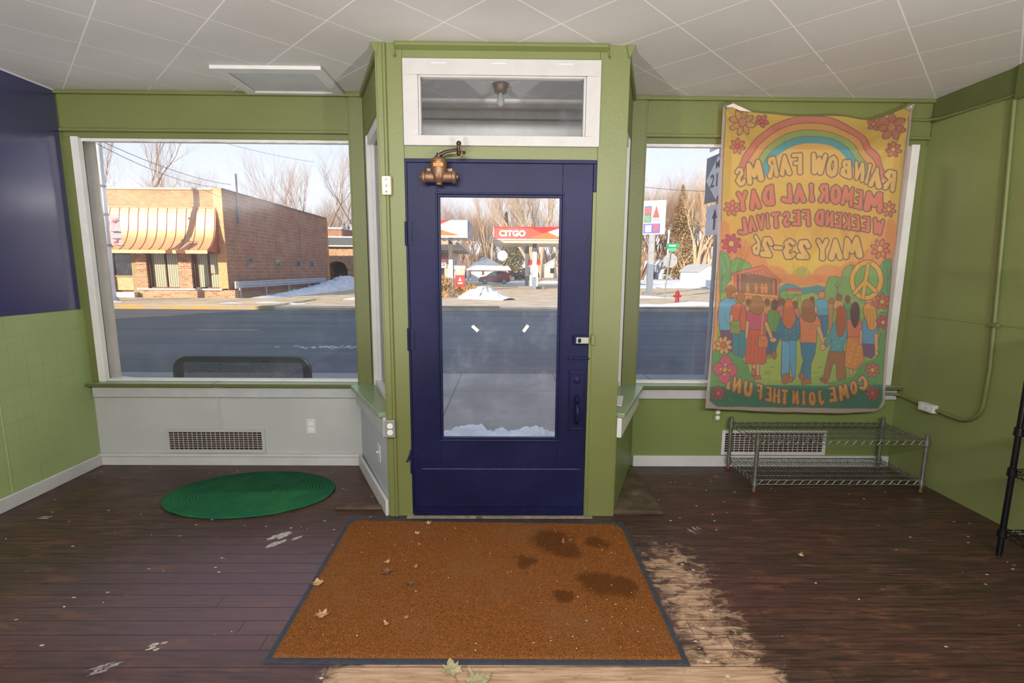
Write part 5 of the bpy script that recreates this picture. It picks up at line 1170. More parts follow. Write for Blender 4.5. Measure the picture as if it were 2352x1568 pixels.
# ---- our own building: facade, entry ceiling, upper storey ----
M['stone'] = mat('beige_stone', (214, 196, 168), .8, var=.1, vs=7, bump=.3)
M['ext_wall'] = mat('exterior_render', (150, 140, 125), .85, var=.1)
ex = MB().box(-22, 26, 3.78, 4.0, 2.78, 6.6).box(-22, 26, -6, 3.8, 2.80, 6.6).box(-22, XL - .13, -6, 3.95, GZ, 2.8).box(XR + .13, 26, -6, 3.95, GZ, 2.8).box(XL - .2, XR + .2, -6, YB - .13, GZ, 2.8)
struct(ex.build('wall_exterior', M['ext_wall']), 'outer walls and upper storey of this building and its neighbours')
fa = MB().box(XL - .13, -1.0, 3.78, 3.9, 2.44, 2.8).box(1.0, XR + .13, 3.78, 3.9, 2.44, 2.8).box(XL - .13, -1.0, 3.71, 3.9, GZ, .60).box(1.0, XR + .13, 3.71, 3.9, GZ, .60)
struct(fa.build('wall_exterior_front', M['stone']), 'beige stone shop front under and over the display windows')
pl = MB().box(-3.23, -3.112, 3.705, 3.90, .60, 2.5).box(-3.112, -3.098, 3.705, 3.80, .60, 2.5)
struct(pl.build('trim_33', M['stone'], bevel=.008), 'beige stone pilaster outside the left window', 'pilaster')
struct(MB().box(2.985, 3.1, 3.705, 3.90, .60, 2.5).box(2.972, 2.985, 3.705, 3.8, .6, 2.5).build('trim_34', M['stone'], bevel=.008), 'beige stone pilaster outside the right window', 'pilaster')
M['soffit'] = mat('grey_soffit_board', (206, 212, 220), .7, var=.06, bump=.2)
M['panel'] = mat('dusty_white_board', (244, 242, 238), .7, var=.06, vs=12, bump=.2)
struct(B(-1.2, 1.1, DY + .12, 3.78, 2.70, 2.78).build('trim_35', M['soffit']), 'grey ceiling over the recessed entry', 'soffit')
hp = MB().box(-1.1, 1.05, 3.66, 3.78, 2.40, 2.70)
struct(hp.build('trim_36', M['panel']), 'dusty white header board across the recessed entry', 'trim')
struct(B(-.60, .56, 3.63, 3.66, 2.612, 2.622).build('trim_37', mat('bare_wood_slat', (190, 160, 132), .7)), 'thin bare wood slat on the entry header', 'trim')
struct(B(-.60, .55, 3.652, 3.66, 2.545, 2.556).build('slat_shadow_strip', mat('slat_shadow', (96, 98, 102), .8)), 'dark strip painted as the shadow below the wood slat on the entry header', 'trim')  # thin dark strip standing in for the slat's cast shadow
lf = thing('porch_light', 'bronze porch light with bare bulb seen through the transom', 'light', (-.047, 3.38, 2.70))
MB().lathe([(.058, 0), (.060, -.006), (.052, -.012), (.050, -.03), (.044, -.038), (.040, -.062), (.030, -.066), (0.01, -.067)], (-.047, 3.38, 2.70), (0, 0, 1), 24).build('lamp_canopy', mat('chipped_bronze', (118, 92, 70), .45, .6, var=.3, vs=20, stain=((200, 200, 200), 18, .68)), lf, smooth=True)
MB().lathe([(.012, -.066), (.014, -.08), (.024, -.10), (.026, -.118), (.022, -.134), (.010, -.144), (.001, -.146)], (-.047, 3.38, 2.70), (0, 0, 1), 20).build('bulb', mat('frosted_bulb', (190, 190, 188), .2, var=.05, bump=0), lf, smooth=True)
# ---- bench ----
def perf():
    N = NT('perforated_black_steel'); v = N.coord(); o = sep(N, v); P_ = .0125
    r = N.math('FLOOR', N.math('DIVIDE', o[2], P_)); sh = N.math('MULTIPLY', N.math('FRACT', N.math('MULTIPLY', r, .5)), 1.0)
    fx = N.math('SUBTRACT', N.math('FRACT', N.math('ADD', N.math('DIVIDE', o[0], P_), sh)), .5); fz = N.math('SUBTRACT', N.math('FRACT', N.math('DIVIDE', o[2], P_)), .5)
    d = N.math('SQRT', N.math('ADD', N.math('MULTIPLY', fx, fx), N.math('MULTIPLY', fz, fz)))
    b = N.n('ShaderNodeBsdfPrincipled'); b.inputs['Base Color'].default_value = lin((38, 42, 50)); b.inputs['Roughness'].default_value = .4
    tr = N.n('ShaderNodeBsdfTransparent'); mx = N.n('ShaderNodeMixShader')
    N.l(N.math('LESS_THAN', d, .41), mx.inputs[0]); N.l(b.outputs[0], mx.inputs[1]); N.l(tr.outputs[0], mx.inputs[2]); N.l(mx.outputs[0], N.out.inputs[0]); return N.m
bn = thing('street_bench', 'black perforated steel bench with rounded back outside the left window', 'bench', (-2.41, 4.5, GZ))
M['bench'] = mat('black_bench_steel', (40, 44, 54), .35, .3, var=.1, bump=0)
bx0, bx1, bz1, bz0, by = -3.03, -1.795, .69, .28, 4.40
def rr_pts(x0, x1, z0, z1, r, y):
    P = [(x0, y, z0)] + arc((x0 + r, z1 - r), r, PI, PI / 2, 8, lambda a, b: (a, y, b)) + arc((x1 - r, z1 - r), r, PI / 2, 0, 8, lambda a, b: (a, y, b)) + [(x1, y, z0)]
    return P
fr = MB(); O = rr_pts(bx0, bx1, bz0, bz1, .12, by); I_ = rr_pts(bx0 + .07, bx1 - .07, bz0, bz1 - .045, .05, by)
for i in range(len(O) - 1): fr.hexa([O[i], O[i + 1], I_[i + 1], I_[i]], [Vector(p) + Vector((0, .02, 0)) for p in (O[i], O[i + 1], I_[i + 1], I_[i])])
fr.tube(O, .014, 8)
fr.build('back_frame', M['bench'], bn, smooth=True)
MB().prism(I_, (0, .004, 0)).build('back_panel', perf(), bn)
se = MB().box(bx0 + .03, bx1 - .03, by + .06, by + .5, .29, .315).tube([(bx0 + .03, by + .5, .30), (bx1 - .03, by + .5, .30)], .016, 8)
se.build('seat', M['bench'], bn)
for x in (bx0 + .12, bx1 - .12):
    MB().tube([(x, by + .02, .45), (x, by + .03, GZ), (x, by + .03, GZ + .002)], .02, 8).tube([(x, by + .46, .29), (x, by + .46, GZ)], .02, 8).tube([(x, by + .03, .27), (x, by + .46, .27)], .018, 8).build('leg_frame', M['bench'], bn, smooth=True)
along('bench_snow', 'thin snow lying on the bench seat and back rail', [(-2.62, by + .28, .02, .03), (-2.5, by + .28, .16, .09), (-2.2, by + .28, .16, .09), (-2.0, by + .28, .03, .03)], M['snow'], 31, .315, 60, 12)
# ---- brick shop across the road ----
def brick(name, c1, c2, mort, ax=0, bw=.21, bh=.07, rough=.85, streak=False, msz=.01):
    N = NT(name); v = N.coord(); o = sep(N, v); cb = N.n('ShaderNodeCombineXYZ'); N.l(o[ax], cb.inputs[0]); N.l(o[2], cb.inputs[1])
    br = N.n('ShaderNodeTexBrick'); N.l(cb.outputs[0], br.inputs['Vector']); br.inputs['Color1'].default_value = lin(c1); br.inputs['Color2'].default_value = lin(c2); br.inputs['Mortar'].default_value = lin(mort)
    br.inputs['Scale'].default_value = 1; br.inputs['Brick Width'].default_value = bw; br.inputs['Row Height'].default_value = bh; br.inputs['Mortar Size'].default_value = msz; br.inputs['Mortar Smooth'].default_value = .1
    c = N.mix(N.math('MULTIPLY', N.step(N.noise(v, 1.1, 6, .7), .4, .65), .3), br.outputs['Color'], lin(tuple(.6 * a for a in c1)))
    if streak:
        s = N.step(N.noise(N.coord((1, 1.1, .07)), 1.3, 6, .75), .57, .68); s = N.math('MULTIPLY', s, N.step(o[2], .3, 3.5)); c = N.mix(N.math('MULTIPLY', s, .6), c, lin((72, 58, 52)))
    N.pbr(c, rough, 0, N.bump(br.outputs['Fac'], -.4, .01), .2); return N.m
M['brick_f'] = brick('tan_face_brick', (216, 160, 100), (186, 126, 76), (150, 112, 84), 0, .24, .085)
M['brick_s'] = brick('brown_block_wall', (164, 124, 98), (150, 112, 88), (184, 150, 126), 1, .62, .2, .85, True, .012)
M['brick_p'] = brick('pale_pier_brick', (196, 158, 124), (150, 104, 80), (200, 184, 160), 0, .28, .09)
FY = 25.4
sh = thing('brick_shop', 'single storey brick shop with copper awning across the road', 'building', (-17, FY, -.05))
def part(mb, name, m, parent, **k): return mb.build(name, m, parent, **k)
SX = -14.33
part(MB().box(-30, SX, FY + .35, 40, -.1, 5.4).box(-30, -14.75, FY + .02, FY + .4, 4.45, 5.33), 'front_wall', M['brick_f'], sh)
part(MB().box(SX - .02, SX + .012, FY + .02, 39.6, -.1, 5.36), 'side_wall', M['brick_s'], sh)
part(MB().box(-14.76, SX + .01, FY - .02, FY + .4, .42, 5.42), 'corner_pier', mat('sunlit_tan_pier', (208, 160, 112), .8, var=.12, vs=8), sh)
part(MB().box(-30, -14.76, FY - .04, FY + .45, 5.33, 5.42), 'coping', mat('stone_coping', (196, 186, 168), .7), sh)
part(MB().box(SX - .1, SX + .04, FY, 39.7, 5.36, 5.43), 'roof_edge', mat('violet_flashing', (96, 80, 92), .6), sh)
part(MB().box(-18.9, -14.0, FY - .02, FY + .36, -.1, .34), 'bulkhead', M['brick_p'], sh)
part(MB().box(-18.95, -14.62, FY - .10, FY + .36, .34, .42), 'window_ledge', M['white'], sh)
for a, b in ((-18.95, -18.42), (-16.8, -16.15)): part(MB().box(a, b, FY, FY + .36, .42, 2.2), 'brick_pier', M['brick_p'], sh)
def blinds():
    N = NT('vertical_blinds'); v = N.coord(); o = sep(N, v); f = N.math('FRACT', N.math('MULTIPLY', o[0], 9.0))
    c = N.mix(N.step(N.math('ABSOLUTE', N.math('SUBTRACT', f, .5)), .1, .45), lin((176, 178, 150)), lin((110, 112, 96)))
    N.pbr(c, .25, 0, None, .8); return N.m
M['blinds'] = blinds(); M['brown'] = mat('brown_frame', (108, 66, 44), .5); M['darkglass'] = mat('dark_reflecting_glass', (52, 50, 52), .08, .1, var=.6, vs=3, bump=0, spec=1)
for a, b in ((-18.42, -16.8), (-16.15, -14.66)):
    f = part(MB().box(a, a + .10, FY + .12, FY + .3, .42, 2.2).box(b - .06, b, FY + .12, FY + .3, .42, 2.2).box(a, b, FY + .12, FY + .3, .42, .48).box((a + b) / 2 - .03, (a + b) / 2 + .03, FY + .22, FY + .3, .42, 2.2), 'shop_window', M['brown'], sh)
    part(MB().box(a + .05, b - .03, FY + .28, FY + .32, .45, 2.2), 'pane', M['blinds'], f)
part(MB().box(-14.68, -14.60, FY + .0, FY + .2, .42, 2.1), 'white_post', M['white'], sh)
f = part(MB().box(-20.35, -20.2, FY + .1, FY + .3, .0, 2.2).box(-19.25, -18.95, FY + .1, FY + .3, -.0, 2.2).box(-20.3, -19.2, FY + .15, FY + .3, .98, 1.06), 'shop_door', mat('khaki_frame', (146, 132, 92), .6), sh)
part(MB().box(-20.3, -19.2, FY + .2, FY + .25, 1.05, 2.2), 'door_pane', M['darkglass'], f)
part(MB().box(-20.3, -19.2, FY + .2, FY + .25, .3, 1.0), 'door_panel', mat('tan_door_panel', (190, 160, 120), .5), f)
part(MB().box(-20.35, -18.95, FY - .3, FY + .3, -.1, .22), 'door_step', M['white'], sh)
# copper awning: curved profile swept along the front
AW = mat('copper_awning', (216, 158, 112), .42, .2, var=.06, vs=3, bump=0)
prof = [(0.0, 4.47), (-.10, 4.2), (-.17, 3.8), (-.24, 3.4), (-.34, 3.05), (-.50, 2.75), (-.74, 2.48), (-1.0, 2.31), (-1.06, 2.30)]
aw = thing('awning', 'curved copper standing seam awning on the brick shop', 'awning', (-17, FY, 2.2))
ax0, ax1 = -26.0, -14.62
m_ = MB()
for i in range(len(prof) - 1):
    (a, b), (c, d) = prof[i], prof[i + 1]
    m_.quad((ax0, FY + a, b), (ax1, FY + a, b), (ax1, FY + c, d), (ax0, FY + c, d))
part(m_, 'awning_skin', AW, aw, smooth=True)
sm = MB()
for x in np.arange(-25.6, ax1, .475): sm.tube([(x, FY + a - .012, b + .008) for a, b in prof], .014, 4)
part(sm, 'standing_seam', mat('awning_seam', (184, 112, 60), .5, .3), aw)
m_ = MB().prism([(ax1, FY + a, b) for a, b in prof] + [(ax1, FY + .02, 2.17)], (-.03, 0, 0))
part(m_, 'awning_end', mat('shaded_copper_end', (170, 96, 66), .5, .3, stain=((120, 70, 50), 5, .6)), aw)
part(MB().box(ax0, ax1, FY - 1.08, FY - 1.03, 2.16, 2.32), 'awning_valance', mat('awning_valance', (224, 162, 116), .45, .2), aw)
part(MB().box(ax0, ax1, FY - .04, FY + .06, 4.44, 4.5), 'awning_flashing', mat('copper_flashing', (190, 110, 70), .5, .3), aw)
for x in (27.35, 30.65, 33.7, 36.0):
    f = part(MB().box(SX, SX + .05, x, x + .62, 1.52, 2.06), 'side_window', mat('grey_block_glass_frame', (140, 138, 122), .6), sh)
    part(MB().box(SX + .04, SX + .06, x + .08, x + .32, 1.6, 2.0).box(SX + .04, SX + .06, x + .36, x + .55, 1.6, 2.0), 'pane', M['darkglass'], f)
pp = MB().tube([(SX + .1, 26.65, 3.75), (SX + .1, 26.68, 6.35)], .05, 8)
part(pp, 'riser_pipe', mat('galvanised_pipe', (120, 124, 130), .5, .4), sh, smooth=True)
# rear wing and arched porch
wg = thing('rear_wing', 'lower rear wing of the brown block building', 'building', (-17, 50, -.1))
part(MB().box(-24, -16.4, 49.6, 62, -.1, 5.35), 'wing_wall', M['brick_s'], wg)
part(MB().box(-24.2, -16.3, 49.5, 62, 5.35, 5.5), 'wing_roof', M['white'], wg)
po = thing('arched_porch', 'brick porch with rounded arch and grey mansard roof', 'porch', (-17, 48, -.1))
yp = 47.0
a_ = MB(); AX_, AR, AZ = -16.1, .95, 1.5
L0, R0 = -17.6, -13.6
arcp = [(AX_ - AR * math.cos(t), yp, AZ + AR * .75 * math.sin(t)) for t in [PI * i / 12 for i in range(13)]]
a_.box(L0, AX_ - AR, yp, yp + 3, -.1, 3.6).box(AX_ + AR, R0, yp, yp + 3, -.1, 3.6)
for i in range(12): p, q = arcp[i], arcp[i + 1]; a_.prism([p, q, (q[0], yp, 3.6), (p[0], yp, 3.6)], (0, 3, 0))
part(a_, 'porch_wall', M['brick_p'], po)
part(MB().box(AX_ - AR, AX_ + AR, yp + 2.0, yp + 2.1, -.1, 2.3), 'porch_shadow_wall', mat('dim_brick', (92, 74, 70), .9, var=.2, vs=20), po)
part(MB().tube([(p[0], yp - .02, p[2]) for p in arcp], .07, 6), 'arch_ring', mat('arch_brick_ring', (190, 150, 120), .8), po)
rf = MB().hexa([(L0 - .45, yp - .5, 3.6), (R0 + .45, yp - .5, 3.6), (R0 + .45, yp + 3.4, 3.6), (L0 - .45, yp + 3.4, 3.6)], [(L0 - .15, yp - .1, 4.35), (R0 + .1, yp - .1, 4.35), (R0 + .1, yp + 3, 4.35), (L0 - .15, yp + 3, 4.35)])
part(rf, 'mansard_roof', mat('grey_shingles', (86, 90, 94), .9, var=.25, vs=12), po)
part(MB().box(L0 - .48, R0 + .48, yp - .53, yp + 3.4, 3.5, 3.62), 'fascia', M['white'], po)
part(MB().box(L0 - .1, R0 + .05, yp - .05, yp + 3, 4.35, 4.47), 'roof_snow', M['snow'], po)
dm = thing('waste_bin', 'dark waste bin with snowy lid inside the brick arch', 'bin', (-15.5, 46.3, -.1))
part(MB().box(-15.85, -15.15, 46.0, 46.6, -.1, .62), 'bin_body', M['black'], dm, bevel=.03); part(MB().box(-15.88, -15.12, 45.97, 46.63, .62, .7), 'bin_lid', M['snow'], dm, bevel=.02)
dm = thing('yellow_bollard', 'yellow bollard at the right end of the dirty snow bank', 'bollard', (-12.9, 41.2, -.1))
part(MB().lathe([(.14, 0), (.14, .85), (.1, .93), (.01, .95)], (-12.9, 41.2, -.1), (0, 0, 1), 14), 'bollard_post', mat('yellow_paint', (214, 176, 50), .5), dm, smooth=True)
part(MB().lathe([(.2, 0), (.2, .05), (.14, .06)], (-12.9, 41.2, -.1), (0, 0, 1), 14), 'bollard_base', M['kerb'], dm)
# guardrail
gr = thing('guardrail', 'galvanised guardrail in front of the brown side wall', 'guardrail', (-14.0, 30, -.1))
M['galv'] = mat('galvanised_steel', (176, 180, 186), .45, .35, var=.1)
GXr = -13.95
P_ = [(0, .78), (.03, .74), (-.02, .69), (-.02, .65), (.03, .60), (.03, .57), (-.02, .52), (-.02, .48), (.02, .44)]
m_ = MB()
for i in range(len(P_) - 1):
    (a, b), (c, d) = P_[i], P_[i + 1]; m_.hexa([(GXr + a, 25.6, b), (GXr + a + .01, 25.6, b), (GXr + c + .01, 25.6, d), (GXr + c, 25.6, d)], [(GXr + a, 38, b), (GXr + a + .01, 38, b), (GXr + c + .01, 38, d), (GXr + c, 38, d)])
part(m_, 'rail_beam', M['galv'], gr)
part(MB().box(GXr - .04, GXr + .04, 25.35, 25.65, .42, .8), 'rail_end', M['white'], gr, bevel=.02)
for y in (25.8, 28.6, 31.6, 34.8): part(MB().box(GXr - .1, GXr - .02, y, y + .12, -.1, .76), 'rail_post', M['galv'], gr)
# lamp pole with banner
lp = thing('lamp_pole', 'white street lamp pole at the left edge of the left window', 'pole', (-17.93, 22.4, -.05))
part(MB().tube([(-17.93, 22.4, -.05), (-17.93, 22.4, .8), (-17.78, 22.4, 6.9), (-17.75, 22.4, 9.0)], [.17, .15, .12, .11], 14), 'pole_shaft', mat('white_pole_paint', (214, 216, 222), .4, var=.06), lp, smooth=True)
part(MB().lathe([(.26, 0), (.25, .12), (.17, .2)], (-17.93, 22.4, -.05), (0, 0, 1), 14), 'pole_base', M['galv'], lp)
for z in (3.78, 5.0, 2.45): part(MB().lathe([(.15, -.05), (.18, -.04), (.18, .04), (.15, .05)], (-17.86, 22.4, z), (0, 0, 1), 12), 'pole_band', M['grey_box'], lp)
pb = thing('pole_banner', 'grey street banner with small red birds hanging on the white pole', 'banner', (-17.45, 22.4, 3.1))
bq = [aty(248, 496, 22.3), aty(272, 498, 22.3), aty(283, 563, 22.3), aty(258, 562, 22.3)]
nn = 6
m_ = MB(); m_.grid(lambda u, v: (bq[0].lerp(bq[1], u).lerp(bq[3].lerp(bq[2], u), v) + Vector((0, .03 * math.sin(v * 5), 0))), 6, 12)
part(m_, 'banner_cloth', mat('grey_banner_cloth', (170, 160, 172), .7, var=.06), pb, smooth=True)
red = mat('red_bird_print', (196, 60, 52), .6)
for px_, py_, s_ in ((259, 508, .09), (267, 505, .08), (266, 555, .12)):
    c = aty(px_, py_, 22.25); part(MB().prism([c + Vector((-s_, 0, -s_ * .5)), c + Vector((s_ * .6, 0, -s_ * .5)), c + Vector((s_, 0, s_)), c + Vector((0, 0, s_ * .3))], (0, .004, 0)), 'bird_print', red, pb)
gt = mat('grey_banner_text', (110, 104, 116), .7); part(MB().box(-17.5, -17.2, 22.22, 22.26, 3.02, 3.06), 'text_line', gt, pb); part(MB().box(-17.48, -17.18, 22.22, 22.26, 2.72, 2.75), 'text_line', gt, pb)
part(MB().tube([(-17.86, 22.4, 3.76), (-17.2, 22.35, 3.74)], .02, 6), 'banner_arm', M['galv'], pb); part(MB().tube([(-17.86, 22.4, 2.46), (-17.1, 22.35, 2.44)], .02, 6), 'banner_arm', M['galv'], pb)
# power lines
def wire(label, a, b, sag, r=.011):
    a, b = Vector(a), Vector(b); pts = [a.lerp(b, i / 12) - Vector((0, 0, sag * 4 * (i / 12) * (1 - i / 12))) for i in range(13)]
    tag(MB().tube(pts, r, 5).build('power_line', M['black'], smooth=True), label, 'cable')
wire('upper power line sloping down to the corner of the brick shop', aty(215, 316, 18), aty(530, 424, 30), .25)
wire('lower power line sloping down to the brick shop roof', aty(215, 326, 18), aty(498, 430, 30), .3)
wire('thin power line high over the right side of the left window', aty(420, 300, 34), aty(720, 372, 45), .2)
wire('long power line behind the price sign, upper', aty(1450, 425, 45), aty(1680, 438, 45), .2, .02)
wire('long power line behind the price sign, lower', aty(1450, 512, 45), aty(1690, 516, 45), .2, .02)
# ---- gas station ----
FM = lambda n, c, **k: mat(n, c, .4, var=.03, bump=0, **k)
M['coral'] = FM('coral_fascia', (226, 84, 66)); M['bred'] = FM('bright_red_fascia', (214, 34, 32)); M['orange'] = FM('orange_fascia', (226, 112, 44)); M['fwhite'] = FM('white_fascia', (222, 222, 224)); M['dgrey'] = FM('dark_grey_column', (84, 82, 78)); M['beige'] = FM('beige_soffit', (196, 178, 160))
cy = 40.0
def P2(px_, py_, Y=cy): p = aty(px_, py_, Y); return p
cn = thing('gas_canopy', 'gas station canopy with coral fascia and white lettering', 'canopy', (3, 43, -.12))
zb, zt, x0, x1 = 3.92, 4.87, -1.11, 7.2
part(MB().box(x0, x1, cy, cy + 6.5, zb, zt), 'canopy_box', M['fwhite'], cn)
part(MB().box(x0 + .05, x1, cy - .03, cy, zb + .02, zt - .1), 'fascia_panel', M['coral'], cn)
part(MB().box(x0 + .05, x1, cy - .04, cy, zt - .1, zt + .02), 'fascia_top_strip', M['bred'], cn)
xa, xb = P2(1220, 535).x, P2(1287, 523).x
part(MB().prism([(xa, cy - .04, zt - .08), (xb + .1, cy - .04, zt - .08), (P2(1260, 534).x, cy - .04, 4.42), (P2(1243, 536).x, cy - .04, 4.40)], (0, .012, 0)), 'red_triangle', M['bred'], cn)
part(MB().prism([(P2(1258, 535).x, cy - .05, 4.48), (xb, cy - .05, zt - .06), (x1, cy - .05, zt + .02), (x1, cy - .05, zb), (P2(1289, 545).x, cy - .05, zb + .1)], (0, .012, 0)), 'white_triangle', M['fwhite'], cn)
part(MB().prism([(P2(1212, 548).x, cy - .06, zb + .02), (P2(1254, 535).x, cy - .06, 4.45), (P2(1300, 547).x, cy - .06, zb + .02)], (0, .012, 0)), 'orange_triangle', M['orange'], cn)
ktext('CITGO', .62, 'fascia_letters', M['white'], cn, P2(1177, 536) + Vector((0, -.08, 0)), bold=.04, extrude=.02, width=2.15)
part(MB().box(x0 - .03, x1, cy - .1, cy + 6.5, zb - .08, zb), 'canopy_edge', M['fwhite'], cn)
part(MB().box(x0, x1, cy, cy + 6.5, zb - .32, zb - .08), 'soffit', M['beige'], cn)
for (xc, yc) in ((2.28, 41.0), (1.85, 45.4)):
    part(MB().box(xc - .17, xc + .17, yc - .15, yc + .15, 2.95, zb - .1), 'column_top', M['dgrey'], cn)
    part(MB().box(xc - .17, xc + .17, yc - .15, yc + .15, -.1, 2.95), 'column', M['fwhite'], cn)
    part(MB().box(xc - .17, xc + .17, yc - .16, yc + .16, -.1, .9), 'column_shade', FM('blue_grey_shade', (120, 136, 150)) if 'blue_grey_shade' not in bpy.data.materials else bpy.data.materials['blue_grey_shade'], cn)  # lower part bluish: the shade on the column put into its colour
part(MB().box(1.0, 3.2, 41.6, 44.2, -.12, .08), 'pump_island', M['grey_box'], cn, bevel=.03)
def pump(x, y, label, facered=True, s=1.0):
    t = thing('fuel_pump', label, 'fuel pump', (x, y, -.05))
    part(MB().box(x - .36 * s, x + .36 * s, y - .25, y + .25, -.05, 1.05 if facered else 1.9), 'pump_body', M['bred'] if facered else M['fwhite'], t, bevel=.02)
    if facered:
        part(MB().box(x - .36, x + .36, y - .23, y + .25, 1.05, 1.5), 'pump_display', M['beige'], t, bevel=.02)
        part(MB().box(x - .4, x + .4, y - .28, y + .28, 1.5, 1.75), 'pump_topper', M['fwhite'], t, bevel=.03)
        part(MB().prism([(x - .12, y - .262, .62), (x + .12, y - .262, .62), (x, y - .262, .92)], (0, .015, 0)).box(x - .16, x + .2, y - .262, y - .25, .40, .52), 'pump_emblem', M['white'], t)
    else:
        part(MB().box(x - .55, x + .55, y - .27, y + .27, 1.9, 2.32), 'pump_topper', M['bred'], t, bevel=.02)
        part(MB().box(x - .2, x + .2, y - .262, y - .25, 1.0, 1.4), 'pump_display', M['dgrey'], t)
    part(MB().tube([(x + .38, y, 1.3), (x + .52, y - .05, .8), (x + .48, y - .05, .4), (x + .40, y, .7)], .025, 6).box(x + .36, x + .46, y - .08, y + .08, .8, 1.2), 'pump_hose', M['black'], t)
pump(-3.5, 37.0, 'red fuel pump with white emblem next to the store')
pump(2.35, 43.0, 'white fuel pump with red topper behind the canopy column', False)
cn2 = thing('gas_canopy', 'second canopy, pale grey with red and orange corners, left in the door glass', 'canopy', (-5, 38, -.12))
y2 = 36.0; zb2, zt2 = 3.86, 4.98
part(MB().box(-9, -2.85, y2, y2 + 5, zb2, zt2), 'canopy_box', M['fwhite'], cn2)
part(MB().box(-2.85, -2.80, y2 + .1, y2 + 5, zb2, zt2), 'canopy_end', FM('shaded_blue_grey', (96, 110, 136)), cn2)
part(MB().prism([(-9, y2 - .03, zt2), (-4.1, y2 - .03, zt2), (-5.3, y2 - .03, 4.5), (-9, y2 - .03, 3.9)], (0, .02, 0)), 'red_triangle', M['bred'], cn2)
part(MB().prism([(-9, y2 - .05, 3.9), (-9, y2 - .05, 5.0), (-5.2, y2 - .05, 4.42), (-3.45, y2 - .05, 3.92)], (0, .02, 0)), 'orange_triangle', M['orange'], cn2)
part(MB().box(-9, -2.85, y2 - .08, y2 + .02, zb2 - .12, zb2), 'canopy_edge', M['fwhite'], cn2)
cr = MB()
for i in range(7): a = -6.0 + i * .52; cr.prism([(a, y2 + .5, 3.72), (a + .42, y2 + .5, 3.72), (a + .5, y2 + .5, 3.4)], (0, .05, 0))
part(cr, 'canopy_brace', M['beige'], cn2)
part(MB().box(-4.35, -4.05, 36.9, 37.2, 2.2, zb2), 'column_top', M['dgrey'], cn2); part(MB().box(-4.35, -4.05, 36.9, 37.2, -.1, 2.2), 'column', M['fwhite'], cn2)
so = thing('station_store', 'gas station store with red stripe and white name board', 'building', (-7, 45, -.12))
part(MB().box(-12, -5.25, 45, 54, -.12, 3.1), 'store_wall', M['beige'], so)
part(MB().hexa([(-13, 44.0, 3.15), (-3.9, 44.0, 3.15), (-3.9, 55, 3.15), (-13, 55, 3.15)], [(-13, 44.6, 4.0), (-4.6, 44.6, 4.0), (-4.6, 55, 4.0), (-13, 55, 4.0)]), 'store_roof', mat('tan_roof_edge', (186, 152, 124), .7), so)
part(MB().hexa([(-4.6, 43.9, 3.75), (-4.45, 43.9, 3.85), (-3.3, 46.5, 2.95), (-3.45, 46.5, 2.85)], [(-4.6, 50, 3.75), (-4.45, 50, 3.85), (-3.3, 50, 2.95), (-3.45, 50, 2.85)]), 'roof_snow_edge', M['galv'], so)
part(MB().box(-12, -5.2, 44.9, 45, 2.60, 2.95), 'maroon_stripe', FM('maroon_stripe', (134, 56, 58)), so); part(MB().box(-12, -5.2, 44.88, 45, 2.40, 2.60), 'red_stripe', M['bred'], so)
part(MB().box(-12, -5.5, 44.9, 45, 1.6, 2.38), 'name_board', M['fwhite'], so)
ktext("N'S", .62, 'name_letters', M['bred'], so, (-6.05, 44.87, 2.0), bold=.012, width=.80)
f = part(MB().box(-12, -5.75, 44.92, 45, .2, 1.6), 'store_window', M['darkglass'], so)
part(MB().box(-6.7, -6.1, 44.9, 44.92, .85, 1.1), 'pink_sign', FM('pink_neon_sign', (214, 60, 150)), so)
for yy in (46.2, 48.4, 50.6): part(MB().box(-5.26, -5.2, yy, yy + 1.4, .6, 2.3), 'side_window', M['darkglass'], so)
bb_ = thing('trash_barrel', 'faded red barrel with blue and white bag in front of the store', 'barrel', (-5.0, 36.2, -.1))
part(MB().lathe([(.34, 0), (.36, .3), (.34, .6), (.36, 1.0), (.36, 1.2)], (-5.0, 36.2, -.1), (0, 0, 1), 16), 'barrel', FM('faded_red', (206, 84, 84)), bb_, smooth=True)
part(MB().ball((-4.75, 35.6, .45), .33, 10, 7, (1, .7, .9)), 'blue_bag', FM('blue_white_bag', (130, 168, 220)), bb_, smooth=True)
def shrub(x, y, s, label, n=420, col=(176, 136, 56), seed=0):
    t = thing('shrub', label, 'shrub', (x, y, -.1), 'yellow shrubs at the gas station kerb'); rnd = random.Random(seed); m_ = MB()
    for i in range(n):
        th_, ph = rnd.uniform(0, 2 * PI), rnd.uniform(0, PI / 2); r = s * (.35 + .65 * rnd.random()); c = Vector((x + r * math.cos(th_) * math.sin(ph) * 1.2, y + r * math.sin(th_) * math.sin(ph), -.05 + r * math.cos(ph) * 1.15))
        d = Vector((rnd.gauss(0, 1), rnd.gauss(0, 1), rnd.gauss(.6, 1))).normalized() * s * .12; e = d.cross(Vector((rnd.random(), rnd.random(), rnd.random()))).normalized() * s * .05
        m_.quad(c - d, c + e, c + d, c - e)
    part(m_, 'foliage', mat('yellow_shrub_leaf', col, .8, var=.4, vs=9) if 'yellow_shrub_leaf' not in bpy.data.materials else bpy.data.materials['yellow_shrub_leaf'], t)
    s2 = MB()
    for i in range(8): a = rnd.uniform(0, 2 * PI); s2.tube([(x, y, -.12), (x + math.cos(a) * s * .5, y + math.sin(a) * s * .5, s * .7)], .012, 5)
    part(s2, 'stems', M['brown'], t)
shrub(-3.75, 28.6, .95, 'largest yellow shrub left of the pump, at the door glass edge', seed=1)
shrub(-2.75, 28.8, .50, 'small yellow shrub left of centre by the red pump', seed=2)
shrub(-2.1, 28.6, .62, 'yellow shrub next to the white snow pile', seed=3)
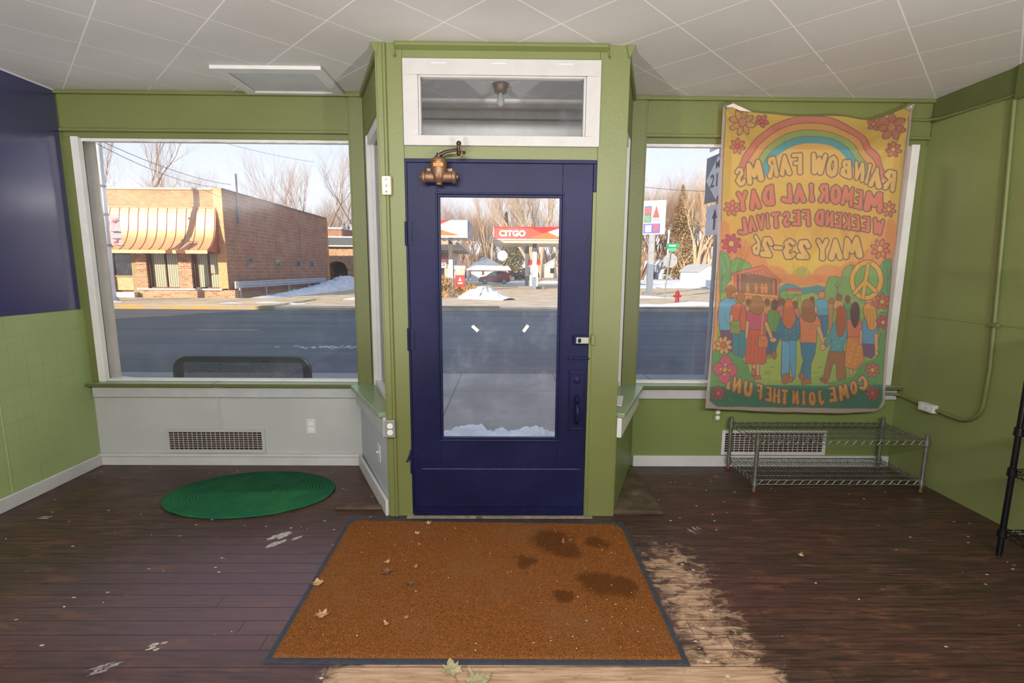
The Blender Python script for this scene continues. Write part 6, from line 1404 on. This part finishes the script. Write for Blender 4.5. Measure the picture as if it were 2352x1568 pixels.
# car
cr = thing('red_car', 'dark red compact crossover parked in front of the white garage', 'car', (-1.4, 56, -.12))
CXm = -1.4; cl_ = 3.62
def cxy(u): return CXm - cl_ / 2 + u * cl_
body = [(0, .38), (.02, .60), (.06, .74), (.22, .86), (.28, .90), (.97, .92), (.985, .72), (1.0, .5), (.99, .28), (.93, .22), (.08, .2), (.01, .26)]
def extr(pts, y0, y1, name, m, **k): return part(MB().prism([(cxy(u), y0, -.12 + z) for u, z in pts], (0, y1 - y0, 0)), name, m, cr, **k)
redp = mat('red_car_paint', (150, 24, 44), .25, .2, var=.08, bump=0, spec=.8)
extr(body, 55.2, 56.7, 'car_body', redp, bevel=.03)
extr([(.24, .88), (.38, 1.24), (.47, 1.36), (.66, 1.42), (.86, 1.36), (.95, 1.22), (.97, .9)], 55.3, 56.6, 'car_cabin', redp, bevel=.03)
extr([(.30, .92), (.405, 1.22), (.48, 1.30), (.56, 1.33), (.56, .92)], 55.27, 55.33, 'car_window', mat('greenish_car_glass', (150, 196, 160), .1, .2, bump=0))
extr([(.585, .92), (.585, 1.33), (.68, 1.33), (.74, 1.27), (.77, .96)], 55.27, 55.33, 'car_window', M['darkglass'])
extr([(.03, .2), (.95, .2), (.95, .34), (.03, .34)], 55.16, 55.3, 'car_sill', M['black'])
extr([(.92, .86), (.955, .98), (.985, .94), (.98, .84)], 55.18, 55.3, 'tail_light', M['bred'])
for u in (.20, .80):
    c = Vector((cxy(u), 55.12, -.12 + .31)); w = part(MB().cyl(c, c + Vector((0, .25, 0)), .31, 24), 'wheel', M['black'], cr, smooth=True)
    r = MB().tube([c + Vector((0, -.01, 0)), c + Vector((0, .02, 0))], [.2, .2], 20); part(r, 'hub', M['galv'], w if 0 else cr)
    sp_ = MB()
    for k in range(5): a = k * 2 * PI / 5; sp_.obox(c + Vector((0, -.02, 0)), c + Vector((math.cos(a) * .19, -.02, math.sin(a) * .19)), .03, .03, (0, 1, 0))
    part(sp_, 'wheel_spoke', M['dgrey'], cr)
hs = thing('white_garage', 'white garage with grey hip roof and snow on its eaves', 'building', (-3, 70, -.12))
part(MB().box(-5.1, .2, 70, 76, -.3, 1.45), 'garage_wall', M['fwhite'], hs)
part(MB().hexa([(-6.0, 69.6, 1.4), (.6, 69.6, 1.4), (.6, 77, 1.4), (-6.0, 77, 1.4)], [(-3.5, 72, 3.25), (-3.0, 72, 3.25), (-3.0, 73, 3.25), (-3.5, 73, 3.25)]), 'hip_roof', mat('grey_roof', (122, 132, 142), .8, var=.1), hs)
part(MB().hexa([(-5.7, 69.55, 1.36), (.6, 69.55, 1.36), (.3, 70.3, 1.9), (-5.0, 70.3, 1.9)], [(-5.7, 69.5, 1.5), (.6, 69.5, 1.5), (.1, 70.25, 1.98), (-4.4, 70.25, 2.05)]), 'eave_snow', M['snow'], hs)
part(MB().box(-3.55, -3.25, 69.95, 70, .7, 1.2), 'garage_window', M['brown'], hs)
part(MB().box(-7.2, -5.3, 66, 70, -.1, 1.0), 'side_shed', FM('blue_shed', (110, 134, 160)), hs)
# more small buildings
def gable(name, label, x0, x1, y, z0, zw, zr, wm, rm, dep=5, windows=()):
    t = thing(name, label, 'building', ((x0 + x1) / 2, y, z0)); xm = (x0 + x1) / 2
    part(MB().prism([(x0, y, z0), (x1, y, z0), (x1, y, zw), (xm, y, zr), (x0, y, zw)], (0, dep, 0)), 'wall', wm, t)
    e = .15; th_ = .1
    part(MB().prism([(x0 - e, y - .15, zw - e * .8), (xm, y - .15, zr), (x1 + e, y - .15, zw - e * .8), (x1 + e, y - .15, zw - e * .8 + th_), (xm, y - .15, zr + th_), (x0 - e, y - .15, zw - e * .8 + th_)], (0, dep + .3, 0)), 'roof', rm, t)
    for a, b, c, d in windows: part(MB().box(a, b, y - .03, y, c, d), 'window', M['darkglass'], t)
    return t
gable('white_shed', 'small bright white gabled shed right beside the banner edge', 18.4, 20.0, 47, -.12, 1.50, 2.05, M['fwhite'], mat('pale_roof', (170, 172, 176), .8))
gable('white_house', 'white house with wide garage door behind the price sign pole', 18.5, 25.0, 88, -.1, 3.0, 4.6, M['fwhite'], M['snow'], 6, ((20.3, 22.6, .1, 2.3),))
gable('blue_house', 'pale blue house behind the stop sign', 28.5, 33.5, 92, -.1, 2.6, 4.4, FM('pale_blue_siding', (170, 188, 210)), M['snow'], 6, ((29.5, 30.6, .8, 2.0), (31.4, 32.4, .8, 2.0)))
gable('distant_house', 'white house between spruce and big tree trunks', 1.2, 4.2, 95, -.1, 2.4, 3.6, M['fwhite'], M['snow'], 6, ((1.8, 2.5, .8, 1.8), (3.0, 3.7, .8, 1.8)))
gable('distant_house', 'distant snowy-roofed house behind the canopy columns right', 7.5, 12.5, 98, -.1, 2.4, 3.8, FM('cream_siding', (214, 206, 190)), M['snow'], 6, ((8.6, 9.4, .8, 1.8), (10.6, 11.4, .8, 1.8)))
dk = thing('dark_car', 'dark parked car behind the spruce tree', 'car', (2.6, 74, -.1))
part(MB().prism([(1.3, 73.5, .05), (1.3, 73.5, .6), (1.8, 73.5, .75), (2.2, 73.5, 1.2), (3.3, 73.5, 1.2), (3.8, 73.5, .75), (4.1, 73.5, .6), (4.1, 73.5, .05)], (0, 1.6, 0)), 'car_body', M['black'], dk, bevel=.05)
for x in (1.9, 3.5): part(MB().cyl((x, 73.35, .15), (x, 73.6, .15), .28, 16), 'wheel', M['dgrey'], dk)
# price sign
pr_ = thing('price_sign', 'tall white fuel price sign with red triangle on a grey pole', 'sign', (9.6, 33, -.12))
pa, pbk = Vector((9.0, 33.0, 0)), Vector((10.02, 32.6, 0)); xd = (pbk - pa).normalized(); nd = Vector((xd.y, -xd.x, 0)) * 1
W_ = (pbk - pa).length
def sp(u, z, n=0): return pa + xd * (u * W_) + nd * n + Vector((0, 0, z))
def spanel(u0, u1, z0, z1, n0, n1, name, m): return part(MB().hexa([sp(u0, z0, n0), sp(u1, z0, n0), sp(u1, z0, n1), sp(u0, z0, n1)], [sp(u0, z1, n0), sp(u1, z1, n0), sp(u1, z1, n1), sp(u0, z1, n1)]), name, m, pr_)
nd = nd if nd.y < 0 else -nd
sz0, sz1 = 3.85, 5.92
spanel(0, 1.28, sz0, sz1 + .1, -.35, 0, 'sign_cabinet', M['fwhite'])
spanel(.04, .47, 4.62, 5.68, 0, .01, 'price_panel', FM('dark_price_panel', (50, 70, 120)))
spanel(.07, .43, 5.15, 5.55, .01, .02, 'price_window', FM('red_price_window', (176, 50, 70))); spanel(.07, .43, 4.66, 5.08, .01, .02, 'price_window', FM('green_price_window', (60, 130, 90)))
spanel(.02, 1.0, 3.92, 4.55, 0, .012, 'blue_panel', FM('blue_lower_panel', (64, 62, 160)))
spanel(.62, .9, 4.05, 4.5, .012, .02, 'red_square', FM('red_square', (206, 60, 80))); spanel(.14, .5, 4.0, 4.45, .012, .02, 'white_square', M['fwhite'])
part(MB().prism([sp(.54, 4.92, .015), sp(.94, 4.92, .015), sp(.74, 5.72, .015)], nd * .01), 'red_triangle', M['bred'], pr_)
ktext('CITGO', .2, 'sign_letters', FM('blue_letter', (40, 50, 110)), pr_, sp(.75, 4.76, .02), xdir=xd, width=.50, bold=.004)
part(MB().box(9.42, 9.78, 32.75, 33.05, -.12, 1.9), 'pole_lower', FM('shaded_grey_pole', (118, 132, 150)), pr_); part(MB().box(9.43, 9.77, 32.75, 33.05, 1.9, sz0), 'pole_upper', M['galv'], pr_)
part(MB().box(9.2, 10.0, 32.5, 33.3, -.14, .02), 'pole_footing', M['grey_box'], pr_)
# stop sign seen from behind with street names
ss = thing('stop_sign', 'back of a grey octagonal stop sign with green street name blades', 'sign', (9.55, 29, -.12))
part(MB().tube([(9.35, 29, -.12), (9.60, 29, 2.6)], .04, 8), 'sign_post', FM('grey_green_post', (110, 130, 132)), ss); part(MB().tube([(9.48, 29.1, 2.3), (9.48, 29.1, 3.85)], .05, 8), 'upper_post', M['fwhite'], ss)
part(MB().prism([(9.64 + .44 * math.cos(PI / 8 + k * PI / 4), 29.06, 2.08 + .44 * math.sin(PI / 8 + k * PI / 4)) for k in range(8)], (0, .02, 0)), 'octagon_plate', M['galv'], ss)
gs = FM('green_street_blade', (20, 150, 110))
part(MB().box(9.30, 10.02, 28.9, 28.93, 2.82, 3.06), 'street_blade', gs, ss); part(MB().hexa([(9.45, 28.95, 2.6), (9.85, 28.8, 2.6), (9.85, 28.82, 2.6), (9.45, 28.97, 2.6)], [(9.45, 28.95, 2.8), (9.85, 28.8, 2.8), (9.85, 28.82, 2.8), (9.45, 28.97, 2.8)]), 'street_blade', gs, ss)
part(MB().box(9.46, 9.86, 28.88, 28.9, 2.89, 2.98), 'street_name_band', M['fwhite'], ss)
# hydrant
hy = thing('fire_hydrant', 'red fire hydrant standing at the far kerb', 'hydrant', (8.68, 24.8, -.12))
hr = FM('hydrant_red', (140, 24, 40))
part(MB().lathe([(.14, 0), (.14, .04), (.10, .05), (.095, .42), (.12, .43), (.12, .47), (.10, .49), (.085, .55), (.05, .60), (.02, .62), (.02, .66)], (8.68, 24.8, -.12), (0, 0, 1), 18), 'hydrant_body', hr, hy, smooth=True)
part(MB().cyl((8.50, 24.8, .22), (8.86, 24.8, .22), .055, 12).cyl((8.47, 24.8, .22), (8.50, 24.8, .22), .035, 8).cyl((8.86, 24.8, .22), (8.89, 24.8, .22), .035, 8).cyl((8.68, 24.64, .2), (8.68, 24.8, .2), .07, 12), 'hose_outlet', hr, hy, smooth=True)
# highway route signs, near, half hidden behind the banner
rs = thing('route_sign', 'stack of white and navy highway route signs beside the banner edge', 'sign', (3.15, 7.0, -.12))
sa = Vector((2.76, 7.0, 0)); sxd = Vector((.114, -.989, 0)).normalized(); snd = Vector((-.989, -.114, 0)).normalized()
def rp(u, z, n=0): return sa + sxd * u + snd * n + Vector((0, 0, z))
def rpanel(u0, u1, z0, z1, n0, n1, name, m): return part(MB().hexa([rp(u0, z0, n0), rp(u1, z0, n0), rp(u1, z0, n1), rp(u0, z0, n1)], [rp(u0, z1, n0), rp(u1, z1, n0), rp(u1, z1, n1), rp(u0, z1, n1)]), name, m, rs)
navy = FM('navy_sign_sheet', (104, 124, 148)); sw_ = FM('white_sign_sheet', (240, 244, 248)); dkt = FM('dark_sign_letter', (60, 72, 90))
part(MB().tube([rp(.30, -.12, -.03), rp(.30, 3.6, -.03)], .03, 8), 'sign_post', M['galv'], rs)
rpanel(0, .61, 2.42, 3.03, 0, .006, 'route_square', navy)
part(MB().prism([rp(.305, 2.44, .008), rp(.585, 2.725, .008), rp(.305, 3.01, .008), rp(.025, 2.725, .008)], snd * .003), 'route_diamond', sw_, rs)
ktext('M', .13, 'route_letter', dkt, rs, rp(.305, 2.895, .014), xdir=sxd, bold=.003, extrude=.0005); ktext('216', .24, 'route_number', dkt, rs, rp(.305, 2.70, .013), xdir=sxd, width=.34, bold=.003, extrude=.0005)
rpanel(.06, .66, 3.10, 3.42, 0, .006, 'east_plate', sw_); ktext('EAST', .2, 'east_letters', dkt, rs, rp(.36, 3.25, .010), xdir=sxd, width=.5, bold=.004, extrude=.0005)
rpanel(.07, .53, 1.98, 2.38, 0, .006, 'arrow_plate', sw_)
part(MB().prism([rp(.28, 2.05, .008), rp(.32, 2.05, .008), rp(.32, 2.2, .008), rp(.36, 2.2, .008), rp(.30, 2.32, .008), rp(.24, 2.2, .008), rp(.28, 2.2, .008)], snd * .003), 'arrow', dkt, rs)
# ---- trees ----
bark = mat('pale_bark', (178, 154, 126), .9, var=.2, vs=3, bump=.3, bd=.05)
bark2 = mat('brown_bark', (150, 122, 98), .9, var=.2, vs=3, bump=.2, bd=.05)
barkd = mat('grey_brown_bark', (128, 112, 100), .9, var=.2, vs=3, bump=0)
def grow(seed, h, spread=.5, levels=5, trunks=1, r0=.22, up=.25, first=.28, kids=(3, 4), wig=.14):
    rnd = random.Random(seed); T_ = MB(); Bm = MB()
    def br(p, d, L, r, lv):
        n = 3 if lv < 3 else 2; pts = [p]; rs_ = [r]; q = p.copy(); dd = d.copy()
        for i in range(n):
            dd = (dd + Vector((rnd.gauss(0, wig), rnd.gauss(0, wig), rnd.gauss(up * .3, wig * .5)))).normalized(); q = q + dd * (L / n); pts.append(q.copy()); rs_.append(r * (1 - .45 * (i + 1) / n))
        (T_ if lv == 0 else Bm).tube(pts, rs_, 7 if lv == 0 else (5 if lv < 2 else 3), cap=False)
        if lv >= levels: return
        k = rnd.randint(*kids)
        for i in range(k):
            t = rnd.uniform(.45, 1) if i else 1.0; j = min(n, max(1, int(round(t * n)))); b = pts[j]
            ax = Vector((rnd.gauss(0, 1), rnd.gauss(0, 1), 0)).normalized(); nd_ = (dd + ax * spread * rnd.uniform(.5, 1.3) + Vector((0, 0, up))).normalized()
            br(b, nd_, L * rnd.uniform(.58, .82), rs_[j] * rnd.uniform(.55, .8), lv + 1)
    for k in range(trunks):
        a = rnd.uniform(0, 2 * PI) if trunks > 1 else 0; d = Vector((math.cos(a) * .28, math.sin(a) * .28, 1)).normalized() if trunks > 1 else Vector((0, 0, 1))
        br(Vector((math.cos(a) * .15 * (trunks > 1), math.sin(a) * .15 * (trunks > 1), 0)), d, h * first, r0, 0)
    return T_, Bm
PROTO = {}; PH = {}
KINDS = {'oak': dict(seed=5, h=14, spread=.62, levels=6, r0=.26, first=.30, kids=(3, 4)), 'tall': dict(seed=11, h=16, spread=.42, levels=6, trunks=2, r0=.24, first=.34, kids=(3, 4)), 'multi': dict(seed=21, h=16, spread=.40, levels=6, trunks=5, r0=.36, first=.36, kids=(2, 4), wig=.10),
         'brush': dict(seed=33, h=10, spread=.55, levels=6, trunks=5, r0=.09, first=.22, kids=(3, 4)), 'bushy': dict(seed=44, h=12, spread=.7, levels=6, r0=.2, first=.26, kids=(3, 4))}
def tree(kind, px_, Y, ytop, label, group=None, rot=0.0, m=None):
    if kind not in PROTO:
        T_, Bm = grow(**KINDS[kind]); mm = {'oak': barkd, 'tall': bark2, 'multi': bark, 'brush': bark2, 'bushy': barkd}[kind]
        PH[kind] = sorted(v.z for v in Bm.v)[int(len(Bm.v) * .998)]
        me = []
        for nm, q in (('trunk', T_), ('branches', Bm)):
            o = q.build(nm, mm, smooth=True); me.append((nm, o.data)); bpy.data.objects.remove(o)
        PROTO[kind] = me
    p = aty(px_, ytop, Y); s = (p.z + .12) / PH[kind]
    t = thing('bare_tree', label, 'tree', (p.x, Y, -.12), group); t.rotation_euler = (0, 0, rot); t.scale = (s, s, s)
    for nm, me in PROTO[kind]:
        c = bpy.data.objects.new(nm, me); COL.objects.link(c); c.parent = t
        if m: c.material_slots[0].link = 'OBJECT'; c.material_slots[0].material = m
def tpx(px_, Y): return aty(px_, 620, Y).x
TR = [('tall', 262, 46, 190, 'bare tree rising behind the left end of the brick shop', .3), ('bushy', 238, 60, 330, 'second bare tree at the far left edge behind the shop', 1.3), ('bushy', 385, 62, 392, 'low bare treetop over the brick shop, left of middle', 2.1),
      ('brush', 462, 60, 372, 'bushy bare treetop over the middle of the brick shop', .4), ('bushy', 502, 66, 400, 'bare treetop just left of the brick shop corner', 4), ('brush', 572, 64, 402, 'thin bare treetop just right of the shop corner', 3),
      ('tall', 722, 62, 310, 'tall bare tree above the far end of the brown wall', .2), ('oak', 795, 58, 330, 'large bare tree above the arched porch', 1.9), ('tall', 850, 70, 380, 'bare tree hidden mostly behind the green post', 2.5), ('brush', 665, 78, 455, 'small twiggy tree low behind the brown wall', 5), ('brush', 770, 80, 440, 'twiggy tree behind the rear wing', 5.5)]
for k, px_, Y, yt, lab, r in TR: tree(k, px_, Y, yt, lab, None, r)
tree('multi', 1242, 70, 340, 'giant pale multi-trunk tree right of the canopy column', None, .8, bark)
tree('tall', 1125, 90, 385, 'tall bare tree between the two canopies', None, 1.2, bark)
tree('multi', 1180, 96, 400, 'leaning bare tree above the canopy letters', None, 2.6, bark)
tree('tall', 1290, 82, 400, 'bare tree at the right edge of the door glass', None, 4.0, bark)
for i, (px_, Y, yt, rt, lab) in enumerate([(1015, 95, 425, .1, 'twiggy tree behind the grey canopy, leftmost'), (1045, 100, 455, 1.3, 'twiggy tree behind the grey canopy end'), (1075, 92, 470, 2.2, 'twiggy thicket tree just right of the grey canopy'), (1095, 104, 480, 3.1, 'twiggy thicket tree above the hip roof ridge'), (1130, 110, 460, 4.4, 'twiggy thicket tree behind the tall pale tree'), (1205, 110, 480, 5.1, 'twiggy thicket tree behind the canopy column'), (1265, 108, 470, .6, 'twiggy thicket tree right of the giant tree trunk'), (1165, 106, 500, 5.6, 'twiggy thicket tree behind the spruce')]):
    tree('brush', px_, Y, yt, lab, 'brown thicket behind the gas station', rt, bark2)
tree('multi', 1618, 62, 345, 'pale multi-trunk tree right behind the white shed', None, 3.6, bark)
tree('oak', 1575, 78, 520, 'short twisted bare tree behind the stop sign', None, .9, bark)
tree('tall', 1520, 95, 395, 'tall twiggy tree behind the price sign', None, .5, bark2)
for i, (px_, Y, yt, rt, lab) in enumerate([(1478, 88, 430, .4, 'twiggy tree at the left edge of the right window'), (1505, 100, 400, 1.4, 'twiggy tree behind the price sign pole'), (1545, 105, 380, 2.4, 'twiggy tree above the green street blades'), (1600, 100, 400, 3.4, 'twiggy tree left of the route signs'), (1650, 96, 380, 4.4, 'twiggy tree behind the arrow sign'), (1700, 80, 400, .4, 'twiggy tree behind the left part of the banner'), (1850, 80, 400, 2.4, 'twiggy tree behind the middle of the banner'), (2000, 80, 400, 3.4, 'twiggy tree behind the right part of the banner')]):
    tree('brush', px_, Y, yt, lab, 'brown trees beyond the right window', rt, bark2)
def spruce(x, y, h, w, label, seed=0, col=(92, 102, 72)):
    t = thing('spruce_tree', label, 'tree', (x, y, -.12)); rnd = random.Random(seed)
    part(MB().tube([(x, y, -.12), (x, y, h)], [.18, .02], 8), 'trunk', bark2, t); m_ = MB()
    for i in range(int(5200 * w * h / 25)):
        k = rnd.random() ** .75; z = .6 + (h - .6) * k; r = w * (1 - k) * rnd.uniform(.15, 1); a = rnd.uniform(0, 2 * PI)
        c = Vector((x + r * math.cos(a), y + r * math.sin(a), z - r * .25 + rnd.gauss(0, .2))); d = Vector((math.cos(a), math.sin(a), -.35 + rnd.gauss(0, .2))) * .34; e = Vector((-math.sin(a), math.cos(a), rnd.gauss(0, .4))) * .12
        m_.quad(c - d, c + e, c + d, c - e)
    part(m_, 'foliage', mat('spruce_needles', col, .9, var=.4, vs=4, bump=0), t)
spruce(1.35, 76, 6.6, 1.5, 'dark spruce tree beside the white garage', 1, (138, 130, 96))
spruce(-.15, 84, 10.6, 1.25, 'taller spruce behind the bright spot, tip above the canopy', 2, (146, 136, 96))
spruce(tpx(1558, 92), 92, 16.5, 3.8, 'tall brownish evergreen behind the stop sign', 3, (176, 146, 106))
# distant line of brush that closes the horizon
hz = MB()
rnd = random.Random(4)
def hedge(x0, x1, y, h, n):
    for i in range(n):
        x = rnd.uniform(x0, x1); k = rnd.random(); z0 = rnd.uniform(-.1, h * .6); L = rnd.uniform(.5, 2.2); yy = y + rnd.uniform(0, 6); dx = rnd.gauss(0, .35)
        hz.add([(x - .03, yy, z0), (x + .03, yy, z0), (x + dx, yy, z0 + L)], [[0, 1, 2]])
hedge(-14, 44, 112, 7.5, 16000)
o = tag(hz.build('distant_brush', mat('distant_brown_brush', (150, 116, 88), .9, var=.3, vs=.6, bump=0)), 'distant band of brown brush closing the horizon', 'brush'); o['kind'] = 'stuff'
# =================== LIGHT AND CAMERA ===================
w = bpy.data.worlds.new('winter_sky'); SC.world = w; w.use_nodes = True; nt = w.node_tree; nt.nodes.clear()
out = nt.nodes.new('ShaderNodeOutputWorld'); bg = nt.nodes.new('ShaderNodeBackground'); tc = nt.nodes.new('ShaderNodeTexCoord'); sp_ = nt.nodes.new('ShaderNodeSeparateXYZ'); rp_ = nt.nodes.new('ShaderNodeValToRGB')
nt.links.new(tc.outputs['Generated'], sp_.inputs[0]); nt.links.new(sp_.outputs[2], rp_.inputs[0]); nt.links.new(rp_.outputs[0], bg.inputs[0]); nt.links.new(bg.outputs[0], out.inputs[0])
e = rp_.color_ramp.elements; e[0].position = 0.0; e[0].color = lin((246, 246, 248)); e[1].position = .7; e[1].color = lin((150, 180, 226))
x = e.new(.12); x.color = lin((236, 241, 250)); x = e.new(.28); x.color = lin((212, 226, 246))
bg.inputs[1].default_value = 1.25
def light(kind, name, loc, energy, color=(1, 1, 1), **k):
    l = bpy.data.lights.new(name, kind); l.energy = energy; l.color = color
    for a, b in k.items(): setattr(l, a, b)
    o = bpy.data.objects.new(name, l); COL.objects.link(o); o.location = loc; return o
def aim(o, d): o.rotation_euler = Vector(d).to_track_quat('-Z', 'Y').to_euler()
az, el = math.radians(36), math.radians(17.5)
s = light('SUN', 'low_winter_sun', (0, 0, 20), 8.5, (1.0, .82, .62), angle=math.radians(.5)); aim(s, (math.sin(az) * math.cos(el), math.cos(az) * math.cos(el), -math.sin(el)))
a = light('AREA', 'added_fill_strip', (0, -1.2, 2.6), 225, (1, .985, .985), shape='RECTANGLE', size=4.4, size_y=.28); aim(a, (0, 1, -.8))  # fill strip added behind the camera to brighten the front of the room
for x in (-1.7, 1.7):
    a = light('SPOT', 'added_bounce_fill', (x, -.5, .5), 320, (1, .99, 1.0), spot_size=math.radians(155), spot_blend=.6, shadow_soft_size=.05); aim(a, (0, .25, 1))  # upward fill lamps added to lighten the ceiling
a = light('POINT', 'photographer_flash', (-.056, -.35, 1.665), 9, (1, .95, .90), shadow_soft_size=.06)
cam = bpy.data.cameras.new('camera'); co = bpy.data.objects.new('camera', cam); COL.objects.link(co); SC.camera = co
cam.sensor_fit = 'HORIZONTAL'; cam.sensor_width = 36.0; cam.lens = F / 2352 * 36.0; cam.clip_start = .02; cam.clip_end = 1000
co.matrix_world = Matrix(((RX.x, UP.x, -FW.x, 0), (RX.y, UP.y, -FW.y, 0), (RX.z, UP.z, -FW.z, H), (0, 0, 0, 1)))
SC.view_settings.view_transform = 'Standard'; SC.view_settings.look = 'None'; SC.view_settings.exposure = 0; SC.view_settings.gamma = 1
try:
    SC.cycles.use_denoising = True; SC.cycles.max_bounces = 6; SC.cycles.diffuse_bounces = 4; SC.cycles.glossy_bounces = 3; SC.cycles.transparent_max_bounces = 12; SC.cycles.use_adaptive_sampling = True; SC.cycles.adaptive_threshold = .05; SC.cycles.sample_clamp_indirect = 6
except Exception: pass
for o in list(SC.objects):
    if '_w' in o.keys(): del o['_w']
